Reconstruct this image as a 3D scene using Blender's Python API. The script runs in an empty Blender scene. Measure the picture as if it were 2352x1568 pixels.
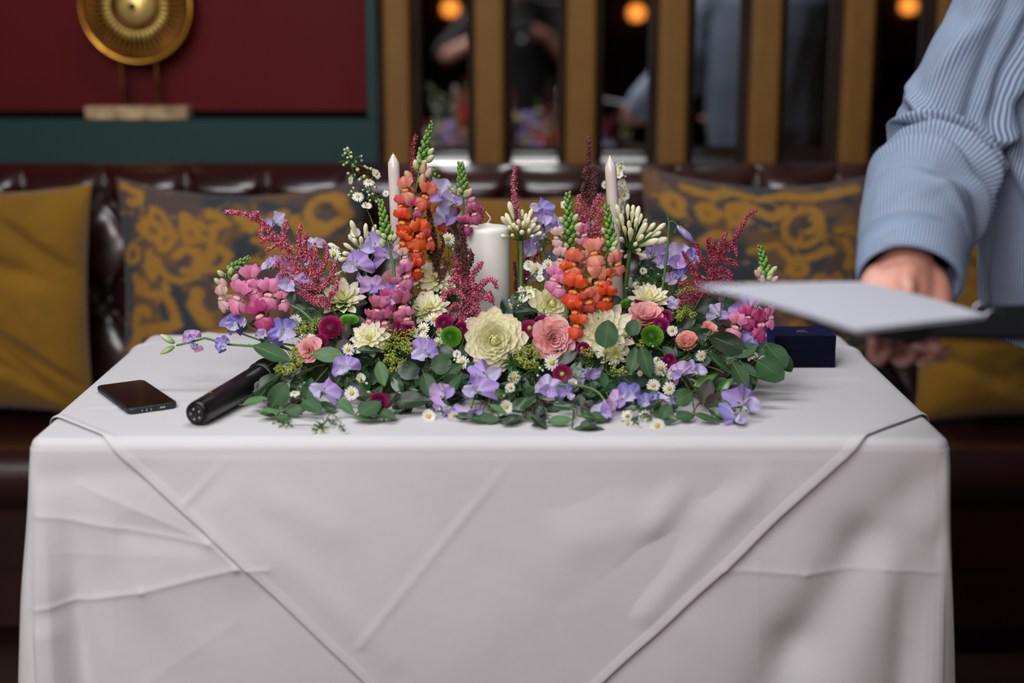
import bpy, math, random
import numpy as np
from mathutils import Vector, Matrix, Quaternion

random.seed(11)
RNG = np.random.default_rng(5)
sc = bpy.context.scene
COL = sc.collection
PI = math.pi

# ------------------------------------------------------------------ camera, light, exposure
CAM_Z = 1.301
PITCH = math.radians(12.7)
FPX = 50 / 36 * 2352
cam = bpy.data.cameras.new('camera')
cam.lens = 50; cam.sensor_width = 36; cam.clip_start = 0.02
cam.dof.use_dof = True
cam.dof.focus_distance = 2.17
cam.dof.aperture_fstop = 1.5
camo = bpy.data.objects.new('camera', cam)
camo.location = (0, 0, CAM_Z)
camo.rotation_euler = (PI / 2 - PITCH, 0, 0)
COL.objects.link(camo)
sc.camera = camo

def lin(c):
    return tuple(((v / 255) / 12.92 if v / 255 <= 0.04045 else ((v / 255 + 0.055) / 1.055) ** 2.4) for v in c[:3]) + (1.0,)

wd = bpy.data.worlds.new('world'); sc.world = wd; wd.use_nodes = True
wd.node_tree.nodes['Background'].inputs[0].default_value = (0.55, 0.6, 0.7, 1)
wd.node_tree.nodes['Background'].inputs[1].default_value = 0.15
sc.view_settings.view_transform = 'Standard'
sc.view_settings.look = 'None'
sc.view_settings.gamma = 1.0
sc.view_settings.use_curve_mapping = False
sc.view_settings.exposure = 0.1
sc.cycles.use_denoising = True
sc.cycles.max_bounces = 6
sc.cycles.diffuse_bounces = 3
sc.cycles.glossy_bounces = 4
sc.cycles.transmission_bounces = 3
sc.cycles.caustics_reflective = False
sc.cycles.caustics_refractive = False

def area(name, loc, target, sx, sy, power, color):
    l = bpy.data.lights.new(name, 'AREA'); l.shape = 'RECTANGLE'
    l.size = sx; l.size_y = sy; l.energy = power; l.color = color
    o = bpy.data.objects.new(name, l); o.location = loc
    d = Vector(target) - Vector(loc)
    o.rotation_euler = d.to_track_quat('-Z', 'Y').to_euler()
    COL.objects.link(o)
    return o
# added soft key over the table, added warm front fill, and the ceiling light
area('added_key_light', (-0.9, 0.55, 2.55), (0.0, 2.1, 0.8), 1.7, 1.1, 50, (0.93, 0.97, 1.0))
area('added_front_fill', (-0.6, -1.6, 2.2), (0.0, 2.0, 0.5), 1.8, 1.0, 62, (1.0, 0.91, 0.90))
area('ceiling_light', (-0.1, 2.3, 2.76), (-0.1, 2.45, 0.8), 1.3, 0.30, 17, (0.95, 0.98, 1.0))

# ------------------------------------------------------------------ basic helpers
W = {}
def tagp(o, label=None, cat=None, group=None, kind=None):
    if label: o['label'] = label
    if cat: o['category'] = cat
    if group: o['group'] = group
    if kind: o['kind'] = kind
    return o

def thing(name, label, cat, loc=(0, 0, 0), group=None):
    o = bpy.data.objects.new(name, None)
    o.empty_display_size = 0.02
    o.location = loc
    COL.objects.link(o)
    W[o] = Matrix.Translation(Vector(loc))
    return tagp(o, label, cat, group)

def part(name, mesh, parent=None, M=None, label=None, kind=None):
    o = bpy.data.objects.new(name, mesh)
    M = Matrix.Identity(4) if M is None else M
    W[o] = M
    if parent is not None:
        o.parent = parent
        o.matrix_parent_inverse = W[parent].inverted()
    o.matrix_basis = M
    COL.objects.link(o)
    if label: o['label'] = label
    if kind: o['kind'] = kind
    return o

class MB:
    def __init__(s):
        s.v = []; s.f = []; s.t = []; s.m = []
    def add(s, v, f, t=0.5, m=0):
        n = len(s.v)
        s.v.extend([tuple(p) for p in v])
        s.f.extend([tuple(i + n for i in q) for q in f])
        s.m.extend([m] * len(f))
        if isinstance(t, (int, float)): s.t.extend([t] * len(v))
        else: s.t.extend(list(t))
        return s
    def grid(s, P, T=None, closed_u=False, m=0):
        """P[i][j] points"""
        nu, nv = len(P), len(P[0]); v = []; t = []
        for i in range(nu):
            for j in range(nv):
                v.append(P[i][j]); t.append(T[i][j] if T is not None else i / max(1, nu - 1))
        f = []
        for i in range(nu - 1):
            for j in range(nv - 1 + (1 if closed_u else 0)):
                a = i * nv + j; b = i * nv + (j + 1) % nv
                f.append((a, b, b + nv, a + nv))
        return s.add(v, f, t, m)
    def tube(s, pts, r, n=6, t=0.5, m=0, caps=True):
        pts = [Vector(p) for p in pts]
        rr = r if isinstance(r, (list, tuple)) else [r] * len(pts)
        rings = []; prev = None
        for i, p in enumerate(pts):
            d = (pts[min(i + 1, len(pts) - 1)] - pts[max(i - 1, 0)])
            d = d.normalized() if d.length > 1e-9 else Vector((0, 0, 1))
            if prev is None:
                x = d.orthogonal().normalized()
            else:
                x = (prev - d * prev.dot(d))
                x = x.normalized() if x.length > 1e-9 else d.orthogonal().normalized()
            prev = x; y = d.cross(x)
            rings.append([p + (x * math.cos(2 * PI * k / n) + y * math.sin(2 * PI * k / n)) * rr[i] for k in range(n)])
        T = [[t] * n for _ in rings]
        s.grid(rings, T, closed_u=True, m=m)
        if caps:
            base = len(s.v)
            s.add([pts[0]] + rings[0], [(0, (k + 1) % n + 1, k + 1) for k in range(n)], t, m)
            s.add([pts[-1]] + rings[-1], [(0, k + 1, (k + 1) % n + 1) for k in range(n)], t, m)
        return s
    def lathe(s, prof, n=24, M=None, tz=None, m=0, squash=1.0):
        """prof: (r,z) list"""
        P = []; T = []
        for k, (r, z) in enumerate(prof):
            row = [Vector((r * math.cos(2 * PI * j / n), r * math.sin(2 * PI * j / n) * squash, z)) for j in range(n)]
            if M is not None: row = [M @ p for p in row]
            P.append(row); T.append([k / (len(prof) - 1) if tz is None else tz[k]] * n)
        return s.grid(P, T, closed_u=True, m=m)
    def ball(s, c, r, nu=6, nv=8, t=0.5, m=0, M=None):
        rx, ry, rz = (r, r, r) if isinstance(r, (int, float)) else r
        P = []
        for i in range(nu + 1):
            a = PI * i / nu
            row = [Vector((rx * math.sin(a) * math.cos(2 * PI * j / nv), ry * math.sin(a) * math.sin(2 * PI * j / nv), -rz * math.cos(a))) for j in range(nv)]
            if M is not None: row = [M @ p for p in row]
            P.append([p + Vector(c) for p in row])
        return s.grid(P, [[t] * nv for _ in P], closed_u=True, m=m)
    def box(s, lo, hi, t=0.5, m=0, M=None):
        x0, y0, z0 = lo; x1, y1, z1 = hi
        v = [Vector(p) for p in ((x0, y0, z0), (x1, y0, z0), (x1, y1, z0), (x0, y1, z0), (x0, y0, z1), (x1, y0, z1), (x1, y1, z1), (x0, y1, z1))]
        if M is not None: v = [M @ p for p in v]
        return s.add(v, [(0, 3, 2, 1), (4, 5, 6, 7), (0, 1, 5, 4), (1, 2, 6, 5), (2, 3, 7, 6), (3, 0, 4, 7)], t, m)
    def mesh(s, name, mats, smooth=True):
        me = bpy.data.meshes.new(name)
        me.from_pydata([tuple(p) for p in s.v], [], s.f)
        mats = mats if isinstance(mats, (list, tuple)) else [mats]
        for q in mats: me.materials.append(q)
        if len(mats) > 1: me.polygons.foreach_set('material_index', s.m)
        if smooth: me.polygons.foreach_set('use_smooth', [True] * len(s.f))
        a = me.attributes.new('t', 'FLOAT', 'POINT'); a.data.foreach_set('value', np.array(s.t, dtype=np.float32))
        me.update()
        return me

def np_mesh(name, V, F, mats, t=None, smooth=True, col=None, su=None):
    V = np.asarray(V, dtype=np.float32); F = np.asarray(F, dtype=np.int32)
    me = bpy.data.meshes.new(name)
    k = F.shape[1]
    me.vertices.add(len(V)); me.vertices.foreach_set('co', V.ravel())
    me.loops.add(F.size); me.loops.foreach_set('vertex_index', F.ravel())
    me.polygons.add(len(F)); me.polygons.foreach_set('loop_start', np.arange(0, F.size, k, dtype=np.int32))
    if smooth: me.polygons.foreach_set('use_smooth', np.ones(len(F), dtype=bool))
    me.update(calc_edges=True)
    for q in (mats if isinstance(mats, (list, tuple)) else [mats]): me.materials.append(q)
    if t is not None:
        a = me.attributes.new('t', 'FLOAT', 'POINT'); a.data.foreach_set('value', np.asarray(t, dtype=np.float32).ravel())
    if su is not None:
        a = me.attributes.new('su', 'FLOAT', 'POINT'); a.data.foreach_set('value', np.asarray(su, dtype=np.float32).ravel())
    if col is not None:
        a = me.attributes.new('col', 'FLOAT_COLOR', 'POINT'); a.data.foreach_set('color', np.asarray(col, dtype=np.float32).ravel())
    return me

def grid_faces(n, m, closed=False):
    i = np.arange(n - 1)[:, None]; j = np.arange(m if closed else m - 1)[None, :]
    a = i * m + j; b = i * m + (j + 1) % m
    return np.stack([a, b, b + m, a + m], -1).reshape(-1, 4)

def smoothstep(a, b, x):
    t = np.clip((x - a) / (b - a), 0, 1); return t * t * (3 - 2 * t)

def fsin(x, y, seed, k0=1.0, octv=4):
    r = np.random.default_rng(seed); out = 0; amp = 1.0; k = k0; tot = 0
    for _ in range(octv):
        for _ in range(3):
            a = r.uniform(0, 2 * PI); ph = r.uniform(0, 2 * PI); kk = k * r.uniform(.7, 1.4)
            out = out + amp * np.sin(kk * (np.cos(a) * x + np.sin(a) * y) + ph + 1.3 * np.sin(kk * .6 * (np.sin(a) * x - np.cos(a) * y) + ph * 2))
        tot += amp * 2; amp *= .5; k *= 2.1
    return out / tot

def bevel_box(name, lo, hi, mat, parent=None, bev=0.004, seg=2, label=None, kind=None, M=None):
    mb = MB().box(lo, hi)
    o = part(name, mb.mesh(name, mat, smooth=False), parent, M, label, kind)
    if bev:
        b = o.modifiers.new('bevel', 'BEVEL'); b.width = bev; b.segments = seg; b.limit_method = 'ANGLE'
    return o

def frame(pos, n, roll=0.0, s=1.0, up=(0, 0, 1)):
    z = Vector(n).normalized(); u = Vector(up)
    x = u.cross(z)
    if x.length < 1e-4: x = Vector((1, 0, 0))
    x.normalize(); y = z.cross(x)
    R = Matrix((x, y, z)).transposed() @ Matrix.Rotation(roll, 3, 'Z')
    if isinstance(s, (int, float)): s = (s, s, s)
    return Matrix.Translation(Vector(pos)) @ R.to_4x4() @ Matrix.Diagonal((s[0], s[1], s[2], 1))

# photograph pixel + distance -> point in the room
CP, SP = math.cos(PITCH), math.sin(PITCH)
def ray(px, py):
    x = (px - 1176) / FPX; v = (py - 784) / FPX
    return Vector((x, CP - v * SP, -SP - v * CP))
TOPZ = 0.752
def P(px, py, Y, zmin=None):
    d = ray(px, py)
    p = d * (Y / d.y) + Vector((0, 0, CAM_Z))
    if zmin is not None and p.z < zmin:
        return Pz(px, py, zmin)
    return p
def Pz(px, py, z):
    d = ray(px, py); return d * ((z - CAM_Z) / d.z) + Vector((0, 0, CAM_Z))
def mpx(Y): return Y * 1.02 / FPX

# ------------------------------------------------------------------ materials
def nmat(name):
    m = bpy.data.materials.new(name); m.use_nodes = True
    nt = m.node_tree; b = nt.nodes['Principled BSDF']
    return m, nt, b
def pmat(name, col, rough=0.6, metal=0.0, col2=None, scale=8.0, bump=0.0, bscale=60.0, coat=0.0, emit=None, spec=0.5, sheen=0.0, detail=3.0, coat_rough=0.1):
    m, nt, b = nmat(name)
    b.inputs['Base Color'].default_value = lin(col)
    b.inputs['Roughness'].default_value = rough
    b.inputs['Metallic'].default_value = metal
    b.inputs['Specular IOR Level'].default_value = spec
    b.inputs['Coat Weight'].default_value = coat
    b.inputs['Coat Roughness'].default_value = coat_rough
    b.inputs['Sheen Weight'].default_value = sheen
    tc = nt.nodes.new('ShaderNodeTexCoord')
    if col2 is not None:
        n = nt.nodes.new('ShaderNodeTexNoise'); n.inputs['Scale'].default_value = scale; n.inputs['Detail'].default_value = detail
        r = nt.nodes.new('ShaderNodeValToRGB')
        r.color_ramp.elements[0].position = .35; r.color_ramp.elements[0].color = lin(col)
        r.color_ramp.elements[1].position = .65; r.color_ramp.elements[1].color = lin(col2)
        nt.links.new(tc.outputs['Object'], n.inputs['Vector']); nt.links.new(n.outputs['Fac'], r.inputs['Fac']); nt.links.new(r.outputs['Color'], b.inputs['Base Color'])
    if bump:
        n = nt.nodes.new('ShaderNodeTexNoise'); n.inputs['Scale'].default_value = bscale; n.inputs['Detail'].default_value = 4
        bp = nt.nodes.new('ShaderNodeBump'); bp.inputs['Strength'].default_value = bump; bp.inputs['Distance'].default_value = .002
        nt.links.new(tc.outputs['Object'], n.inputs['Vector']); nt.links.new(n.outputs['Fac'], bp.inputs['Height']); nt.links.new(bp.outputs['Normal'], b.inputs['Normal'])
    if emit:
        b.inputs['Emission Color'].default_value = lin(emit[0]); b.inputs['Emission Strength'].default_value = emit[1]
    return m

def petalmat(name, stops, transl=0.3, rough=0.55, nscale=60.0, namp=0.12, gloss=0.05):
    """stops: list of (t, sRGB); t runs from the base of a petal to its tip"""
    m = bpy.data.materials.new(name); m.use_nodes = True; nt = m.node_tree; nt.nodes.clear()
    out = nt.nodes.new('ShaderNodeOutputMaterial')
    at = nt.nodes.new('ShaderNodeAttribute'); at.attribute_name = 't'
    r = nt.nodes.new('ShaderNodeValToRGB'); cr = r.color_ramp
    cr.elements[0].position = stops[0][0]; cr.elements[0].color = lin(stops[0][1])
    cr.elements[1].position = stops[-1][0]; cr.elements[1].color = lin(stops[-1][1])
    for tt, c in stops[1:-1]:
        e = cr.elements.new(tt); e.color = lin(c)
    tc = nt.nodes.new('ShaderNodeTexCoord'); n = nt.nodes.new('ShaderNodeTexNoise'); n.inputs['Scale'].default_value = nscale
    mp = nt.nodes.new('ShaderNodeMapping'); mp.inputs['Scale'].default_value = (2.2, .5, 1)
    oi = nt.nodes.new('ShaderNodeObjectInfo')
    nt.links.new(tc.outputs['Object'], mp.inputs['Vector']); nt.links.new(mp.outputs['Vector'], n.inputs['Vector'])
    hsv = nt.nodes.new('ShaderNodeHueSaturation')
    mr = nt.nodes.new('ShaderNodeMapRange'); mr.inputs['From Min'].default_value = .3; mr.inputs['From Max'].default_value = .7
    mr.inputs['To Min'].default_value = 1 - namp; mr.inputs['To Max'].default_value = 1 + namp
    mr2 = nt.nodes.new('ShaderNodeMapRange'); mr2.inputs['To Min'].default_value = .985; mr2.inputs['To Max'].default_value = 1.015
    ad = nt.nodes.new('ShaderNodeMath'); ad.operation = 'MULTIPLY'
    hmr = nt.nodes.new('ShaderNodeMapRange'); hmr.inputs['To Min'].default_value = .49; hmr.inputs['To Max'].default_value = .51
    nt.links.new(oi.outputs['Random'], hmr.inputs['Value']); nt.links.new(hmr.outputs['Result'], hsv.inputs['Hue'])
    nt.links.new(oi.outputs['Random'], mr2.inputs['Value'])
    nt.links.new(n.outputs['Fac'], mr.inputs['Value']); nt.links.new(mr.outputs['Result'], ad.inputs[0]); nt.links.new(mr2.outputs['Result'], ad.inputs[1])
    nt.links.new(at.outputs['Fac'], r.inputs['Fac']); nt.links.new(r.outputs['Color'], hsv.inputs['Color']); nt.links.new(ad.outputs[0], hsv.inputs['Value'])
    d = nt.nodes.new('ShaderNodeBsdfDiffuse'); tr = nt.nodes.new('ShaderNodeBsdfTranslucent'); g = nt.nodes.new('ShaderNodeBsdfGlossy')
    g.inputs['Roughness'].default_value = rough
    m1 = nt.nodes.new('ShaderNodeMixShader'); m1.inputs[0].default_value = transl
    m2 = nt.nodes.new('ShaderNodeMixShader'); m2.inputs[0].default_value = gloss
    nt.links.new(hsv.outputs['Color'], d.inputs['Color']); nt.links.new(hsv.outputs['Color'], tr.inputs['Color'])
    nt.links.new(d.outputs[0], m1.inputs[1]); nt.links.new(tr.outputs[0], m1.inputs[2])
    nt.links.new(m1.outputs[0], m2.inputs[1]); nt.links.new(g.outputs[0], m2.inputs[2])
    nt.links.new(m2.outputs[0], out.inputs['Surface'])
    return m

def colattr_mat(name, rough=.85, bump=.3, bscale=400):
    m, nt, b = nmat(name)
    at = nt.nodes.new('ShaderNodeAttribute'); at.attribute_name = 'col'
    nt.links.new(at.outputs['Color'], b.inputs['Base Color']); b.inputs['Roughness'].default_value = rough
    b.inputs['Sheen Weight'].default_value = .15
    n = nt.nodes.new('ShaderNodeTexNoise'); n.inputs['Scale'].default_value = bscale
    bp = nt.nodes.new('ShaderNodeBump'); bp.inputs['Strength'].default_value = bump; bp.inputs['Distance'].default_value = .001
    nt.links.new(n.outputs['Fac'], bp.inputs['Height']); nt.links.new(bp.outputs['Normal'], b.inputs['Normal'])
    return m

def stripe_mat(name, c0, c1, pitch):
    m, nt, b = nmat(name)
    at = nt.nodes.new('ShaderNodeAttribute'); at.attribute_name = 'su'
    mu = nt.nodes.new('ShaderNodeMath'); mu.operation = 'MULTIPLY'; mu.inputs[1].default_value = 2 * PI / pitch
    si = nt.nodes.new('ShaderNodeMath'); si.operation = 'SINE'
    r = nt.nodes.new('ShaderNodeValToRGB')
    r.color_ramp.elements[0].position = .25; r.color_ramp.elements[0].color = lin(c0)
    r.color_ramp.elements[1].position = .75; r.color_ramp.elements[1].color = lin(c1)
    mr = nt.nodes.new('ShaderNodeMapRange'); mr.inputs['From Min'].default_value = -1
    nt.links.new(at.outputs['Fac'], mu.inputs[0]); nt.links.new(mu.outputs[0], si.inputs[0]); nt.links.new(si.outputs[0], mr.inputs['Value'])
    nt.links.new(mr.outputs['Result'], r.inputs['Fac']); nt.links.new(r.outputs['Color'], b.inputs['Base Color'])
    b.inputs['Roughness'].default_value = .8
    return m

M_cloth = pmat('white_cotton', (204, 199, 201), rough=.85, col2=(208, 203, 205), scale=3, bump=.25, bscale=900, sheen=.1)
M_leather = pmat('oxblood_leather', (46, 14, 13), rough=.34, col2=(36, 12, 11), scale=6, bump=.2, bscale=140, coat=1.0, coat_rough=.19)
M_button = pmat('leather_button', (50, 18, 16), rough=.35, coat=.3)
M_teal = pmat('teal_paint', (30, 56, 54), rough=.7, spec=.25, col2=(27, 52, 50), scale=2, bump=.1)
M_red = pmat('red_lacquer', (88, 12, 16), rough=.6, spec=.12, col2=(80, 11, 15), scale=1.5)
M_darkwood = pmat('dark_wood', (44, 30, 22), rough=.85, spec=.15, col2=(32, 21, 16), scale=5)
M_gold_bar = pmat('ochre_bar', (112, 76, 28), rough=.6, metal=0.1, col2=(104, 70, 25), scale=9, spec=.3)
M_gold = pmat('brass', (200, 150, 60), rough=.28, metal=1.0, col2=(150, 100, 40), scale=14)
M_gold_dark = pmat('aged_brass', (120, 78, 40), rough=.4, metal=1.0, col2=(80, 50, 28), scale=20)
M_bead = pmat('bright_brass', (236, 204, 120), rough=.42, metal=.65)
M_marble = pmat('cream_marble', (186, 158, 116), rough=.45, col2=(120, 88, 58), scale=28, detail=6)
M_floor = pmat('floor_boards', (48, 30, 20), rough=.5, col2=(36, 22, 15), scale=4, bump=.1)
M_dim = pmat('dim_plaster', (52, 38, 30), rough=.8, col2=(44, 32, 26), scale=2)
M_mustard = pmat('mustard_velvet', (128, 90, 20), rough=.85, spec=.15, col2=(114, 80, 16), scale=6, bump=.35, bscale=300, sheen=.25)
M_scroll = colattr_mat('scroll_fabric')
M_black = pmat('black_plastic', (14, 15, 17), rough=.42, spec=.5)
M_blackgloss = pmat('black_glass', (6, 7, 9), rough=.12, coat=.6, coat_rough=.05)
M_case = pmat('dark_case', (22, 30, 34), rough=.5)
M_micbody = pmat('mic_body', (9, 10, 11), rough=.28, spec=.5)
M_mesh = pmat('mic_mesh', (20, 20, 22), rough=.4, metal=.8, bump=.8, bscale=900)
M_silver = pmat('silver', (170, 172, 176), rough=.3, metal=1)
M_orange_dot = pmat('orange_print', (210, 90, 20), rough=.5)
M_wax = pmat('white_wax', (230, 227, 222), rough=.38)
M_wax.node_tree.nodes['Principled BSDF'].inputs['Subsurface Weight'].default_value = .35
M_wax.node_tree.nodes['Principled BSDF'].inputs['Subsurface Radius'].default_value = (.02, .015, .01)
M_wax2 = pmat('ivory_wax', (222, 208, 198), rough=.25, coat=.3)
M_wick = pmat('wick', (225, 215, 200), rough=.8)
M_velvet = pmat('navy_velvet', (4, 6, 28), rough=.8, spec=.15, sheen=.3, col2=(4, 6, 24), scale=40, bump=.4, bscale=600)
M_velvet.node_tree.nodes['Principled BSDF'].inputs['Sheen Tint'].default_value = lin((40, 60, 170))
M_skin = pmat('skin', (212, 158, 138), rough=.5, col2=(204, 138, 120), scale=18)
M_skin.node_tree.nodes['Principled BSDF'].inputs['Subsurface Weight'].default_value = .12
M_skin.node_tree.nodes['Principled BSDF'].inputs['Subsurface Radius'].default_value = (.01, .004, .002)
M_shirt = stripe_mat('striped_shirt', (76, 96, 130), (162, 174, 192), .0046)
M_cuff = pmat('pale_cuff', (130, 146, 172), rough=.8)
M_trouser = pmat('dark_trousers', (22, 22, 26), rough=.85)
M_hair = pmat('hair', (38, 26, 20), rough=.6, bump=.5, bscale=200)
M_paper = pmat('paper', (196, 197, 208), rough=.7)
M_folder = pmat('black_folder', (12, 11, 13), rough=.9, spec=.1)
M_shade_strip = pmat('painted_shade_black', (7, 6, 6), rough=1.0, spec=0.0)
M_foam = pmat('floral_foam', (26, 46, 26), rough=.95, bump=.5)
M_tray = pmat('dark_tray', (16, 20, 16), rough=.5)

# ------------------------------------------------------------------ the room
def struct(name, lo, hi, mat, bev=0, parent=None, label=None):
    o = bevel_box(name, lo, hi, mat, parent, bev)
    if parent is None: o['kind'] = 'structure'
    if label: o['label'] = label
    return o
XW0, XW1, YB, YF, ZC = -2.8, 3.2, -3.0, 3.44, 2.8
# floor with boards
fl = struct('floor', (XW0, YB, -.06), (XW1, 3.7, -.012), M_floor)
bi = 0
fbm = MB().box((XW0, -.069, -.012), (XW1, .069, 0)).mesh('board', M_floor, smooth=False)
for k in range(46):
    y = YB + .07 + k * .1415
    o = part('board', fbm, fl, Matrix.Translation((0, y, 0)))
struct('ceiling', (XW0, YB, ZC), (XW1, 3.7, ZC + .1), M_dim)
struct('wall_left', (XW0 - .1, YB, 0), (XW0, 3.7, ZC), M_dim)
struct('wall_right', (XW1, YB, 0), (XW1 + .1, 3.7, ZC), M_dim)
wf = struct('wall_front', (XW0, YB - .1, 0), (XW1, YB, ZC), M_darkwood)
# panelled wall behind the photographer (seen in the mirror)
for k in range(8):
    x = XW0 + .25 + k * .72
    struct('panel', (x, YB, 1.0), (x + .55, YB + .03, 2.3), M_darkwood, .01, wf)
X_ST0, X_ST1 = -.346, -.314
wb = struct('wall_back', (XW0, 3.56, 0), (XW1, 3.7, ZC), M_dim)
struct('lower_wall', (XW0, YF, 0), (X_ST1, 3.56, 1.068), M_teal, 0, wb)
struct('stile', (X_ST0, YF, 1.068), (X_ST1, 3.56, ZC), M_teal, .003, wb)
struct('upper_wall', (XW0, YF, 2.05), (X_ST0, 3.56, ZC), M_teal, 0, wb)
struct('red_panel', (XW0, 3.555, 1.068), (X_ST0, 3.562, 2.05), M_red, 0, wb, label='deep red lacquered back of the niche')
struct('painted_shade_strip', (XW0, 3.548, 1.068), (X_ST0, 3.556, 1.084), M_shade_strip, 0, wb)  # near-black strip stands in for the shade on the niche ledge
struct('mirror_backing', (X_ST1, 3.47, 0), (XW1, 3.56, ZC), M_darkwood, 0, wb)

# mirror: tall panes with a bevelled bottom edge between ochre bars
M_mir = bpy.data.materials.new('mirror'); M_mir.use_nodes = True
b = M_mir.node_tree.nodes['Principled BSDF']
b.inputs['Base Color'].default_value = (.9, .9, .88, 1); b.inputs['Metallic'].default_value = 1; b.inputs['Roughness'].default_value = .02
PITCHX = .2165
bar0 = -.270
YM = 3.462
for k in range(12):
    xa = bar0 + PITCHX * (k - 1) if k else X_ST1
    xb = bar0 + PITCHX * k
    if k == 0: xa = X_ST1 + .002; xb = bar0
    zb, zv = .955, 1.006
    sl = math.tan(math.radians(3.9)) * (zv - zb)
    mb = MB()
    x0, x1 = xa + .002, xb - .002
    mb.add([(x0, YM, zv), (x1, YM, zv), (x1, YM, 2.6), (x0, YM, 2.6), (x0, YM + sl, zb), (x1, YM + sl, zb), (x0, YM + .008, zb), (x1, YM + .008, zb), (x0, YM + .008, 2.6), (x1, YM + .008, 2.6)],
           [(0, 1, 2, 3), (4, 5, 1, 0), (6, 7, 5, 4), (3, 2, 9, 8), (0, 3, 8, 6, 4), (1, 5, 7, 9, 2)])
    o = part('mirror_pane', mb.mesh('mirror_pane', M_mir, smooth=False), wb)
for k in range(12):
    x = bar0 + PITCHX * k
    w = .036 if k else .032
    bt = part('bar_batten', MB().box((x - .052, 3.425, .93), (x + .054, 3.46, 2.6)).mesh('bar_batten', M_darkwood, smooth=False), wb)
    bm_ = bt.modifiers.new('bevel', 'BEVEL'); bm_.width = .012; bm_.segments = 3
    gb = part('gold_bar', MB().box((x - w, 3.385, .93), (x + w, 3.426, 2.6)).mesh('gold_bar', M_gold_bar, smooth=False), bt, label='ochre upright bar')
    bm_ = gb.modifiers.new('bevel', 'BEVEL'); bm_.width = .014; bm_.segments = 4

# ------------------------------------------------------------------ lamps seen in the mirror (they stand behind the photographer)
M_bulb = pmat('glowing_globe', (255, 150, 50), emit=((255, 150, 60), 2.4))
def mirror_pt(px, py, Yv):
    """point in front of the mirror whose reflection shows at this pixel when its virtual depth is Yv"""
    p = P(px, py, Yv); return Vector((p.x, 2 * YM - Yv, p.z))
lampdata = [(1035, 20, 'amber globe wall lamp seen in the mirror between the first and second ochre bars'),
            (1462, 30, 'amber globe wall lamp seen in the mirror left of the fourth ochre bar'),
            (1622, 20, 'amber globe wall lamp seen in the mirror above the reflected shoulder'),
            (2087, 14, 'amber globe wall lamp seen in the mirror beside the man\'s raised sleeve')]
gm = MB().ball((0, 0, 0), .047, 10, 16).mesh('globe', M_bulb)
cm = MB().lathe([(.0, -.075), (.022, -.07), (.03, -.05), (.028, -.035), (0, -.03)], 16).tube([(0, -.0, -.06), (0, -.09, -.075), (0, -.13, -.06)], .007).lathe([(0, -.135), (.04, -.135), (.045, -.125), (.02, -.118), (0, -.118)], 16, Matrix.Rotation(-PI / 2, 4, 'X') @ Matrix.Translation((0, .065, 0)))
cmm = cm.mesh('bracket', M_gold_dark)
for px, py, lb in lampdata:
    p = mirror_pt(px, py, 8.6)
    yb = YB + .14 if p.y < YB + .5 else p.y
    p = Vector((p.x * (2 * YM - (YB + .16)) / 8.6, YB + .16, CAM_Z + (p.z - CAM_Z) * (2 * YM - (YB + .16)) / 8.6))
    t = thing('wall_lamp', lb, 'lamp', p)
    part('globe', gm, t, Matrix.Translation(p)); part('bracket', cmm, t, Matrix.Translation(p))

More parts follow.
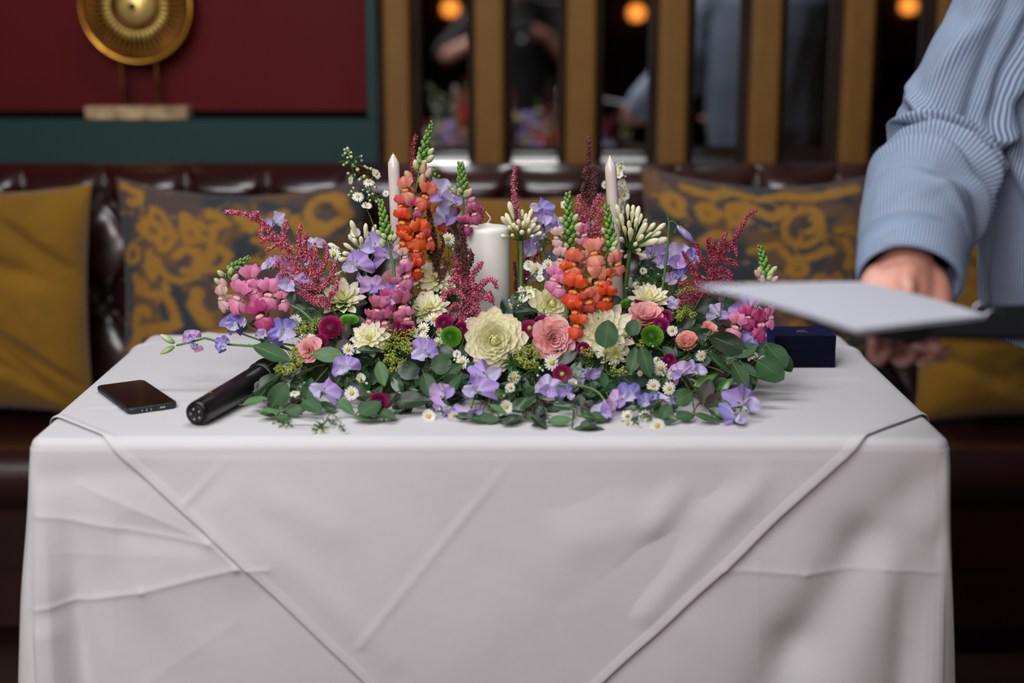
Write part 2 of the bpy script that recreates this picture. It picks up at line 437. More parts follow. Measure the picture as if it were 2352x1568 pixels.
# ------------------------------------------------------------------ tufted leather banquette
SX0, SX1 = -2.3, 2.4
YS = 3.225
def build_banquette():
    t = thing('banquette', 'long oxblood leather banquette with buttoned back along the wall', 'sofa', (0, 2.9, 0))
    # back
    dx, dz, zr = .186, .25, .922
    Z = np.concatenate([np.linspace(.40, .93, 150), np.zeros(0)])
    na = 26
    X = np.linspace(SX0, SX1, 1300)
    rows = []
    def pad(x, z):
        a = x / dx + (z - zr) / dz; b_ = x / dx - (z - zr) / dz
        s = np.abs(np.sin(PI * a) * np.sin(PI * b_))
        up = smoothstep(zr - .01, zr + .02, z)
        s2 = np.abs(np.sin(PI * x / dx)) ** 1.2
        s = s * (1 - up) + s2 * up
        base = .052 * (1 - np.exp(-3.0 * s ** .6))
        ra = a - np.round(a); rb = b_ - np.round(b_)
        dd = np.sqrt((ra) ** 2 + (rb) ** 2)
        return base - .012 * np.exp(-(dd / .12) ** 2) * (1 - up)
    Ys = []; Zs = []
    for z in Z:
        off = pad(X, z) + .05 * (1 - smoothstep(.4, .93, z)) * 1.0
        Ys.append(YS + .02 - off); Zs.append(np.full_like(X, z))
    # top roll
    for k in range(1, na + 1):
        th = k / na * PI * .95
        cz, cy, r = .93, YS + .07, .052
        pf = pad(X, .93 + 0 * X) * max(0, 1 - k / 14)
        Ys.append(cy - (.05 + pf) * math.cos(th)); Zs.append(cz + (r + pf * .15) * math.sin(th))
    Yg = np.array(Ys); Zg = np.array(Zs)
    Yg = Yg + .0025 * fsin(X[None, :] * 14, Zg * 14, 3)
    V = np.stack([np.broadcast_to(X, Yg.shape), Yg, Zg], -1).reshape(-1, 3)
    part('backrest', np_mesh('backrest', V, grid_faces(*Yg.shape), M_leather), t)
    bm = MB().lathe([(0, .006), (.006, .0055), (.010, .003), (.011, 0), (.009, -.003)], 14).mesh('button', M_button)
    for r_ in range(5):
        z = zr - r_ * dz / 2
        for k in range(-14, 15):
            x = (k + .5 * (r_ % 2)) * dx
            if SX0 < x < SX1 and z > .42 and -1.35 < x < 1.35:
                part('button', bm, t, frame((x, YS + .02 - float(pad(np.array(x), z)) - .05 * (1 - float(smoothstep(.4, .93, np.array(z)))) - .002, z), (0, -1, 0.05)))
    # seat cushions, front roll and plinth
    def seatblock(x0, x1):
        xs = np.linspace(0, 1, 60); n = 44
        prof = []
        for k in range(n):
            s = k / (n - 1)
            if s < .5:
                y = 3.22 - (3.22 - 2.78) * (s / .5); z = .455
            elif s < .78:
                th = (s - .5) / .28 * PI * .9
                y = 2.78 - .065 * math.sin(th); z = .455 - .065 + .065 * math.cos(th)
            else:
                y = 2.745 + .01; z = .33 - (s - .78) / .22 * .13
            prof.append((y, z))
        V = []
        for u in xs:
            e = (1 - abs(2 * u - 1) ** 14)
            for (y, z) in prof:
                V.append((x0 + (x1 - x0) * u, y + .03 * (1 - e), z - .02 * (1 - e) + .006 * math.sin(u * PI)))
        V = np.array(V); V[:, 2] += .003 * fsin(V[:, 0] * 9, V[:, 1] * 9, 8)
        return np_mesh('seat_cushion', V, grid_faces(60, n), M_leather)
    xs = [-2.3, -1.42, -.54, .46, 1.34, 2.4]
    for a, b_ in zip(xs, xs[1:]):
        part('seat_cushion', seatblock(a + .003, b_ - .003), t)
    bevel_box('base', (SX0, 2.77, .06), (SX1, 3.40, .40), M_leather, t, .01)
    bevel_box('plinth', (SX0, 2.84, .0), (SX1, 3.36, .06), M_darkwood, t, .002)
    bevel_box('back_core', (SX0, YS + .04, .36), (SX1, 3.37, .95), M_leather, t, .02)
build_banquette()

# ------------------------------------------------------------------ cushions
def cushion_mesh(name, w, h, T, mat, seed, colf=None, n=90, pin=.07):
    u = np.linspace(-1, 1, n); U, V = np.meshgrid(u, u, indexing='ij')
    pinch = 1 - .07 * (1 - V ** 2) ; pinch2 = 1 - pin * (1 - U ** 2)
    thick = (np.clip(1 - U ** 4, 0, 1) * np.clip(1 - V ** 4, 0, 1)) ** .55
    wr = fsin(U * 2.2 + V * .6, V * 2.0 - U * .4, seed, 1.6, 4)
    wr2 = np.abs(fsin(U * 1.3 + V * 1.8, V * .7, seed + 1, 1.2, 3))
    x = U * w / 2 * pinch; y = V * h / 2 * pinch2
    # corner pucker
    z = T / 2 * thick + thick * (.010 * wr - .018 * np.exp(-(wr2 / .12) ** 2))
    Vt = np.stack([x, y, z], -1).reshape(-1, 3); Vb = np.stack([x, y, -T / 2 * thick - .003], -1).reshape(-1, 3)
    F = grid_faces(n, n); F2 = F[:, ::-1] + n * n
    VV = np.concatenate([Vt, Vb]); FF = np.concatenate([F, F2])
    col = None
    if colf is not None:
        c = colf((U + 1) / 2, (V + 1) / 2).reshape(-1, 4); col = np.concatenate([c, c])
    return np_mesh(name, VV, FF, mat, col=col)

OCH = np.array(lin((146, 102, 20))); SLATE = np.array(lin((34, 42, 48))); BRN = np.array(lin((70, 54, 48))); RUST = np.array(lin((118, 78, 22)))
def arc(cx, cy, r, a0, a1, sq=1.0, n=26, r1=None):
    r1 = r if r1 is None else r1
    return [(cx + (r + (r1 - r) * k / n) * math.cos(math.radians(a0 + (a1 - a0) * k / n)), cy + sq * (r + (r1 - r) * k / n) * math.sin(math.radians(a0 + (a1 - a0) * k / n))) for k in range(n + 1)]
def pattern(motifs, seed):
    def f(U, V):
        U = U + .012 * fsin(U * 20, V * 20, seed + 5); V = V + .012 * fsin(V * 20, U * 20, seed + 6)
        n1 = smoothstep(-.2, .25, fsin(U * 6, V * 6, seed, 1.4, 3)); n2 = smoothstep(.15, .45, fsin(U * 9, V * 9, seed + 2, 1.5, 3))
        base = SLATE[None, None] * (1 - n1[..., None]) + BRN[None, None] * n1[..., None]
        base = base * (1 - .5 * n2[..., None]) + RUST[None, None] * .5 * n2[..., None]
        D = np.full(U.shape, 9.0)
        for pts, wd_ in motifs:
            p = np.array(pts)
            for a, b_ in zip(p[:-1], p[1:]):
                ab = b_ - a; L = (ab ** 2).sum() + 1e-9
                tt = np.clip(((U - a[0]) * ab[0] + (V - a[1]) * ab[1]) / L, 0, 1)
                d = np.hypot(U - a[0] - tt * ab[0], V - a[1] - tt * ab[1]) / wd_
                D = np.minimum(D, d)
        D = np.minimum(D, .25 + np.abs(fsin(U * 15, V * 15, seed + 11, 1.3, 2)) / .045)
        m = (1 - smoothstep(.70, 1.15, D)) * .92
        c = base * (1 - m[..., None]) + OCH[None, None] * m[..., None]
        c[..., 3] = 1
        return c
    return f
def conv(pts, x0, y0, w, h):   # photo-crop pixels -> cushion u,v
    return [((x - x0) / w, 1 - (y - y0) / h) for x, y in pts]
def L_(x, y): return (x, y)
mA = []
def addm(lst, pts, w, box): lst.append((conv(pts, *box), w))
bxA = (690, 190, 1400, 1330)
for pts, w in [
    (arc(895, 475, 52, 0, 360), .018), (arc(972, 525, 34, 0, 360, 1.6), .017), (arc(770, 635, 42, 0, 360, 1.3), .017), (arc(1105, 640, 60, 200, 470, 1.2), .018),
    (arc(1150, 440, 62, 330, 60, .9) + [(1120, 360), (1090, 350), (1080, 400)], .018), ([(1080, 430), (1110, 520), (1190, 500)], .018),
    ([(890, 400), (910, 340), (960, 370), (1000, 440), (1040, 490)], .016), ([(830, 500), (810, 450)], .015),
    ([(880, 620), (870, 700), (900, 760), (930, 700), (890, 660)], .016), ([(930, 650), (985, 740), (1070, 780), (1150, 740), (1190, 660), (1160, 580)], .02),
    ([(790, 770), (810, 850), (880, 870), (960, 870), (975, 800)], .02), ([(960, 870), (1020, 950), (1045, 1060)], .022), ([(800, 780), (840, 790), (850, 850)], .016),
    ([(780, 1060), (790, 960), (840, 960), (850, 1000)], .02), ([(760, 1180), (800, 1090), (900, 1080), (1040, 1060)], .03),
    ([(740, 230), (800, 240), (850, 250), (840, 300), (780, 320)], .018), ([(1230, 330), (1290, 330), (1330, 380), (1250, 420), (1240, 560), (1210, 700)], .022),
    ([(1150, 860), (1130, 930), (1180, 1000), (1220, 1060)], .03), ([(1230, 600), (1290, 560), (1350, 600), (1320, 680), (1260, 700)], .02),
    ([(1300, 880), (1380, 820), (1450, 880), (1420, 960)], .022), ([(1400, 330), (1480, 420), (1560, 380), (1640, 330)], .028), ([(1500, 500), (1600, 560), (1560, 660), (1460, 640)], .02),
    (arc(1880, 350, 95, 300, 130, .9) + [(1900, 470)], .022), ([(1960, 300), (2010, 400), (1900, 480), (1760, 460), (1700, 380)], .028), (arc(1700, 600, 70, 0, 300, 1, r1=30), .018),
    (arc(1900, 700, 80, 30, 360, 1, r1=30), .02), (arc(1600, 850, 80, 90, 400, 1, r1=25), .02), (arc(1850, 950, 80, 0, 330, 1, r1=25), .02), ([(1100, 1180), (1300, 1120), (1500, 1180), (1800, 1150)], .022),
    (arc(900, 1290, 80, 0, 300, 1, r1=25), .02), (arc(1300, 1330, 80, 60, 380, 1, r1=25), .02), (arc(1700, 1330, 80, 60, 380, 1, r1=25), .02), ([(800, 1450), (1200, 1430), (1700, 1470), (2050, 1440)], .02)]:
    addm(mA, pts, w, bxA)
mB = []
bxB = (-20, -210, 2580, 2300)
for pts, w in [
    (arc(1690, 290, 215, 20, 380, .95), .02), (arc(1760, 240, 110, 100, -80, .9, r1=60), .018), (arc(1620, 380, 90, 150, 20, 1, r1=60), .012), ([(1500, 60), (1350, 150), (1200, 100), (1050, 30), (900, 60), (870, 160), (960, 260)], .026),
    ([(960, 260), (1070, 230), (1060, 120), (980, 110)], .024), (arc(640, 130, 110, 0, 330, 1, r1=50), .022), (arc(300, 120, 120, 60, 380, 1, r1=50), .022), (arc(1910, 915, 85, 0, 360, .8), .017), (arc(1640, 760, 70, 150, 480, 1), .02),
    ([(1450, 540), (1560, 640), (1700, 640), (1850, 600), (1930, 540), (2000, 560)], .018), ([(2080, 330), (2200, 300), (2330, 420)], .018), ([(2150, 450), (2240, 600), (2200, 720), (2330, 750)], .018), ([(1100, 560), (1250, 500), (1400, 470)], .02),
    (arc(1300, 800, 90, 90, 420, 1, r1=30), .02), ([(1100, 950), (1300, 1000), (1500, 960), (1700, 1080)], .02), (arc(2100, 870, 60, 90, 420, 1, r1=30), .02), ([(900, 420), (700, 400), (600, 480), (700, 560)], .022), (arc(350, 600, 90, 90, 420, 1, r1=30), .02),
    ([(400, -100), (700, -60), (900, -120), (1200, -60), (1500, -110), (1800, -50), (2200, -100)], .022), (arc(1100, 1250, 110, 90, 420, 1, r1=40), .02), (arc(1700, 1450, 110, 90, 420, 1, r1=40), .02), (arc(500, 1100, 110, 90, 420, 1, r1=40), .02), (arc(2200, 1200, 100, 90, 420, 1, r1=40), .02), (arc(1300, 1800, 110, 90, 420, 1, r1=40), .02),
    (arc(500, 1700, 110, 90, 420, 1, r1=40), .02), (arc(2100, 1850, 110, 90, 420, 1, r1=40), .02)]:
    addm(mB, pts, w, bxB)

def cushion(label, px0, px1, ptop, Y, h, T, mat, seed, colf=None, lean=14, yaw=0, roll=0):
    a = P(px0, ptop, Y); b_ = P(px1, ptop, Y)
    w = (b_.x - a.x) * 1.02
    c = Vector(((a.x + b_.x) / 2, Y - .03, a.z - h / 2 * math.cos(math.radians(lean)) + .005))
    if c.z - h / 2 * math.cos(math.radians(lean)) < .462: c.z = .464 + h / 2 * math.cos(math.radians(lean))
    M = Matrix.Translation(c) @ Matrix.Rotation(math.radians(yaw), 4, 'Z') @ Matrix.Rotation(PI / 2 - math.radians(lean), 4, 'X') @ Matrix.Rotation(math.radians(roll), 4, 'Z')
    o = part('cushion', cushion_mesh('cushion', w, h, T, mat, seed, colf, pin=.17 if colf else .08), None, M, label)
    o['category'] = 'cushion'; o['group'] = 'cushions on the banquette'
    return o
cushion('plain mustard velvet cushion at the left end, beside the phone', -265, 203, 428, 3.02, .50, .15, M_mustard, 21, lean=10)
cushion('ochre scroll-patterned cushion on a slate ground between the mustard cushion and the flowers', 268, 838, 412, 3.06, .50, .14, M_scroll, 32, pattern(mA, 3), lean=10)
cushion('plain mustard cushion mostly hidden behind the pillar candle', 905, 1440, 446, 3.08, .46, .14, M_mustard, 43, lean=10)
cushion('ochre scroll-patterned cushion on a dark ground behind the navy box', 1470, 2022, 392, 3.06, .50, .14, M_scroll, 54, pattern(mB, 9), lean=10, roll=-1.5)
cushion('plain mustard cushion at the right, behind the striped shirt', 2105, 2640, 500, 3.0, .47, .16, M_mustard, 65, lean=14)

# ------------------------------------------------------------------ table
TX, TY, HX, HY = -.03, 2.175, .625, .334
TZ = .75
def build_table():
    t = thing('table', 'rectangular table hidden under the white cloths', 'table', (TX, TY, 0))
    bevel_box('tabletop', (TX - HX + .012, TY - HY + .012, TZ - .035), (TX + HX - .012, TY + HY - .012, TZ - .008), M_darkwood, t, .004)
    for sx in (-1, 1):
        for sy in (-1, 1):
            x = TX + sx * (HX - .08); y = TY + sy * (HY - .08)
            mb = MB().lathe([(0, 0), (.018, 0), (.02, .02), (.024, .3), (.028, TZ - .036), (0, TZ - .036)], 14, Matrix.Translation((x, y, 0)))
            part('leg', mb.mesh('leg', M_darkwood), t)
build_table()

def seg_d(X, Z, a, b_):
    ax, az = a; bx, bz = b_
    dx, dz = bx - ax, bz - az; L = dx * dx + dz * dz
    t = ((X - ax) * dx + (Z - az) * dz) / L
    tc = np.clip(t, 0, 1)
    dist = np.hypot(X - ax - tc * dx, Z - az - tc * dz)
    sgn = np.sign((X - ax) * dz - (Z - az) * dx)
    return dist, sgn, tc
YFR = TY - HY
def cx(px, py):
    p = P(px, py, YFR); return (p.x, p.z)
# creases on the cloth under the topper (front side): (a, b, amp, width)
UC = [((95, 1178), (485, 1243), .0045, .010), ((185, 1112), (482, 1238), .0035, .012), ((485, 1240), (547, 1297), .005, .008), ((547, 1297), (620, 1298), .004, .007),
      ((90, 1388), (330, 1352), .005, .008), ((330, 1352), (547, 1297), .005, .008), ((1660, 1300), (1850, 1312), .004, .008), ((1850, 1312), (2030, 1300), .004, .008), ((2030, 1300), (2168, 1312), .004, .008),
      ((330, 1568), (545, 1420), .0015, .02), ((95, 1265), (420, 1272), .001, .012), ((265, 1060), (265, 1900), .0008, .006), ((1990, 1420), (2170, 1500), .001, .01), ((1740, 1060), (1740, 1900), .0006, .006)]
UC = [(cx(*a), cx(*b_), am, wd_) for a, b_, am, wd_ in UC]
# broad soft folds: valley(-) / hill(+)
UB = [((2140, 1060), (1990, 1250), -.010, .035), ((1990, 1250), (1830, 1480), -.014, .04), ((1830, 1480), (1700, 1700), -.014, .04), ((2160, 1260), (2060, 1700), -.009, .03), ((1950, 1560), (2050, 1200), .008, .04),
      ((300, 1215), (440, 1238), -.004, .02), ((60, 1090), (330, 1070), -.006, .022), ((250, 1350), (420, 1560), -.004, .04), ((1600, 1480), (1500, 1700), .004, .06), ((150, 1400), (260, 1700), -.006, .03), ((160, 1700), (120, 1450), .006, .02)]
UB = [(cx(*a), cx(*b_), am, wd_) for a, b_, am, wd_ in UB]
def front_disp(X, Z):
    d = TZ - Z
    o = .001 + .003 * smoothstep(0, .25, d) + .014 * smoothstep(0, .5, d)
    m = smoothstep(0.005, .10, d)
    for a, b_, am, wd_ in UC:
        ds, sg, tc = seg_d(X, Z, a, b_)
        o = o + m * am * .55 * np.exp(-ds / (wd_ * .6)) + m * am * .45 * np.exp(-(ds / (wd_ * 5)) ** 2)
    for a, b_, am, wd_ in UB:
        ds, sg, tc = seg_d(X, Z, a, b_)
        o = o + m * am * np.exp(-(ds / wd_) ** 2)
    o = o + m * .0022 * fsin(X * 7, Z * 5, 71, 1.2, 3) + m * .0004 * fsin(X * 40, Z * 40, 72, 1.2, 3)
    return o
def top_h(X, Y):
    e = np.minimum(HX - np.abs(X - TX), HY - np.abs(Y - TY))
    m = smoothstep(.01, .06, e)
    return TZ + m * (.0011 * (fsin(X * 3, Y * 10, 81, 1.3, 4) + .4) + .0012 * np.exp(-(fsin(X * 2.2, Y * 7.5, 83, 1.2, 2) / .10) ** 2))

def build_cloth():
    # perimeter
    r = .022; per = []
    def seg(n, p0, p1, nr):
        for k in range(n):
            f = k / n; per.append((p0[0] + (p1[0] - p0[0]) * f, p0[1] + (p1[1] - p0[1]) * f, nr[0], nr[1]))
    def cor(cx_, cy_, a0, n=10):
        for k in range(n):
            a = math.radians(a0 + 90 * k / n); per.append((cx_ + r * math.cos(a), cy_ + r * math.sin(a), math.cos(a), math.sin(a)))
    x0, x1, y0, y1 = TX - HX, TX + HX, TY - HY, TY + HY
    seg(560, (x0 + r, y0), (x1 - r, y0), (0, -1)); cor(x1 - r, y0 + r, -90, 14)
    seg(110, (x1, y0 + r), (x1, y1 - r), (1, 0)); cor(x1 - r, y1 - r, 0)
    seg(150, (x1 - r, y1), (x0 + r, y1), (0, 1)); cor(x0 + r, y1 - r, 90)
    seg(110, (x0, y1 - r), (x0, y0 + r), (-1, 0)); cor(x0 + r, y0 + r, 180, 14)
    per = np.array(per); n = len(per)
    rows = []
    rb = .014
    for f in list(np.linspace(0, 1, 50)):
        k = 1 - (1 - f) ** 1.0
        cxx = np.clip(per[:, 0], TX - (HX - HY) * .98, TX + (HX - HY) * .98); cyy = np.full(n, TY)
        Xp = cxx + (per[:, 0] - per[:, 2] * rb - cxx) * k; Yp = cyy + (per[:, 1] - per[:, 3] * rb - cyy) * k
        rows.append(np.stack([Xp, Yp, top_h(Xp, Yp)], -1))
    for a in (12, 24, 36, 48, 60, 72, 84):
        s, c = math.sin(math.radians(a)), math.cos(math.radians(a))
        Xp = per[:, 0] - per[:, 2] * rb * (1 - s); Yp = per[:, 1] - per[:, 3] * rb * (1 - s)
        rows.append(np.stack([Xp, Yp, np.full(n, TZ - rb * (1 - c))], -1))
    # corner weights
    sarr = np.cumsum(np.hypot(*(np.roll(per[:, :2], -1, 0) - per[:, :2]).T)); sarr -= sarr[0]
    isfront = per[:, 3] < -.99
    for d in np.concatenate([np.linspace(.0155, .42, 150), np.linspace(.425, .735, 50)]):
        Z = TZ - d
        X, Y = per[:, 0], per[:, 1]
        off_f = front_disp(X, np.full(n, Z))
        ss = X * np.abs(per[:, 3]) + Y * np.abs(per[:, 2])
        off_o = .001 + .003 * smoothstep(0, .06, d) + .02 * smoothstep(0, .6, d) + .016 * smoothstep(.02, .5, d) * np.sin(ss * 22 + 1.0 + 2 * d) * smoothstep(.0, .3, d)
        wfm = smoothstep(-.75, -1.0, per[:, 3])
        off = off_f * wfm + off_o * (1 - wfm)
        # gathered folds at the corners
        for (qx, qy, am) in ((x0, y0, .020), (x1, y0, .010), (x0, y1, .02), (x1, y1, .02)):
            dd = np.hypot(X - qx, Y - qy)
            off = off + am * np.exp(-(dd / .030) ** 2) * smoothstep(.0, .25, d) - .6 * am * np.exp(-((dd - .055) / .02) ** 2) * smoothstep(.0, .3, d)
        rows.append(np.stack([X + per[:, 2] * off, Y + per[:, 3] * off, np.full(n, Z)], -1))
    G = np.array(rows)
    me = np_mesh('tablecloth', G.reshape(-1, 3), grid_faces(G.shape[0], n, True), M_cloth)
    o = part('tablecloth', me); tagp(o, 'long white tablecloth hanging to the floor with pressed fold lines', 'tablecloth')
    return o
build_cloth()

# square topper laid diagonally over the cloth; its corner hangs down the front
def build_topper():
    R = .838; N = 560
    a = np.linspace(-1, 1, N)
    A, B = np.meshgrid(a, a, indexing='ij')
    cxp, cyp = TX - .008, TY
    X = cxp + (A + B) / 2 * R; Y = cyp + (A - B) / 2 * R
    edge = np.minimum(1 - np.abs(A), 1 - np.abs(B)) * R / math.sqrt(2)
    X = X + .004 * fsin(A * 6, B * 2, 91) * (1 - smoothstep(0, .1, edge))
    Y0 = Y + .004 * fsin(A * 2, B * 6, 92) * (1 - smoothstep(0, .1, edge))
    lift = .0022 + .0012 * (1 - smoothstep(.011, .0135, edge)) + .0010 * np.exp(-((edge - .004) / .003) ** 2)
    rb = .015
    V = np.zeros(X.shape + (3,))
    ey = (TY - HY + rb) - Y0; by = Y0 - (TY + HY - rb); ex = (TX - HX + rb) - X; bx = X - (TX + HX - rb)
    V[..., 0] = X; V[..., 1] = Y0
    V[..., 2] = top_h(X, Y0) + lift
    def wrap(e, axis, sign, lim, dispf):
        m = e > 0
        th = np.clip(e / rb, 0, PI / 2)
        over = np.maximum(e - rb * PI / 2, 0)
        z = TZ - rb * (1 - np.cos(th)) - over
        oo = dispf(z)
        outp = lim + sign * (-rb + rb * np.sin(th) + (oo) * smoothstep(0, .012, over) + (lift + .0022) * np.sin(th))
        V[..., axis] = np.where(m, outp, V[..., axis]); V[..., 2] = np.where(m, z + lift * np.cos(th), V[..., 2])
    soft = [((1750, 1090), (1480, 1400), .004, .018), ((1640, 1100), (1420, 1360), -.004, .02), ((1560, 1120), (1500, 1200), .003, .02), ((430, 1150), (535, 1040), .0016, .006), ((830, 1470), (1195, 1030), .0012, .007),
            ((520, 1150), (900, 1500), .002, .02), ((1000, 1568), (1400, 1150), .002, .05), ((560, 1110), (760, 1210), .003, .03), ((1330, 1240), (1700, 1150), .003, .03), ((1280, 1120), (1560, 1090), -.003, .03)]
    soft = [(cx(*p), cx(*q), am, wd_) for p, q, am, wd_ in soft]
    def fd(z):
        zz = np.minimum(z, TZ)
        base = front_disp(X, zz)
        o = 0
        for p, q, am, wd_ in soft:
            ds, _, _ = seg_d(X, zz, p, q); o = o + am * np.exp(-(ds / wd_) ** 2)
        o = o + .002 * fsin(X * 8 + zz * 8, zz * 3, 95, 1.3, 3)
        return base + np.maximum(o, -.001) * smoothstep(0, .10, TZ - zz)
    wrap(ey, 1, -1, TY - HY, fd)
    wrap(by, 1, 1, TY + HY, lambda z: .004 + .037 * smoothstep(0, .5, TZ - z))
    wrap(ex, 0, -1, TX - HX, lambda z: .006 + .037 * smoothstep(0, .5, TZ - z))
    wrap(bx, 0, 1, TX + HX, lambda z: .006 + .037 * smoothstep(0, .5, TZ - z))
    me = np_mesh('table_topper', V.reshape(-1, 3), grid_faces(N, N), M_cloth)
    o = part('table_topper', me); tagp(o, 'square white topper cloth laid diagonally, one hemmed corner hanging down the front', 'tablecloth')
    sd = o.modifiers.new('thick', 'SOLIDIFY'); sd.thickness = .0008; sd.offset = 1
build_topper()

# ------------------------------------------------------------------ sun disc ornament in the niche
def build_disc():
    Y = 3.49
    c = P(312, 14, Y); R = 126 * mpx(Y)
    zb = P(320, 276, Y - .03).z
    t = thing('sun_disc_ornament', 'round brass sun disc on two rods and a cream stone base before the red panel', 'sculpture', (c.x, Y, zb))
    zb = 1.069
    bevel_box('stone_base', (P(205, 270, Y).x, Y - .038, zb), (P(438, 270, Y).x, Y + .03, P(320, 243, Y).z), M_marble, t, .003, label='cream marble base')
    ztop = P(320, 243, Y).z
    for px in (280, 361):
        x = P(px, 200, Y).x
        part('rod', MB().tube([(x, Y + .004, ztop), (x, Y + .004, c.z - R * .85)], .0052, 10).mesh('rod', M_gold_dark), t)
    F = Matrix.Translation((c.x, Y, c.z)) @ Matrix.Rotation(PI / 2, 4, 'X')
    part('rim', MB().lathe([(R * .90, -.004), (R * .90, .006), (R * .93, .012), (R * .985, .013), (R, .006), (R, -.006), (R * .94, -.008), (R * .9, -.004)], 72, F).mesh('rim', M_gold), t)
    # fluted dish
    n = 360; prof = [(.40, .001), (.55, .000), (.7, .0), (.84, .002), (.915, .004)]
    Pn = []
    for r_, z_ in prof:
        Pn.append([F @ Vector((R * r_ * math.cos(2 * PI * j / n), R * r_ * math.sin(2 * PI * j / n), z_ + .0035 * math.cos(48 * 2 * PI * j / n) * (1 if .45 < r_ < .9 else .4))) for j in range(n)])
    part('fluted_dish', MB().grid(Pn, closed_u=True).mesh('fluted_dish', M_gold_dark), t)
    part('back_plate', MB().lathe([(0, -.006), (R * .93, -.006), (R * .93, -.003), (0, -.003)], 48, F).mesh('back_plate', M_gold_dark), t)
    sm = MB().add([(-.0006, 0, 0), (.0006, 0, 0), (.0009, R * .46, 0), (-.0009, R * .46, 0), (-.0006, 0, .006), (.0006, 0, .006), (.0009, R * .46, .007), (-.0009, R * .46, .007)],
                  [(0, 3, 2, 1), (4, 5, 6, 7), (0, 1, 5, 4), (1, 2, 6, 5), (2, 3, 7, 6), (3, 0, 4, 7)]).mesh('ray', M_gold, smooth=False)
    for k in range(48):
        part('ray', sm, t, F @ Matrix.Rotation(2 * PI * k / 48, 4, 'Z') @ Matrix.Translation((0, R * .44, .002)))
    bm = MB().ball((0, 0, 0), (R * .030, R * .085, R * .04), 6, 8).mesh('bead', M_bead)
    for k in range(40):
        part('bead', bm, t, F @ Matrix.Rotation(2 * PI * k / 40, 4, 'Z') @ Matrix.Translation((0, R * .50, .010)))
    part('inner_ring', MB().lathe([(R * .36, .004), (R * .37, .011), (R * .42, .012), (R * .43, .004)], 48, F).mesh('inner_ring', M_gold_dark), t)
    part('dome', MB().lathe([(R * .34, .0), (R * .30, .014), (R * .2, .026), (R * .09, .031), (0, .032)], 40, F).mesh('dome', M_bead), t)
    part('boss', MB().lathe([(R * .07, .031), (R * .06, .042), (0, .045)], 20, F).mesh('boss', M_gold_dark), t)
build_disc()

# ------------------------------------------------------------------ phone, microphone, ring box
def build_phone():
    th = .0095
    z1 = TZ + .0035 + th
    cs = [Pz(216, 884, z1), Pz(325, 872, z1), Pz(413, 921, z1), Pz(299, 940, z1)]
    ctr = sum(cs, Vector()) / 4
    ex = ((cs[2] - cs[3]) + (cs[1] - cs[0])); ex.z = 0
    lx = ((cs[2] - cs[3]).length + (cs[1] - cs[0]).length) / 2
    ex.normalize()
    l2 = ((cs[3] - cs[0]).length + (cs[2] - cs[1]).length) / 2
    e2 = ((cs[3] - cs[0]) + (cs[2] - cs[1])); e2.z = 0; e2 -= ex * e2.dot(ex); e2.normalize()
    print('phone', lx, l2)
    zc = TZ + .0035 + th / 2
    Rm = Matrix((ex, e2 * -1, Vector((0, 0, 1)))).transposed().to_4x4()
    M = Matrix.Translation((ctr.x, ctr.y, zc)) @ Rm
    t = thing('mobile_phone', 'dark smartphone in a matt case lying face up near the left table edge', 'phone', (ctr.x, ctr.y, TZ + .0035))
    def rr(w, h, r, z, n=7):
        o = []
        for sx, sy, a0 in ((1, 1, 0), (-1, 1, 90), (-1, -1, 180), (1, -1, 270)):
            for k in range(n):
                a = math.radians(a0 + 90 * k / (n - 1)); o.append(Vector((sx * (w / 2 - r) + r * math.cos(a), sy * (h / 2 - r) + r * math.sin(a), z)))
        return o
    P_ = [[M @ q for q in rr(lx - 2 * i, l2 - 2 * i, .009, z)] for i, z in ((.004, -th / 2), (.001, -th / 2 + .001), (0, -th / 2 + .003), (0, th / 2 - .002), (.0006, th / 2 - .0005), (.0018, th / 2))]
    mb = MB().grid(P_, closed_u=True)
    mb.add(P_[-1], [tuple(range(len(P_[-1])))]); mb.add(P_[0], [tuple(range(len(P_[0])))[::-1]])
    part('case', mb.mesh('case', M_case), t)
    q = [M @ v for v in rr(lx - .006, l2 - .006, .006, th / 2 + .0003)]; q2 = [M @ v for v in rr(lx - .006, l2 - .006, .006, th / 2 - .0012)]
    mb = MB().grid([q2, q], closed_u=True); mb.add(q, [tuple(range(len(q)))])
    part('screen', mb.mesh('screen', M_blackgloss, smooth=False), t)
    # bottom edge (faces the camera, along -e2): speaker slots and port
    for k, f in enumerate((-.22, -.13, -.04)):
        part('speaker_slot', MB().box((lx * f - .0012, -l2 / 2 - .0003, -.0022), (lx * f + .0002, -l2 / 2 + .001, .0016), M=M).mesh('slot', M_silver, smooth=False), t)
    part('charging_port', MB().tube([M @ Vector((lx * .18 - .004, -l2 / 2 + .0001, 0)), M @ Vector((lx * .18 + .004, -l2 / 2 + .0001, 0))], .0014, 8).mesh('port', M_silver), t)
    for a, b_ in ((.16, .3), (.34, .42)):
        part('side_button', MB().box((-lx / 2 - .0007, l2 * (a - .5) , -.0015), (-lx / 2 + .001, l2 * (b_ - .5), .0018), M=M).mesh('side_button', M_case, smooth=False), t)
build_phone()

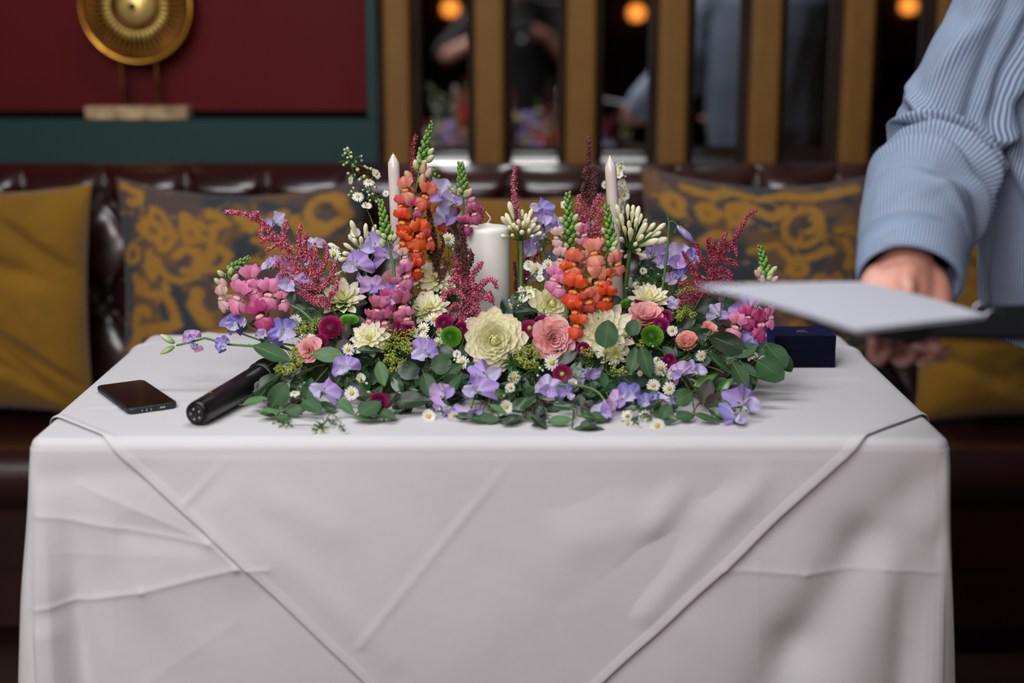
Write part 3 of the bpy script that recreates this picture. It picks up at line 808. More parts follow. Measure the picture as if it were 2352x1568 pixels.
def build_mic():
    a = Pz(450, 951, TZ + .0035 + .0175); b_ = Pz(606, 862, TZ + .004 + .024)
    ax = (b_ - a).normalized(); L = (b_ - a).length
    print('mic', L)
    M = frame(a, ax)
    t = thing('microphone', 'black wireless handheld microphone lying with its mesh head under the leaves', 'microphone', (a.x, a.y, TZ + .0035))
    body = MB().lathe([(0, .002), (.0135, .002), (.0145, .0), (.0168, .002), (.0175, .007), (.0178, .03), (.019, L * .55), (.0205, L * .86), (.021, L * .9), (.0195, L * .93)], 32, M)
    part('body', body.mesh('body', M_micbody), t)
    part('collar', MB().lathe([(.0195, L * .93), (.0225, L * .935), (.0235, L * .955), (.0225, L * .975), (.02, L * .98)], 32, M).mesh('collar', M_black), t)
    hd = [(.020, L * .975)] + [(.0245 * math.sin(PI * (.32 + .68 * k / 10)), L * .98 + .026 - .0255 * math.cos(PI * (.32 + .68 * k / 10)) - .012) for k in range(11)]
    part('mesh_head', MB().lathe(hd, 32, M).mesh('mesh_head', M_mesh), t)
    part('base_recess', MB().lathe([(0, .0015), (.0125, .0015), (.013, .0), (.0115, -.0006), (0, -.0006)], 24, M).mesh('base_recess', M_black), t)
    for k in range(5):
        an = 2 * PI * k / 5
        part('contact', MB().ball(M @ Vector((.0075 * math.cos(an), .0075 * math.sin(an), -.001)), .0019, 5, 8).mesh('contact', M_silver), t)
    up = (M.to_3x3().inverted() @ Vector((-.2, -.55, .8))).normalized()
    part('indicator_dot', MB().ball(M @ (Vector((up.x, up.y, 0)).normalized() * .0181 + Vector((0, 0, .045))), .0013, 5, 8).mesh('dot', M_orange_dot), t)
build_mic()

def build_box():
    z0 = TZ + .002
    a = Pz(1775, 846, z0); b_ = Pz(1919, 849, z0)
    Y = (a.y + b_.y) / 2; k = mpx(Y)
    zt = P(1900, 771, Y).z
    dep = P(1850, 745, Y).y
    yb = Pz(1850, 746, zt).y
    w = b_.x - a.x
    print('box', w, zt - z0, yb - Y)
    yb = min(yb, Y + .075)
    t = thing('ring_box', 'small navy velvet ring box closed at the back right of the tabletop', 'box', ((a.x + b_.x) / 2, Y + .03, z0))
    zs = z0 + (zt - z0) * .52
    bevel_box('base', (a.x, Y, z0), (b_.x, yb, zs - .0001), M_velvet, t, .0012, 2)
    bevel_box('lid', (a.x, Y, zs + .0001), (b_.x, yb, zt), M_velvet, t, .0016, 3)
    M_em = pmat('faded_gilt', (150, 100, 70), rough=.6)
    cxm = (a.x + b_.x) / 2; cy = (Y + yb) / 2
    mb = MB()
    for i in range(9):
        an = i * 2 * PI / 9
        mb.tube([(cxm + .007 * math.cos(an), cy + .005 * math.sin(an), zt + .0002), (cxm + .0035 * math.cos(an + .5), cy + .003 * math.sin(an + .5), zt + .0002)], .0004, 4)
    mb.tube([(cxm - .010, cy - .009, zt + .0002), (cxm + .010, cy - .009, zt + .0002)], .0004, 4)
    part('gilt_emblem', mb.mesh('emblem', M_em), t, label='faint gilt emblem')
    part('hinge', MB().tube([(cxm - .02, yb + .001, zs), (cxm + .02, yb + .001, zs)], .0015, 8).mesh('hinge', M_gold), t)
build_box()

# ------------------------------------------------------------------ people
def limb(mb, pts, radii, n=14):
    """rounded, tapering limb through the joints, Catmull-Rom smoothed"""
    pts = [Vector(p) for p in pts]; out = []; rr = []
    for i in range(len(pts) - 1):
        p0 = pts[max(i - 1, 0)]; p1 = pts[i]; p2 = pts[i + 1]; p3 = pts[min(i + 2, len(pts) - 1)]
        for k in range(6):
            t = k / 6
            out.append(.5 * ((2 * p1) + (p2 - p0) * t + (2 * p0 - 5 * p1 + 4 * p2 - p3) * t * t + (3 * p1 - p0 - 3 * p2 + p3) * t ** 3))
            s = t * t * (3 - 2 * t); rr.append(radii[i] * (1 - s) + radii[i + 1] * s)
    out.append(pts[-1]); rr.append(radii[-1])
    d0 = (out[0] - out[1]).normalized(); d1 = (out[-1] - out[-2]).normalized()
    pre = [(out[0] + d0 * rr[0] * math.sin(a), rr[0] * math.cos(a)) for a in (1.45, 1.1, .6)]
    post = [(out[-1] + d1 * rr[-1] * math.sin(a), rr[-1] * math.cos(a)) for a in (.6, 1.1, 1.45)]
    mb.tube([p for p, _ in pre] + out + [p for p, _ in post], [r for _, r in pre] + rr + [r for _, r in post], n)

def add_head(mb, c, yaw, pitch, s=1.0):
    """head with eye sockets, nose, mouth, chin and ears; looks along -Y turned by yaw"""
    M = Matrix.Translation(c) @ Matrix.Rotation(yaw, 4, 'Z') @ Matrix.Rotation(pitch, 4, 'X')
    P_ = []
    for i in range(25):
        a = PI * i / 24; row = []
        for j in range(32):
            th = 2 * PI * j / 32
            x = .076 * math.sin(a) * math.cos(th); y = .096 * math.sin(a) * math.sin(th); z = -.115 * math.cos(a)
            f = max(0, -math.sin(th)) * math.sin(a)
            low = max(0, -z / .115)
            x *= 1 - .28 * low ** 1.3; y *= 1 - .05 * low
            if y > 0: z += .01 * low; y *= 1 - .18 * low
            ex = min(abs(x - .031), abs(x + .031))
            y += f * .008 * math.exp(-(ex / .014) ** 2 - ((z - .012) / .012) ** 2)
            y -= f * .005 * math.exp(-((z - .030) / .009) ** 2)
            y -= f * .004 * math.exp(-((z + .052) / .006) ** 2 - (x / .022) ** 2)
            y += f * .004 * math.exp(-((z + .059) / .003) ** 2 - (x / .022) ** 2)
            y -= f * .004 * math.exp(-((z + .066) / .006) ** 2 - (x / .02) ** 2)
            y -= f * .008 * math.exp(-((z + .095) / .016) ** 2 - (x / .022) ** 2)
            row.append(M @ (Vector((x, y, z)) * s))
        P_.append(row)
    mb.grid(P_, closed_u=True)
    limb(mb, [M @ Vector((0, -.094, .018)), M @ Vector((0, -.106, -.008)), M @ Vector((0, -.114, -.026))], [.006, .008, .011], 8)
    for sx in (-1, 1):
        limb(mb, [M @ Vector((sx * .077, .004, .018)), M @ Vector((sx * .084, .012, .006)), M @ Vector((sx * .078, .004, -.022))], [.011, .013, .008], 8)
    return M

def remeshed(o, vox):
    r = o.modifiers.new('join', 'REMESH'); r.mode = 'VOXEL'; r.voxel_size = vox; r.use_smooth_shade = True
    s = o.modifiers.new('soft', 'SMOOTH'); s.factor = .5; s.iterations = 3

def sleeve_mesh(name, pts, radii, mat, seed, amp=1.0, nu=200, nv=140, thick=True):
    pts = [Vector(p) for p in pts]
    # dense centre line
    C = []; R = []
    for i in range(len(pts) - 1):
        p0 = pts[max(i - 1, 0)]; p1 = pts[i]; p2 = pts[i + 1]; p3 = pts[min(i + 2, len(pts) - 1)]
        for k in range(20):
            t = k / 20
            C.append(.5 * ((2 * p1) + (p2 - p0) * t + (2 * p0 - 5 * p1 + 4 * p2 - p3) * t * t + (3 * p1 - p0 - 3 * p2 + p3) * t ** 3))
            s = t * t * (3 - 2 * t); R.append(radii[i] * (1 - s) + radii[i + 1] * s)
    C.append(pts[-1]); R.append(radii[-1])
    C = np.array([tuple(c) for c in C]); R = np.array(R)
    L = np.concatenate([[0], np.cumsum(np.linalg.norm(np.diff(C, axis=0), axis=1))]); tot = L[-1]
    u = np.linspace(0, tot, nu)
    Cu = np.stack([np.interp(u, L, C[:, k]) for k in range(3)], -1); Ru = np.interp(u, L, R)
    D = np.gradient(Cu, axis=0); D /= np.linalg.norm(D, axis=1)[:, None]
    X = np.zeros_like(D); x = np.cross(D[0], (0, 1, 0)); x /= np.linalg.norm(x)
    for i in range(nu):
        x = x - D[i] * (x @ D[i]); x /= np.linalg.norm(x); X[i] = x
    Yv = np.cross(D, X)
    th = np.linspace(0, 2 * PI, nv, endpoint=False)
    U, TH = np.meshgrid(u / tot, th, indexing='ij')
    r = np.random.default_rng(seed)
    disp = np.zeros_like(U)
    folds = [(u0, t0, sl, am * (.45 if seed == 5 else 1.0), w) for (u0, t0, sl, am, w) in sleeve_folds(r)]
    for u0, t0, sl, am, w in folds:
        dth = (TH - t0 + PI) % (2 * PI) - PI
        line = (U - u0 - sl * dth)
        disp += am * np.exp(-(line / w) ** 2) * np.exp(-(dth / 1.15) ** 2)
    if seed == 5:
        for ul, ur, am, w in ((.46, .62, .010, .016), (.505, .645, -.010, .014), (.555, .665, .012, .015), (.595, .69, -.011, .013), (.635, .71, .011, .015), (.675, .735, -.009, .013), (.715, .775, .009, .015), (.765, .80, -.006, .014)):
            dth = np.where(TH > PI * 1.3, TH - 2 * PI, TH)
            f_ = np.clip((PI - dth) / (PI - .2), -.1, 1.2)
            disp += 1.5 * am * np.exp(-((U - (ul + (ur - ul) * f_)) / w) ** 2) * np.exp(-((dth - PI / 2) / 1.7) ** 4)
        for t0, k, u0, u1, am, w in ((.55, 0., .12, .62, -.012, .22), (1.0, .8, .15, .5, .007, .2), (2.0, -1.2, .3, .5, -.008, .16), (1.5, -.8, .2, .45, -.006, .15), (2.5, 0, .15, .5, .005, .25)):
            disp += 1.4 * am * np.exp(-((TH - t0 - k * (U - .3)) / w) ** 2) * smoothstep(u0 - .08, u0, U) * (1 - smoothstep(u1, u1 + .08, U))
    disp += .0022 * fsin(np.cos(TH) * 2 + U * 9, np.sin(TH) * 2 + U * 3, seed, 1.5, 3)
    disp *= amp * smoothstep(0, .06, U) * (1 - smoothstep(.88, .93, U))
    rad = Ru[:, None] + disp
    V = Cu[:, None, :] + rad[..., None] * (np.cos(TH)[..., None] * X[:, None, :] + np.sin(TH)[..., None] * Yv[:, None, :])
    su = TH * .068
    return np_mesh(name, V.reshape(-1, 3), grid_faces(nu, nv, True), mat, su=su.reshape(-1)), Cu, X, Yv

def sleeve_folds(r):
    out = []
    for k in range(30):
        u0 = r.normal(.55, .17); t0 = r.uniform(0, 2 * PI)
        out.append((u0, t0, r.uniform(.03, .10) * r.choice([-1, 1, 1]), r.uniform(.008, .017) * r.choice([1, 1, -1]), r.uniform(.014, .03)))
    for k in range(8):
        out.append((r.uniform(.1, .4), r.uniform(0, 2 * PI), r.uniform(.12, .3), r.uniform(.006, .011) * r.choice([1, -1]), r.uniform(.02, .04)))
    return out

SHR = (.705, 1.96, 1.43); ELR = (.563, 1.945, 1.105); WRR = (.478, 1.700, 1.013)
SHL = (1.065, 1.98, 1.43); ELL = (1.17, 1.90, 1.12); WRL = (.86, 1.66, 1.0)
def build_man():
    t = thing('person', 'man in a pale blue striped shirt and dark trousers, holding out an open black folder', 'person', (.89, 2.0, 0))
    mb = MB()
    limb(mb, [(.89, 2.0, .9), (.885, 2.0, 1.1), (.885, 1.985, 1.28), (.885, 1.985, 1.38)], [.13, .125, .135, .10], 24)
    limb(mb, [(.73, 1.97, 1.41), (.885, 1.985, 1.43), (1.04, 1.98, 1.41)], [.055, .065, .055])
    limb(mb, [(.885, 1.985, 1.40), (.882, 1.965, 1.50), (.88, 1.945, 1.58)], [.062, .055, .055], 18)
    MH = add_head(mb, Vector((.875, 1.91, 1.66)), math.radians(-8), math.radians(22))
    limb(mb, [SHR, ELR, (.515, 1.80, 1.055), WRR], [.05, .040, .036, .027])
    limb(mb, [SHL, ELL, (1.0, 1.78, 1.055), WRL], [.05, .040, .036, .027])
    # right hand: palm under the folder, thumb on top of the page edge
    w = Vector(WRR)
    limb(mb, [w, (.464, 1.655, .985), (.454, 1.615, .960)], [.033, .036, .028])
    limb(mb, [(.440, 1.675, .998), (.434, 1.655, .982), (.424, 1.615, .954)], [.022, .026, .019])
    limb(mb, [(.502, 1.68, .998), (.500, 1.655, .980), (.488, 1.615, .954)], [.020, .022, .017])
    for k, (x0, x1, ln) in enumerate([(.424, .412, .062), (.444, .437, .070), (.464, .461, .066), (.483, .483, .052)]):
        a = Vector((x0, 1.61, .950))
        limb(mb, [a, (x1, 1.61 - ln * .55, .932), (x1, 1.61 - ln * .95, .931), (x1 + .001, 1.61 - ln * 1.35, .944)], [.0095, .009, .0083, .007], 10)
    limb(mb, [(.480, 1.685, 1.012), (.470, 1.655, 1.012), (.460, 1.632, 1.006), (.455, 1.606, .9985)], [.019, .015, .0115, .0090], 12)
    limb(mb, [(.455, 1.70, 1.005), (.442, 1.668, .998)], [.02, .017])
    # left hand holds the far corner of the folder
    w = Vector(WRL)
    limb(mb, [w, (.80, 1.63, .972), (.76, 1.615, .958)], [.026, .029, .025])
    for k, (dx, dy) in enumerate([(-.07, .02), (-.075, 0), (-.07, -.02), (-.055, -.036)]):
        limb(mb, [(.775 + dx * .1, 1.62 + dy, .955), (.775 + dx * .6, 1.615 + dy, .944), (.775 + dx, 1.61 + dy, .95)], [.0095, .0088, .0075], 10)
    limb(mb, [(.84, 1.66, .998), (.79, 1.64, 1.000), (.765, 1.635, .994)], [.017, .012, .009], 10)
    # legs
    for x in (.86, 1.03):
        limb(mb, [(x, 2.01, .9), (x, 2.01, .50), (x, 2.03, .12)], [.085, .055, .04])
    body = part('body', mb.mesh('body', M_skin), t); remeshed(body, .005)
    # hair
    P_ = []
    for i in range(15):
        a = PI * .5 * i / 14 + .02
        P_.append([MH @ Vector((.083 * math.sin(a) * math.cos(th), .012 + .100 * math.sin(a) * math.sin(th) * (1 if math.sin(th) > -.2 else .9), .02 + .103 * math.cos(a) - (.05 * (i / 14) ** 3 if math.sin(th) > .1 else 0) + .003 * math.sin(9 * th))) for th in [2 * PI * j / 30 for j in range(30)]])
    h = part('hair', MB().grid(P_, closed_u=True).mesh('hair', M_hair), t)
    sd = h.modifiers.new('thick', 'SOLIDIFY'); sd.thickness = .008
    em = MB()
    for sx in (-1, 1):
        em.ball(MH @ Vector((sx * .031, -.082, .012)), .0115, 8, 10)
    part('eye', em.mesh('eye', pmat('eye_white', (225, 220, 215), rough=.3)), t)
    # shirt torso
    nz, nt = 220, 260
    zs = np.linspace(0, 1, nz); th = np.linspace(0, 2 * PI, nt, endpoint=False)
    Zv = .845 + zs * (1.50 - .845)
    a_ = np.interp(Zv, [.845, .95, 1.1, 1.25, 1.36, 1.43, 1.47, 1.50], [.200, .212, .212, .215, .212, .170, .100, .066])
    b_ = np.interp(Zv, [.845, .95, 1.1, 1.25, 1.36, 1.43, 1.47, 1.50], [.152, .160, .155, .145, .130, .105, .080, .062])
    cxv = np.interp(Zv, [.845, 1.1, 1.5], [.892, .868, .885]); cyv = np.interp(Zv, [.845, 1.1, 1.5], [1.99, 1.985, 1.97])
    Z2, TH = np.meshgrid(Zv, th, indexing='ij')
    n_ = 2.4
    ce, se = np.cos(TH), np.sin(TH)
    rr = (np.abs(ce) ** n_ + np.abs(se) ** n_) ** (-1 / n_)
    dsp = .006 * fsin(np.cos(TH) * 2.5, np.sin(TH) * 2.5 + Z2 * 4, 131, 1.4, 3) + .006 * np.sin(TH * 11 + 3 * Z2) * smoothstep(1.0, .845, Z2)
    dsp += .007 * np.exp(-(((Z2 - 1.12) + .25 * (((TH - 3.6 + PI) % (2 * PI)) - PI)) / .02) ** 2) + .006 * np.exp(-(((Z2 - 1.2) + .4 * (((TH - 3.9 + PI) % (2 * PI)) - PI)) / .025) ** 2)
    X = cxv[:, None] + (a_[:, None] + dsp) * rr * ce; Y = cyv[:, None] + (b_[:, None] + dsp) * rr * se
    Z3 = Z2 + (.02 * np.cos(2 * TH)) * smoothstep(.9, .845, Z2)
    su = np.where(TH > PI, TH - 2 * PI, TH) * .17
    sh = part('shirt', np_mesh('shirt', np.stack([X, Y, Z3], -1).reshape(-1, 3), grid_faces(nz, nt, True), M_shirt, su=su.reshape(-1)), t, label='pale blue striped shirt')
    sd = sh.modifiers.new('thick', 'SOLIDIFY'); sd.thickness = .0015
    m1, C1, X1, Y1 = sleeve_mesh('sleeve', [(.80, 1.975, 1.45), (.735, 1.965, 1.425), (.638, 1.955, 1.26), (.588, 1.95, 1.115), (.530, 1.84, 1.065), (.485, 1.70, 1.008), (.478, 1.68, .998)], [.07, .085, .071, .078, .074, .064, .060], M_shirt, 5, 1.25)
    o = part('sleeve', m1, sh)
    sd = o.modifiers.new('thick', 'SOLIDIFY'); sd.thickness = .0012
    m2, *_ = sleeve_mesh('sleeve', [(.97, 1.975, 1.45), (1.055, 1.98, 1.415), (1.14, 1.95, 1.25), (1.175, 1.90, 1.115), (1.06, 1.81, 1.065), (.90, 1.69, 1.015), (.87, 1.67, 1.005)], [.07, .092, .086, .084, .072, .058, .054], M_shirt, 8, 1.1, 120, 80)
    o = part('sleeve', m2, sh)
    for (c0, c1) in (((.482, 1.706, 1.012), (.476, 1.684, .9975)), ((.905, 1.694, 1.017), (.865, 1.665, 1.003))):
        c0 = Vector(c0); d = (Vector(c1) - c0).normalized()
        M = frame(c0 - d * .028, d)
        cm_ = MB().lathe([(.0560, 0), (.063, .002), (.0625, .030), (.0605, .058), (.0592, .0605), (.0575, .059), (.0570, .003)], 48, M)
        part('cuff', cm_.mesh('cuff', M_cuff), sh, label='plain pale blue cuff')
    # collar and placket
    cl = []
    for k in range(25):
        a = -PI / 2 + .12 + (2 * PI - .24) * k / 24
        c, s = math.cos(a), math.sin(a)
        cl.append([Vector((.885 + .062 * c, 1.968 + .062 * s, 1.485)), Vector((.885 + .060 * c, 1.966 + .06 * s, 1.525)), Vector((.885 + .072 * c, 1.964 + .072 * s, 1.52)), Vector((.885 + .088 * c, 1.962 + .088 * s, 1.475 - (.02 if s < -.8 else 0)))])
    co = part('collar', MB().grid(cl).mesh('collar', M_cuff), sh); sd = co.modifiers.new('thick', 'SOLIDIFY'); sd.thickness = .0015
    bb = MB().lathe([(0, .002), (.005, .0018), (.0058, 0)], 12).mesh('shirt_button', M_paper)
    for z in (1.0, 1.1, 1.2, 1.3, 1.39):
        yy = float(np.interp(z, Zv, cyv) - np.interp(z, Zv, b_)) - .006
        part('shirt_button', bb, sh, frame((float(np.interp(z, Zv, cxv)), yy, z), (0, -1, 0)))
    tr = MB()
    limb(tr, [(.87, 2.03, .86), (.885, 2.02, .50), (.88, 2.02, .07)], [.112, .088, .076], 28)
    limb(tr, [(1.0, 2.02, .86), (1.045, 2.01, .50), (1.05, 2.02, .07)], [.112, .088, .076], 28)
    limb(tr, [(.87, 2.01, .93), (.97, 2.01, .93)], [.125, .125], 28)
    tro = part('trousers', tr.mesh('trousers', M_trouser), t, label='dark trousers'); remeshed(tro, .012)
    for x in (.86, 1.05):
        s_ = MB(); s_.ball((x, 1.93, .042), (.045, .145, .042), 10, 18); s_.ball((x, 2.0, .06), (.043, .07, .055), 10, 18)
        s_.box((x - .043, 1.80, .0), (x + .043, 2.07, .016))
        part('shoe', s_.mesh('shoe', M_blackgloss), t)
build_man()

def build_folder():
    t = thing('open_folder', 'open black folder with white pages on its left half, held level by the man', 'folder', (.45, 1.6, .975))
    A, B, C, D = P(1598, 656, 1.42), P(1965, 758, 1.40), P(2268, 724, 1.53), P(1965, 646, 1.62)
    def quad(A, B, C, D, z=0, bend=0.0, n=24, th=.002):
        top = []; bot = []
        for i in range(n + 1):
            u = i / n; r1 = []; r2 = []
            for j in range(n + 1):
                v = j / n
                p = (A * (1 - u) + B * u) * (1 - v) + (D * (1 - u) + C * u) * v
                p = p + Vector((0, 0, z + bend * math.sin(PI * u) + bend * .3 * math.sin(PI * v)))
                r1.append(p); r2.append(p - Vector((0, 0, th)))
            top.append(r1); bot.append(r2[::-1])
        mb = MB().grid(top).grid(bot)
        e1 = [r[0] for r in top]; e1b = [p - Vector((0, 0, th)) for p in e1]; mb.grid([e1, e1b])
        e1 = [r[-1] for r in top]; e1b = [p - Vector((0, 0, th)) for p in e1]; mb.grid([e1, e1b])
        mb.grid([top[0], [p - Vector((0, 0, th)) for p in top[0]]]); mb.grid([top[-1], [p - Vector((0, 0, th)) for p in top[-1]]])
        return mb
    part('page', quad(A, B, C, D, 0, .003, th=.0006).mesh('page', M_paper), t, label='white page')
    part('page', quad(A + Vector((.012, .003, -.002)), B + Vector((.004, .004, -.003)), C + Vector((0, 0, -.003)), D + Vector((.004, -.006, -.002)), 0, .002, th=.0012).mesh('page', M_paper), t, label='white page')
    A2, B2, C2, D2 = P(1850, 722, 1.47), P(2050, 776, 1.41), P(2300, 752, 1.53), P(2010, 668, 1.61)
    part('front_cover', quad(A2, B2, C2, D2, -.001, 0, th=.004).mesh('front_cover', M_folder), t)
    E2, F2 = P(2560, 770, 1.46), P(2520, 682, 1.62)
    D3 = P(2240, 704, 1.60)
    part('back_cover', quad(B2 + Vector((.035, .012, .002)), E2, F2, D3, 0, -.002, th=.006).mesh('back_cover', M_folder), t)
    for f in (.3, .7):
        p = C2.lerp(D3, .0) * (1 - f) + D3 * f
        part('ring', MB().tube([p + Vector((.012 * math.cos(a), 0, .012 * math.sin(a))) for a in [PI * k / 10 for k in range(11)]], .0012, 6).mesh('ring', M_silver), t)
build_folder()

# the photographer stands right behind the lens and shows only in the mirror
def build_photographer():
    t = thing('person', 'photographer in dark clothes holding a camera, seen blurred in the mirror', 'person', (.04, -.42, 0))
    mb = MB()
    limb(mb, [(.04, -.42, .9), (.04, -.42, 1.15), (.04, -.40, 1.30)], [.13, .12, .12], 20)
    limb(mb, [(-.13, -.40, 1.33), (.04, -.40, 1.35), (.21, -.40, 1.33)], [.055, .06, .055])
    limb(mb, [(.04, -.40, 1.33), (.04, -.37, 1.44)], [.055, .052])
    MH = add_head(mb, Vector((.04, -.36, 1.53)), 0, math.radians(10))
    for sx, sh, el, wr, hd in ((-1, (-.15, -.40, 1.34), (-.34, -.30, 1.13), (-.13, -.20, 1.235), (-.055, -.17, 1.245)), (1, (.23, -.40, 1.34), (.30, -.30, 1.10), (.17, -.20, 1.23), (.115, -.17, 1.245))):
        limb(mb, [sh, el, wr], [.05, .042, .028]); limb(mb, [wr, hd], [.028, .032])
        for k in range(4):
            limb(mb, [Vector(hd) + Vector((0, -.005, .03 - .02 * k)), Vector(hd) + Vector((-sx * .03, .03, .03 - .02 * k)), Vector(hd) + Vector((-sx * .05, .028, .03 - .02 * k))], [.010, .009, .0075], 8)
        limb(mb, [Vector(hd) + Vector((0, -.02, -.02)), Vector(hd) + Vector((-sx * .04, -.01, -.035))], [.012, .009], 8)
    for x in (-.06, .14): limb(mb, [(x, -.42, .9), (x, -.41, .5), (x, -.42, .1)], [.085, .055, .04])
    body = part('body', mb.mesh('body', M_skin), t); remeshed(body, .007)
    P_ = []
    for i in range(15):
        a = PI * .5 * i / 14 + .02
        P_.append([MH @ Vector((.085 * math.sin(a) * math.cos(th), .012 + .104 * math.sin(a) * math.sin(th) * (1 if math.sin(th) > -.2 else .9), .02 + .106 * math.cos(a) - (.08 * (i / 14) ** 3 if math.sin(th) > .1 else 0))) for th in [2 * PI * j / 30 for j in range(30)]])
    h = part('hair', MB().grid(P_, closed_u=True).mesh('hair', M_hair), t); sd = h.modifiers.new('thick', 'SOLIDIFY'); sd.thickness = .008
    js = MB()
    limb(js, [(.04, -.42, .86), (.04, -.42, 1.15), (.04, -.41, 1.30)], [.165, .15, .145], 28)
    limb(js, [(-.13, -.41, 1.33), (.04, -.41, 1.35), (.21, -.41, 1.33)], [.075, .07, .075], 18)
    limb(js, [(-.15, -.40, 1.34), (-.27, -.34, 1.21), (-.335, -.305, 1.14)], [.07, .06, .056], 18)
    limb(js, [(.23, -.40, 1.34), (.28, -.34, 1.21), (.30, -.30, 1.11)], [.07, .06, .056], 18)
    j = part('jacket', js.mesh('jacket', M_trouser), t, label='dark top'); remeshed(j, .012)
    tr = MB()
    for x in (-.06, .14): limb(tr, [(x, -.42, .88), (x, -.41, .5), (x, -.42, .08)], [.11, .085, .075], 24)
    limb(tr, [(-.04, -.42, .92), (.12, -.42, .92)], [.12, .12], 24)
    o = part('trousers', tr.mesh('trousers', M_trouser), t); remeshed(o, .012)
    for x in (-.06, .14):
        s_ = MB(); s_.ball((x, -.36, .042), (.045, .14, .042), 10, 16); s_.box((x - .042, -.5, 0), (x + .042, -.23, .016)); s_.ball((x, -.44, .06), (.043, .07, .055), 10, 16)
        part('shoe', s_.mesh('shoe', M_blackgloss), t)
    # the camera in the photographer's hands
    c = thing('camera', 'black camera with a round lens held by the photographer in the mirror', 'camera', (.03, -.14, 1.2))
    bevel_box('body', (-.04, -.17, 1.195), (.105, -.115, 1.29), M_black, c, .008, 3)
    bevel_box('viewfinder_hump', (.01, -.165, 1.288), (.058, -.118, 1.312), M_black, c, .006, 3)
    F = Matrix.Translation((.033, -.118, 1.24)) @ Matrix.Rotation(-PI / 2, 4, 'X')
    part('lens_barrel', MB().lathe([(.034, 0), (.034, .03), (.037, .032), (.037, .055), (.033, .057), (.030, .050), (0, .046)], 32, F).mesh('lens_barrel', M_blackgloss), c)
    part('shutter_button', MB().lathe([(0, .006), (.006, .006), (.007, 0)], 12, Matrix.Translation((-.02, -.135, 1.289))).mesh('shutter_button', M_silver), c)
build_photographer()

# ================================================================== flowers
def petal_grid(mb, L, Wd, M=None, nu=7, nv=5, shape=None, cup=.25, curl=.5, ruffle=0., rk=3., ph=0., t0=0., t1=1., tip=.0, notch=0.):
    shape = shape or (lambda u: (math.sin(PI * min(1, u * .93 + .05)) ** .75))
    P_ = []; T = []
    y = z = 0; ds = L / (nu - 1)
    for i in range(nu):
        u = i / (nu - 1); th = curl * u
        if i: y += math.cos(th) * ds; z += math.sin(th) * ds
        w = Wd / 2 * max(shape(u), .02)
        row = []; tr = []
        for j in range(nv):
            v = -1 + 2 * j / (nv - 1)
            zz = z + cup * w * v * v + ruffle * Wd * math.sin(rk * PI * v + ph) * u * u
            yy = y - notch * L * (1 - abs(v)) * (u ** 6) - tip * L * v * v * u ** 3
            p = Vector((v * w, yy, zz))
            row.append(M @ p if M is not None else p); tr.append(t0 + (t1 - t0) * u)
        P_.append(row); T.append(tr)
    mb.grid(P_, T); return mb

# ---- materials of plants
MP_dahlia = petalmat('dahlia_cream', [(0, (252, 250, 160)), (.5, (255, 254, 206)), (.9, (255, 250, 222)), (1, (255, 226, 218))], .38, namp=.04)
MP_dahlia2 = petalmat('dahlia_blush', [(0, (252, 250, 160)), (.5, (255, 253, 212)), (.88, (255, 248, 226)), (1, (255, 222, 214))], .38, namp=.04)
MP_dahliac = petalmat('dahlia_heart', [(0, (226, 226, 110)), (.5, (248, 246, 160)), (1, (255, 252, 200))], .3, namp=.05)
MP_rose = petalmat('rose_pink', [(0, (244, 146, 148)), (.6, (255, 184, 184)), (1, (255, 206, 204))], .4, namp=.06)
MP_peach = petalmat('carnation_peach', [(0, (236, 160, 144)), (.6, (250, 190, 174)), (1, (248, 168, 160))], .35)
MP_lilac = petalmat('pea_lilac', [(0, (226, 206, 236)), (.4, (200, 174, 232)), (1, (178, 146, 224))], .35, namp=.16, nscale=90)
MP_lilac_pale = petalmat('pea_pale', [(0, (232, 226, 240)), (.5, (212, 202, 236)), (1, (198, 182, 230))], .35, namp=.14, nscale=90)
MP_blue = petalmat('pea_blue', [(0, (206, 200, 236)), (.4, (168, 156, 226)), (1, (144, 130, 214))], .35, namp=.16, nscale=90)
MP_mauve = petalmat('pea_mauve', [(0, (236, 216, 232)), (.5, (216, 182, 222)), (1, (200, 154, 208))], .35, namp=.14)
MP_cream = petalmat('cream_keel', [(0, (216, 222, 196)), (1, (238, 234, 228))], .3)
MP_coral = petalmat('snap_coral', [(0, (232, 140, 120)), (.5, (232, 112, 92)), (1, (222, 84, 60))], .3)
MP_orange = petalmat('snap_orange', [(0, (232, 96, 60)), (.5, (236, 90, 34)), (1, (240, 84, 26))], .3)
MP_salmon = petalmat('snap_salmon', [(0, (222, 190, 150)), (.5, (232, 150, 124)), (1, (226, 120, 108))], .3)
MP_pink = petalmat('snap_pink', [(0, (244, 206, 200)), (.5, (236, 146, 184)), (1, (226, 120, 174))], .3)
MP_deep = petalmat('snap_deep', [(0, (214, 120, 160)), (.5, (206, 78, 140)), (1, (186, 56, 118))], .3)
MP_dusty = petalmat('snap_dusty', [(0, (214, 150, 164)), (.5, (196, 104, 142)), (1, (182, 84, 124))], .3)
MP_blush = petalmat('snap_blush', [(0, (230, 222, 190)), (.5, (232, 200, 190)), (1, (224, 170, 172))], .3)
MP_palate = petalmat('snap_palate', [(0, (236, 110, 66)), (1, (246, 146, 60))], .2)
MP_palate2 = petalmat('snap_palate_pale', [(0, (230, 140, 172)), (.7, (238, 166, 180)), (1, (244, 206, 184))], .25)
MP_bud = petalmat('bud_green', [(0, (74, 118, 48)), (.6, (112, 158, 66)), (1, (146, 186, 92))], .2)
MP_budpale = petalmat('bud_pale', [(0, (120, 160, 78)), (.5, (188, 204, 138)), (1, (226, 216, 176))], .2)
MP_budsalmon = petalmat('bud_salmon', [(0, (140, 150, 80)), (.45, (206, 176, 124)), (1, (216, 150, 120))], .2)
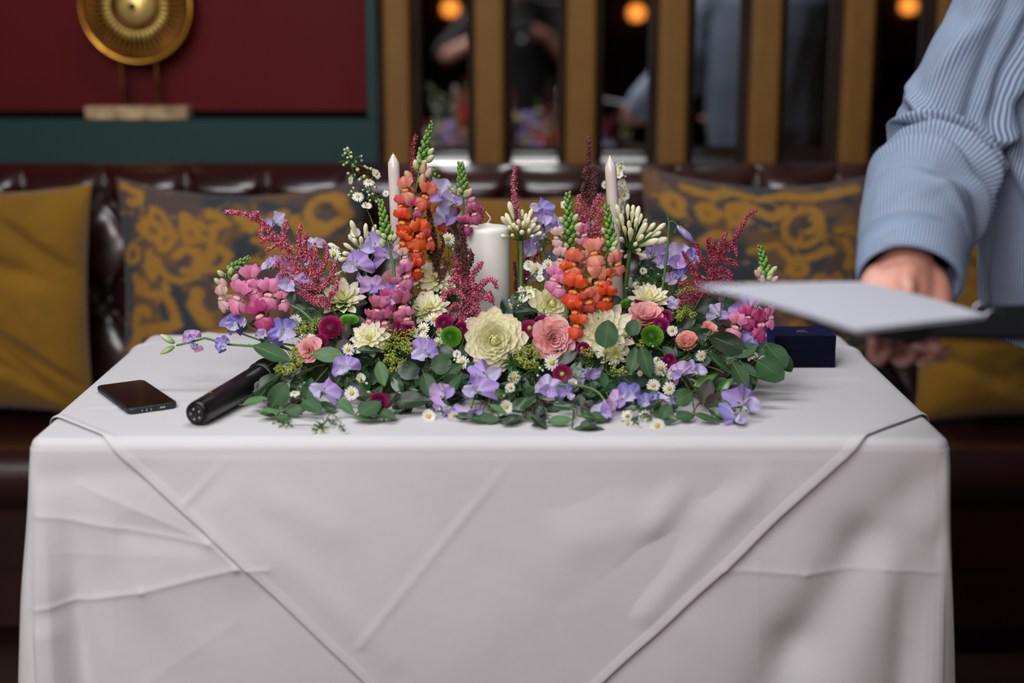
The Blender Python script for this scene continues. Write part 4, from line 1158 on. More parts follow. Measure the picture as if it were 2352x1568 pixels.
MP_aga = petalmat('agapanthus_cream', [(0, (196, 206, 132)), (.35, (240, 238, 190)), (.9, (250, 246, 216)), (1, (232, 222, 160))], .25)
MP_white = petalmat('aster_white', [(0, (224, 230, 200)), (.3, (244, 244, 236)), (1, (246, 244, 240))], .3)
MP_disc = pmat('aster_disc', (214, 182, 36), rough=.8, col2=(186, 160, 34), scale=400)
MP_mag = petalmat('button_magenta', [(0, (100, 8, 56)), (.5, (152, 14, 90)), (1, (190, 30, 116))], .2)
MP_lime = petalmat('button_green', [(0, (40, 96, 12)), (.5, (80, 150, 24)), (1, (118, 190, 44))], .2)
MP_limec = petalmat('lime_eye', [(0, (120, 170, 30)), (1, (196, 210, 60))], .2)
MP_ast = petalmat('astilbe_pink', [(0, (150, 30, 74)), (.5, (214, 78, 118)), (1, (250, 184, 182))], .2, namp=.2)
MP_astdark = petalmat('astilbe_crimson', [(0, (104, 16, 44)), (.5, (176, 42, 80)), (1, (226, 120, 134))], .15, namp=.2)
MP_astbrown = petalmat('astilbe_brown', [(0, (52, 26, 26)), (.5, (104, 52, 50)), (1, (146, 94, 84))], .1, namp=.2)
MP_alch = petalmat('lady_mantle', [(0, (124, 140, 40)), (.5, (176, 186, 66)), (1, (206, 212, 104))], .2, namp=.15)
MP_stem = petalmat('stem_green', [(0, (66, 104, 44)), (1, (96, 138, 62))], .1, gloss=.05)
MP_stemdark = petalmat('stem_dark', [(0, (46, 74, 34)), (1, (70, 100, 50))], .1)
MP_brownstem = petalmat('stem_brown', [(0, (70, 60, 34)), (1, (96, 84, 50))], .05)
MP_fine = petalmat('fine_foliage', [(0, (48, 88, 34)), (1, (88, 134, 58))], .25)
def leafmat(name, c0, c1, rough=.55, gloss=.035, tr=.2):
    return petalmat(name, [(0, c0), (.5, c1), (1, c0)], tr, rough=rough, nscale=120, namp=.1, gloss=gloss)
ML_euc = leafmat('eucalyptus_leaf', (48, 84, 46), (60, 98, 56))
ML_euclight = leafmat('eucalyptus_pale', (82, 118, 74), (98, 134, 88))
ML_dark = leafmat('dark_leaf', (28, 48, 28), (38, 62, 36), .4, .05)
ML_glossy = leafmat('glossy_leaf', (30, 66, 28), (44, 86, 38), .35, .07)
ML_bright = leafmat('bright_leaf', (62, 122, 40), (86, 150, 56), .35, .08, .35)
ML_brown = leafmat('brownish_leaf', (50, 48, 34), (64, 60, 42))

Ylut = ([275, 300, 500, 620, 700, 780, 850, 900, 940, 980, 1000], [2.30, 2.30, 2.27, 2.21, 2.15, 2.07, 2.015, 1.972, 1.937, 1.905, 1.88])
def Yd(py): return float(np.interp(py, *Ylut))
ZT = TZ + .006
def PX(px, py, dy=0.0):
    return P(px, py, Yd(py) + dy, ZT)
def foam_pt(px, py, k=.82):
    p = PX(px, min(py, 800)); x = p.x * k
    x = max(-.30, min(.31, x))
    y = 2.06 + .16 * min(1, max(0, (900 - py) / 350))
    return Vector((x + random.uniform(-.008, .008), y + random.uniform(-.01, .01), .795))
def bez(a, b, c, n=8):
    a, b, c = Vector(a), Vector(b), Vector(c)
    return [a * (1 - t) ** 2 + b * 2 * t * (1 - t) + c * t * t for t in [k / n for k in range(n + 1)]]
def stem_to(base, end, n, th, r, lift=.4, mat=None, name='stem', taper=.7):
    d = (end - base).length
    ctrl = end - Vector(n).normalized() * d * lift
    ctrl.z = max(ctrl.z, TZ + .01)
    pts = bez(base, ctrl, end, 9)
    for q in pts: q.z = max(q.z, TZ + .004 + r)
    return part(name, MB().tube(pts, [r * (1 - (1 - taper) * k / 9) for k in range(10)], 7, caps=False).mesh('stem', mat or MP_stem), th), pts
TOCAM = Vector((0, -1, .22))

# ---------------- foam and tray
t = thing('flower_foam', 'block of green floral foam in a low dark tray, buried under the flowers', 'foam', (0, 2.19, TZ + .002))
bevel_box('tray', (-.31, 2.07, TZ + .004), (.33, 2.33, TZ + .016), M_tray, t, .004)
bevel_box('foam_block', (-.295, 2.085, TZ + .0165), (.315, 2.315, TZ + .055), M_foam, t, .008)

def smooth_poly(pts, k=8):
    out = []
    for i in range(len(pts) - 1):
        p0 = pts[max(i - 1, 0)]; p1 = pts[i]; p2 = pts[i + 1]; p3 = pts[min(i + 2, len(pts) - 1)]
        for j in range(k):
            s = j / k; out.append(.5 * ((2 * p1) + (p2 - p0) * s + (2 * p0 - 5 * p1 + 4 * p2 - p3) * s * s + (3 * p1 - p0 - 3 * p2 + p3) * s ** 3))
    out.append(pts[-1]); return out
# ---------------- dahlias
def dahlia_petal(kind):
    mb = MB()
    if kind == 0:   # rounded, cupped
        petal_grid(mb, 1, .44, nu=10, nv=7, cup=.42, curl=.62, shape=lambda u: (.5 + .5 * min(1, u / .65)) * math.sqrt(max(0, 1 - max(0, (u - .68) / .33) ** 2.6)), tip=.03)
    elif kind == 1:  # pointed, flatter
        petal_grid(mb, 1, .38, nu=10, nv=7, cup=.45, curl=.30, shape=lambda u: (.5 + .5 * min(1, u / .6)) * math.sqrt(max(0, 1 - max(0, (u - .5) / .51) ** 1.9)), tip=.03)
    else:
        petal_grid(mb, 1, .40, cup=.8, curl=1.1, shape=lambda u: (math.sin(PI * min(1, .12 + u * .82)) ** .7), tip=.03)
    return mb
DP = {}
for k, m in ((0, MP_dahlia), (1, MP_dahlia2), (2, MP_dahliac)):
    DP[k] = dahlia_petal(k).mesh('petal', m)
def dahlia(px, py, rpx, n, label, kind=0, count=64, dy=0.0, flat=.0, stem=True):
    c = PX(px, py, dy); R = rpx * mpx(c.y)
    base = foam_pt(px, py)
    t = thing('dahlia', label, 'dahlia', base, 'cream dahlias in the arrangement')
    M = frame(c, n, random.uniform(0, 6))
    for i in range(count):
        f = i / (count - 1)
        a = i * 2.39996 + random.uniform(-.09, .09)
        el = math.radians(-8 + flat + (80 - flat) * f ** 1.25 + random.uniform(-5, 5))
        L = R * (1.0 - .66 * f ** .9) * random.uniform(.94, 1.05)
        if kind == 1: L *= random.uniform(.9, 1.08)
        d = Vector((math.cos(a) * math.cos(el), math.sin(a) * math.cos(el), math.sin(el)))
        zz = Vector((-math.cos(a) * math.sin(el), -math.sin(a) * math.sin(el), math.cos(el)))
        xx = d.cross(zz)
        R3 = Matrix((xx, d, zz)).transposed().to_4x4()
        p0 = Vector((math.cos(a) * R * .05, math.sin(a) * R * .05, -R * .10 + R * .22 * f))
        w = 1.0 if f < .6 else .85
        mm = DP[2] if (f > .75 or (kind == 0 and f > .7)) else DP[kind]
        part('petal', mm, t, M @ Matrix.Translation(p0) @ R3 @ Matrix.Diagonal((L * w * (1 + .35 * f), L, L, 1)))
    part('centre', MB().ball((0, 0, R * .22), (R * .13, R * .13, R * .16), 7, 10, .3).mesh('centre', MP_dahliac), t, M)
    cb = MB().lathe([(0, -R * .22), (R * .12, -R * .2), (R * .2, -R * .12), (R * .12, -R * .04)], 12)
    part('calyx', cb.mesh('calyx', MP_bud), t, M)
    if stem:
        nn = M.to_3x3() @ Vector((0, 0, 1)); nn.normalize()
        stem_to(base, c - nn * R * .2, nn, t, .0028)
    return t
dahlia(1137, 783, 80, (-.05, -1, .30), 'large round cream dahlia with blush tips at the front centre, below the pillar candle', 0, 120)
dahlia(1388, 762, 82, (.02, -1, .55), 'large open cream dahlia with loose pointed petals behind the round grey-green leaf', 1, 60, flat=6)
dahlia(1412, 812, 40, (.25, -1, -.35), 'small blush dahlia drooping below the large open dahlia', 1, 26, dy=.01)
dahlia(1263, 700, 54, (.35, -.9, .45), 'pale dahlia tilted right between the pillar candle and the orange snapdragon', 0, 60)
dahlia(786, 690, 60, (-.05, -.75, 1), 'cream dahlia facing up, left of the dusty pink snapdragon', 1, 54, flat=10)
dahlia(850, 778, 50, (-.1, -1, .55), 'cream dahlia with peach lower petals right of the large magenta button flower', 1, 50)
dahlia(1000, 640, 50, (.15, -.9, .8), 'cream dahlia with yellow heart just left of the dark central plume', 1, 50)
dahlia(988, 708, 52, (-.1, -.8, .9), 'cream dahlia above the cluster of white daisies left of the pillar candle', 1, 48)
dahlia(1490, 690, 56, (.0, -.5, 1), 'cream dahlia facing upward above the pink rose on the right', 1, 54, flat=14)
dahlia(1080, 600, 46, (.1, .9, .5), 'cream dahlia on the back of the arrangement facing the mirror', 1, 36, dy=.14)

# ---------------- roses / carnations
def rose_petal(seed, mat):
    r = random.Random(seed)
    mb = MB(); petal_grid(mb, 1, 1.15, nu=8, nv=9, cup=.55, curl=-.15 + r.uniform(-.1, .1), ruffle=.05, rk=r.uniform(2, 4), ph=r.uniform(0, 6), shape=lambda u: (.25 + .75 * math.sin(PI * min(1, u * .72)) ** .8) * (1 - .25 * u ** 8), tip=.12)
    return mb.mesh('petal', mat)
RP = {m: [rose_petal(k, m) for k in range(4)] for m in (MP_rose, MP_peach)}
def rose(px, py, rpx, n, label, mat=None, count=34, dy=0., open_=1.0):
    mat = mat or MP_rose
    c = PX(px, py, dy); R = rpx * mpx(c.y); base = foam_pt(px, py)
    t = thing('rose', label, 'rose', base, 'pink roses in the arrangement')
    M = frame(c, n, random.uniform(0, 6))
    for i in range(count):
        f = i / (count - 1); a = i * 2.39996 + random.uniform(-.2, .2)
        el = math.radians(8 + (76) * f ** .8 + random.uniform(-8, 8)) if open_ > .5 else math.radians(48 + 38 * f + random.uniform(-6, 6))
        L = R * (.95 - .45 * f) * random.uniform(.88, 1.08)
        d = Vector((math.cos(a) * math.cos(el), math.sin(a) * math.cos(el), math.sin(el)))
        zz = Vector((-math.cos(a) * math.sin(el), -math.sin(a) * math.sin(el), math.cos(el))); xx = d.cross(zz)
        p0 = Vector((math.cos(a) * R * .16 * (1 - f), math.sin(a) * R * .16 * (1 - f), -R * .3 + .18 * R * f))
        part('petal', RP[mat][i % 4], t, M @ Matrix.Translation(p0) @ Matrix((xx, d, zz)).transposed().to_4x4() @ Matrix.Diagonal((L, L, L * .9, 1)))
    part('calyx', MB().lathe([(0, -R * .5), (R * .14, -R * .48), (R * .22, -R * .3), (R * .16, -R * .2)], 12).mesh('calyx', MP_bud), t, M)
    nn = (M.to_3x3() @ Vector((0, 0, 1))).normalized()
    stem_to(base, c - nn * R * .45, nn, t, .0025)
rose(1272, 778, 54, (.12, -1, .35), 'ruffled pink rose between the two large dahlias', count=42)
rose(1486, 727, 50, (.0, -.6, 1), 'pink rose facing upward under the right-hand cream dahlia', count=36)
rose(1580, 790, 40, (-.25, -.5, 1), 'half-open peach-pink rose above the big dark leaves on the right', MP_peach, 30, open_=.3)
rose(706, 805, 34, (-.4, -.9, .3), 'small pink rose under the magenta button flower on the left', count=26)
rose(1628, 756, 26, (.2, -.8, .8), 'small peach carnation peeping above the large dark leaf on the right', MP_peach, 20)
rose(905, 640, 30, (.2, .9, .6), 'pink rose on the back of the arrangement facing the mirror', count=22, dy=.15)

# ---------------- sweet peas
def pea_parts(seed):
    r = random.Random(seed)
    mb = MB(); P_ = []; T = []
    nr, na = 9, 37
    ph = r.uniform(0, 6); ph2 = r.uniform(0, 6); fold = r.uniform(.5, 1.15); lean = r.uniform(-.2, .25); asym = r.uniform(-.25, .25)
    for i in range(nr):
        q = i / (nr - 1); row = []; tr = []
        for j in range(na):
            a = -1.85 + 3.7 * j / (na - 1)
            R_ = (1.0 - .13 * math.exp(-(a / .2) ** 2)) * (1 + .07 * math.sin(5 * a + ph)) * (1 - .10 * (abs(a) / 1.85) ** 3)
            x = math.sin(a) * R_ * q * (.98 + asym * math.sin(a)); y = (math.cos(a) * .98 + .06) * R_ * q
            z = lean * q * q - fold * (abs(x) ** 1.35) * (.75 + .5 * asym * math.sin(a) * 2) + (.24 * math.sin(4.2 * a + ph2) + .10 * math.sin(9.5 * a + ph)) * q ** 2.2 - .12 * math.exp(-(x / .10) ** 2) * q
            row.append(Vector((x, y, z))); tr.append(q)
        P_.append(row); T.append(tr)
    mb.grid(P_, T)
    w = MB()
    P_ = []; T = []
    for i in range(9):
        u = i / 8; row = []; tr = []
        for j in range(9):
            v = -1 + 2 * j / 8; ww = .36 * math.sin(PI * min(1, .10 + u * .72)) ** .8
            row.append(Vector((v * ww, u * .80 - .06 * v * v, .16 * math.sin(u * 3) + .45 * ww * v * v + .07 * math.sin(4.5 * v + ph + 3 * u) * u))); tr.append(.15 + .7 * u)
        P_.append(row); T.append(tr)
    w.grid(P_, T)
    return mb, w
PEA = {}
for m in (MP_lilac, MP_lilac_pale, MP_blue, MP_mauve):
    PEA[m] = []
    for s_ in range(4):
        a_, b_ = pea_parts(s_ * 7 + 3); PEA[m].append((a_.mesh('banner', m), b_.mesh('wing', m)))
KEEL = MB().ball((0, .22, .12), (.085, .24, .10), 6, 8, .6).mesh('keel', MP_cream)
cal = MB(); cal.lathe([(0, -.42), (.07, -.40), (.13, -.25), (.15, -.08), (.11, -.02)], 10, tz=[0, .2, .5, .8, 1])
for k in range(5):
    a = 2 * PI * k / 5; petal_grid(cal, .30, .10, Matrix.Rotation(a, 4, 'Z') @ Matrix.Translation((0, .12, -.08)) @ Matrix.Rotation(.5, 4, 'X'), nu=4, nv=3, cup=.3, curl=-.4)
CALYX = cal.mesh('calyx', MP_stem)
def pea_bloom(t, c, r, n, roll, mat, var=None):
    var = random.randrange(4) if var is None else var
    bm, wm = PEA[mat][var]
    n = (Vector(n).normalized() + Vector((random.uniform(-.45, .45), 0, random.uniform(-.1, .3)))).normalized()
    M = frame(c, n, roll + random.uniform(-.2, .2), r)
    b = part('bloom', bm, t, M)
    wm = PEA[{MP_lilac: MP_lilac_pale, MP_lilac_pale: MP_lilac, MP_blue: MP_lilac_pale, MP_mauve: MP_lilac}[mat]][var][1]
    part('wing', wm, b, M @ Matrix.Translation((.02, .02, .05)) @ Matrix.Rotation(-1.55 - .7 * random.random(), 4, 'Z') @ Matrix.Rotation(.75 + .4 * random.random(), 4, 'X'))
    part('wing', wm, b, M @ Matrix.Translation((-.02, .02, .05)) @ Matrix.Rotation(1.55 + .7 * random.random(), 4, 'Z') @ Matrix.Rotation(.75 + .4 * random.random(), 4, 'X'))
    part('keel', KEEL, b, M @ Matrix.Rotation(PI, 4, 'Z') @ Matrix.Rotation(.7, 4, 'X'))
    part('calyx', CALYX, b, M)
    return M
def pea_stem(blooms, label, base=None, dy=0., path=None):
    """blooms: (px, py, r_px, nx, ny, nz, roll_deg, mat)"""
    b0 = blooms[0]
    base = base or foam_pt(b0[0], b0[1])
    t = thing('sweet_pea_stem', label, 'sweet pea', base, 'lilac sweet peas in the arrangement')
    first = None
    for (px, py, rpx, nx, ny, nz, roll, mat) in blooms:
        c = PX(px, py, dy); r = rpx * mpx(c.y) * 1.08
        if c.z < TZ + r * .75: c = Pz(px, py, TZ + r * .75)
        n = Vector((nx, ny, nz)).normalized()
        M = pea_bloom(t, c, r, n, math.radians(roll), mat)
        tail = M @ Vector((0, 0, -.42))
        if first is None:
            st, pts = stem_to(base, tail, n, t, .0017, .35); first = pts
        else:
            s = first[6]
            ctrl = (s + tail) / 2 + Vector((0, .01, .008))
            part('stem', MB().tube(bez(s, ctrl, tail, 6), .0011, 6, caps=False).mesh('stem', MP_stem), t)
    return t
LI, PA, BL, MV = MP_lilac, MP_lilac_pale, MP_blue, MP_mauve
F_ = (0, -1, .2)
pea_stem([(632, 512, 26, -.4, -1, .1, -10, PA)], 'pale lilac sweet pea peeping over the left pink plume')
pea_stem([(622, 612, 26, -.5, -.9, .3, 20, LI), (664, 655, 40, .3, -1, .3, -15, LI)], 'two lilac sweet peas between the pink snapdragon and the left pink plume', dy=-.065)
pea_stem([(716, 566, 22, -.2, -1, .2, 10, PA), (703, 606, 26, .4, -.9, .2, -20, LI), (722, 645, 20, .3, -1, 0, 30, LI)], 'lilac sweet peas half hidden behind the left pink plume', dy=.03)
pea_stem([(532, 752, 30, .3, -1, .3, -35, BL), (548, 742, 26, .6, -.8, .4, 40, BL)], 'violet-blue sweet pea under the pink snapdragon at the left')
pea_stem([(606, 772, 32, -.3, -1, .4, -25, BL), (654, 768, 38, .2, -1, .4, 15, BL)], 'two blue-lilac sweet peas above the large leaf at the left')
pea_stem([(816, 612, 36, -.2, -1, .1, -10, LI), (858, 572, 38, -.1, -1, .3, -15, LI), (892, 588, 32, .4, -1, .2, 35, LI), (838, 640, 22, 0, -1, -.2, 170, LI)], 'cluster of open lilac sweet peas below the left taper candle', dy=-.05)
pea_stem([(858, 664, 30, -.2, -1, 0, 10, MV), (900, 682, 30, .2, -1, -.2, -20, LI)], 'pinkish lilac sweet peas in front of the dusty pink snapdragon', dy=-.05)
pea_stem([(1010, 452, 38, -.3, -1, .2, -5, PA), (1046, 464, 30, .5, -1, .3, 25, PA)], 'pale lilac sweet pea beside the top of the orange snapdragon')
pea_stem([(1028, 506, 32, -.2, -1, -.1, 10, PA), (1078, 508, 26, .4, -1, .1, -15, PA)], 'pale lilac sweet peas left of the wick of the pillar candle', dy=.02)
pea_stem([(1238, 480, 25, -.2, -1, .5, -20, BL), (1250, 508, 26, .3, -1, .1, 30, LI)], 'violet sweet pea on a curved stem right of the pillar candle', dy=.02)
pea_stem([(1278, 526, 34, .1, -1, .2, 0, PA), (1220, 576, 26, -.2, -1, 0, 20, LI), (1240, 545, 20, 0, -1, .2, 0, LI)], 'pale sweet peas behind the green-tipped snapdragon at the centre', dy=.05)
pea_stem([(1496, 590, 32, -.5, -.9, .5, 30, LI), (1517, 606, 20, .2, -1, 0, -20, LI)], 'lilac sweet pea just below the right white agapanthus')
pea_stem([(1556, 604, 44, .3, -1, .2, 5, PA), (1592, 596, 26, .5, -1, .2, 20, BL)], 'large pale blue-lilac sweet pea left of the right crimson plume')
pea_stem([(1541, 645, 20, -.2, -1, -.1, 0, LI), (1566, 634, 18, .3, -1, 0, 20, BL), (1545, 703, 20, -.3, -1, .2, -15, PA)], 'small lilac sweet peas low on the right, above the lime cluster')
pea_stem([(1617, 664, 28, -.2, -1, .2, -10, PA), (1668, 664, 28, .2, -1, .2, 10, PA)], 'pale sweet peas showing above the edge of the white page', dy=-.0)
pea_stem([(1722, 716, 38, .1, -1, .2, 0, LI), (1654, 724, 28, -.2, -1, 0, 15, PA)], 'lilac sweet peas under the white page at the far right')
pea_stem([(1736, 768, 34, .2, -1, .1, 170, BL)], 'ruffled violet sweet pea against the navy ring box')
pea_stem([(738, 900, 36, -.3, -1, .4, -25, LI), (793, 850, 34, .3, -1, .3, 20, LI)], 'two lilac sweet peas low at the left, right of the microphone')
pea_stem([(975, 816, 38, -.15, -1, .3, 0, LI)], 'upright lilac sweet pea in front of the lime lady\'s mantle')
pea_stem([(1022, 908, 34, .1, -1, .5, 10, MV), (1030, 936, 26, .3, -1, -.2, 140, LI)], 'pinkish lilac sweet pea left of the low central cluster')
pea_stem([(1120, 866, 42, .3, -1, .4, 25, LI), (1092, 900, 38, -.3, -1, .2, -15, LI), (1086, 942, 32, -.1, -1, -.1, 170, PA)], 'cluster of three lilac sweet peas below the large round dahlia')
pea_stem([(1258, 900, 38, .2, -1, .2, -20, PA), (1306, 906, 22, .3, -1, .1, 30, BL)], 'pale crumpled sweet pea below the magenta daisy with the yellow eye')
pea_stem([(1352, 850, 38, .0, -1, -.2, 165, PA)], 'pale sweet pea hanging under the large open dahlia')
pea_stem([(1396, 944, 34, -.3, -1, .1, 110, PA), (1420, 926, 26, .2, -1, .2, 60, MV), (1446, 912, 32, .3, -1, .4, 10, BL)], 'lilac sweet peas on a pale curved stalk at the front right of centre')
part('stem', MB().tube(smooth_poly([PX(1275, 884, .0), PX(1310, 884, -.01), PX(1345, 888, -.02), PX(1375, 902, -.02), PX(1392, 926, -.01)]), .0019, 7).mesh('stem', MP_stem), bpy.data.objects[[o.name for o in COL.objects if o.get('label') == 'lilac sweet peas on a pale curved stalk at the front right of centre'][0]], label='pale curved stalk')
pea_stem([(1562, 862, 30, -.4, -1, .3, 60, MV), (1598, 856, 32, .4, -1, .4, -30, LI)], 'glossy lilac sweet pea right of the paired daisies')
pea_stem([(1542, 915, 24, .1, -1, -.2, 160, PA)], 'small pale sweet pea beneath the daisies at the right')
pea_stem([(1708, 930, 46, .35, -1, .35, -20, LI), (1692, 958, 30, .2, -1, -.1, 120, BL)], 'large ruffled lilac sweet pea lying on the cloth at the right end')
pea_stem([(1484, 924, 20, .1, -1, .1, 30, BL), (1508, 920, 14, .1, -1, .2, -20, BL)], 'tiny blue sweet peas deep in the leaves at the front right')
pea_stem([(1240, 640, 34, .1, .9, .3, 0, PA), (1290, 600, 34, .3, .9, .3, 15, LI)], 'lilac sweet peas on the back of the arrangement facing the mirror', dy=.15)
# trailing sprig at the far left
def trailing():
    base = Vector((-.24, 2.12, .80))
    t = thing('sweet_pea_stem', 'long sweet pea stem trailing left over the cloth, ending in green buds', 'sweet pea', base, 'lilac sweet peas in the arrangement')
    pts = [base, P(655, 790, 2.10), P(580, 795, 2.10), P(525, 791, 2.10), P(470, 776, 2.10), P(437, 786, 2.10), P(405, 793, 2.10)]
    out = []
    for i in range(len(pts) - 1):
        for k in range(5): out.append(pts[i].lerp(pts[i + 1], k / 5))
    out.append(pts[-1])
    part('stem', MB().tube(out, .0017, 7).mesh('stem', MP_stem), t)
    pea_bloom(t, P(514, 790, 2.09), 20 * mpx(2.1), Vector((.1, -1, .2)), .3, MP_blue)
    pea_bloom(t, P(510, 796, 2.085), 15 * mpx(2.1), Vector((-.3, -1, .1)), 2.3, MP_blue)
    pea_bloom(t, P(441, 778, 2.10), 24 * mpx(2.1), Vector((.3, -1, .4)), .6, MP_mauve)
    pea_bloom(t, P(450, 792, 2.095), 18 * mpx(2.1), Vector((-.1, -1, -.1)), 2.8, MP_mauve)
    for (x, y, a) in ((388, 780, .5), (386, 803, -.35)):
        c = P(x, y, 2.1); e = P(408, 792, 2.1)
        d = (c - e).normalized()
        part('bud', MB().lathe([(0, 0), (.004, .002), (.0075, .009), (.0068, .017), (.003, .024), (0, .026)], 12, frame(e.lerp(c, .3), d), squash=.6).mesh('bud', MP_budpale), t)
trailing()
def tendril():
    base = Vector((.19, 2.12, .80))
    t = thing('sweet_pea_stem', 'tall green sweet pea tendril with one drooping closed lilac bloom, right of the agapanthus', 'sweet pea', base, 'lilac sweet peas in the arrangement')
    Y = 2.17
    pts = [base, P(1508, 735, Y), P(1524, 650, Y), P(1534, 560, Y), P(1537, 512, Y), P(1530, 478, Y)]
    part('stem', MB().tube(pts, [.0022, .0022, .002, .0018, .0015, .0004], 7).mesh('stem', MP_stem), t)
    part('stem', MB().tube(bez(P(1537, 512, Y), P(1545, 500, Y), P(1556, 518, Y), 6), .001, 6).mesh('stem', MP_stem), t)
    a = P(1555, 518, Y); b_ = P(1594, 556, Y); d = (b_ - a).normalized(); L = (b_ - a).length
    M = frame(a, d)
    part('bloom', MB().lathe([(.002, 0), (.006, L * .1), (.0095, L * .35), (.0105, L * .6), (.007, L * .85), (.001, L)], 14, M, squash=.55).mesh('bloom', MP_lilac), t, label='closed lilac bloom')
    c2 = MB()
    for k in range(5): petal_grid(c2, .011, .0035, M @ Matrix.Rotation(2 * PI * k / 5, 4, 'Z') @ Matrix.Translation((0, .005, 0)) @ Matrix.Rotation(.7, 4, 'X'), nu=4, nv=3, curl=-.5)
    part('calyx', c2.mesh('calyx', MP_stem), t)
tendril()

# ---------------- snapdragons
def snap_meshes(mat, pal, seed):
    r = random.Random(seed)
    up = MB()
    up.lathe([(.18, -1.25), (.30, -1.0), (.34, -.6), (.36, -.2), (.44, .05)], 14, tz=[0, .1, .2, .35, .5], squash=.85)
    for s in (-1, 1):
        petal_grid(up, .95, 1.0, Matrix.Translation((s * .10, .24, -.02)) @ Matrix.Rotation(-s * (.42 + r.uniform(-.1, .1)), 4, 'Z') @ Matrix.Rotation(1.0 + r.uniform(-.25, .2), 4, 'X'), nu=8, nv=11, cup=-.25, curl=-1.25 + r.uniform(-.3, .2), ruffle=.09, rk=1.6, ph=r.uniform(0, 6), t0=.3, t1=1, shape=lambda u: (.45 + .75 * u) * (1 - max(0, (u - .55) / .45) ** 2 * .5), tip=.26)
    lo = MB()
    for a in (-.85, 0, .85):
        petal_grid(lo, 1.08, .86, Matrix.Translation((math.sin(a) * .18, -.22, .20)) @ Matrix.Rotation(PI - a, 4, 'Z') @ Matrix.Rotation(.35 + r.uniform(-.25, .2), 4, 'X'), nu=8, nv=9, cup=-.2, curl=-1.0, ruffle=.09, rk=1.6, ph=r.uniform(0, 6), t0=.25, t1=1, shape=lambda u: (.45 + .75 * u) * (1 - max(0, (u - .55) / .45) ** 2 * .5), tip=.24)
    pl = MB()
    P_ = []; T = []
    for i in range(11):
        al = PI * i / 10; row = []
        for j in range(16):
            th = 2 * PI * j / 16
            x = .30 * math.sin(al) * math.cos(th); y = .17 * math.sin(al) * math.sin(th); z = -.20 * math.cos(al)
            if z > 0: z -= .09 * math.exp(-(x / .08) ** 2)
            row.append(Vector((x, y - .08, z + .20)))
        P_.append(row); T.append([.3 + .7 * i / 10] * 16)
    pl.grid(P_, T, closed_u=True)
    return up.mesh('blossom', mat), lo.mesh('lower_lip', mat), pl.mesh('palate', pal)
SN = {}
for key, m, p_ in (('coral', MP_coral, MP_palate), ('orange', MP_orange, MP_palate), ('salmon', MP_salmon, MP_palate), ('pink', MP_pink, MP_palate2), ('deep', MP_deep, MP_palate2), ('dusty', MP_dusty, MP_palate2), ('blush', MP_blush, MP_palate2)):
    SN[key] = [snap_meshes(m, p_, s_) for s_ in (1, 2, 3)]
SNBUD = {}
for key, m in (('green', MP_bud), ('pale', MP_budpale), ('salmon', MP_budsalmon), ('blush', MP_blush), ('pinkbud', MP_pink)):
    SNBUD[key] = MB().lathe([(0, 0), (.26, .06), (.42, .35), (.42, .75), (.30, 1.12), (.12, 1.35), (0, 1.38)], 9).mesh('bud', m)
SEP = MB()
for k in range(5): petal_grid(SEP, .55, .26, Matrix.Rotation(2 * PI * k / 5, 4, 'Z') @ Matrix.Translation((0, .12, -.02)) @ Matrix.Rotation(.95, 4, 'X'), nu=4, nv=3, cup=.3, curl=.3)
SEPm = SEP.mesh('sepals', MP_bud)
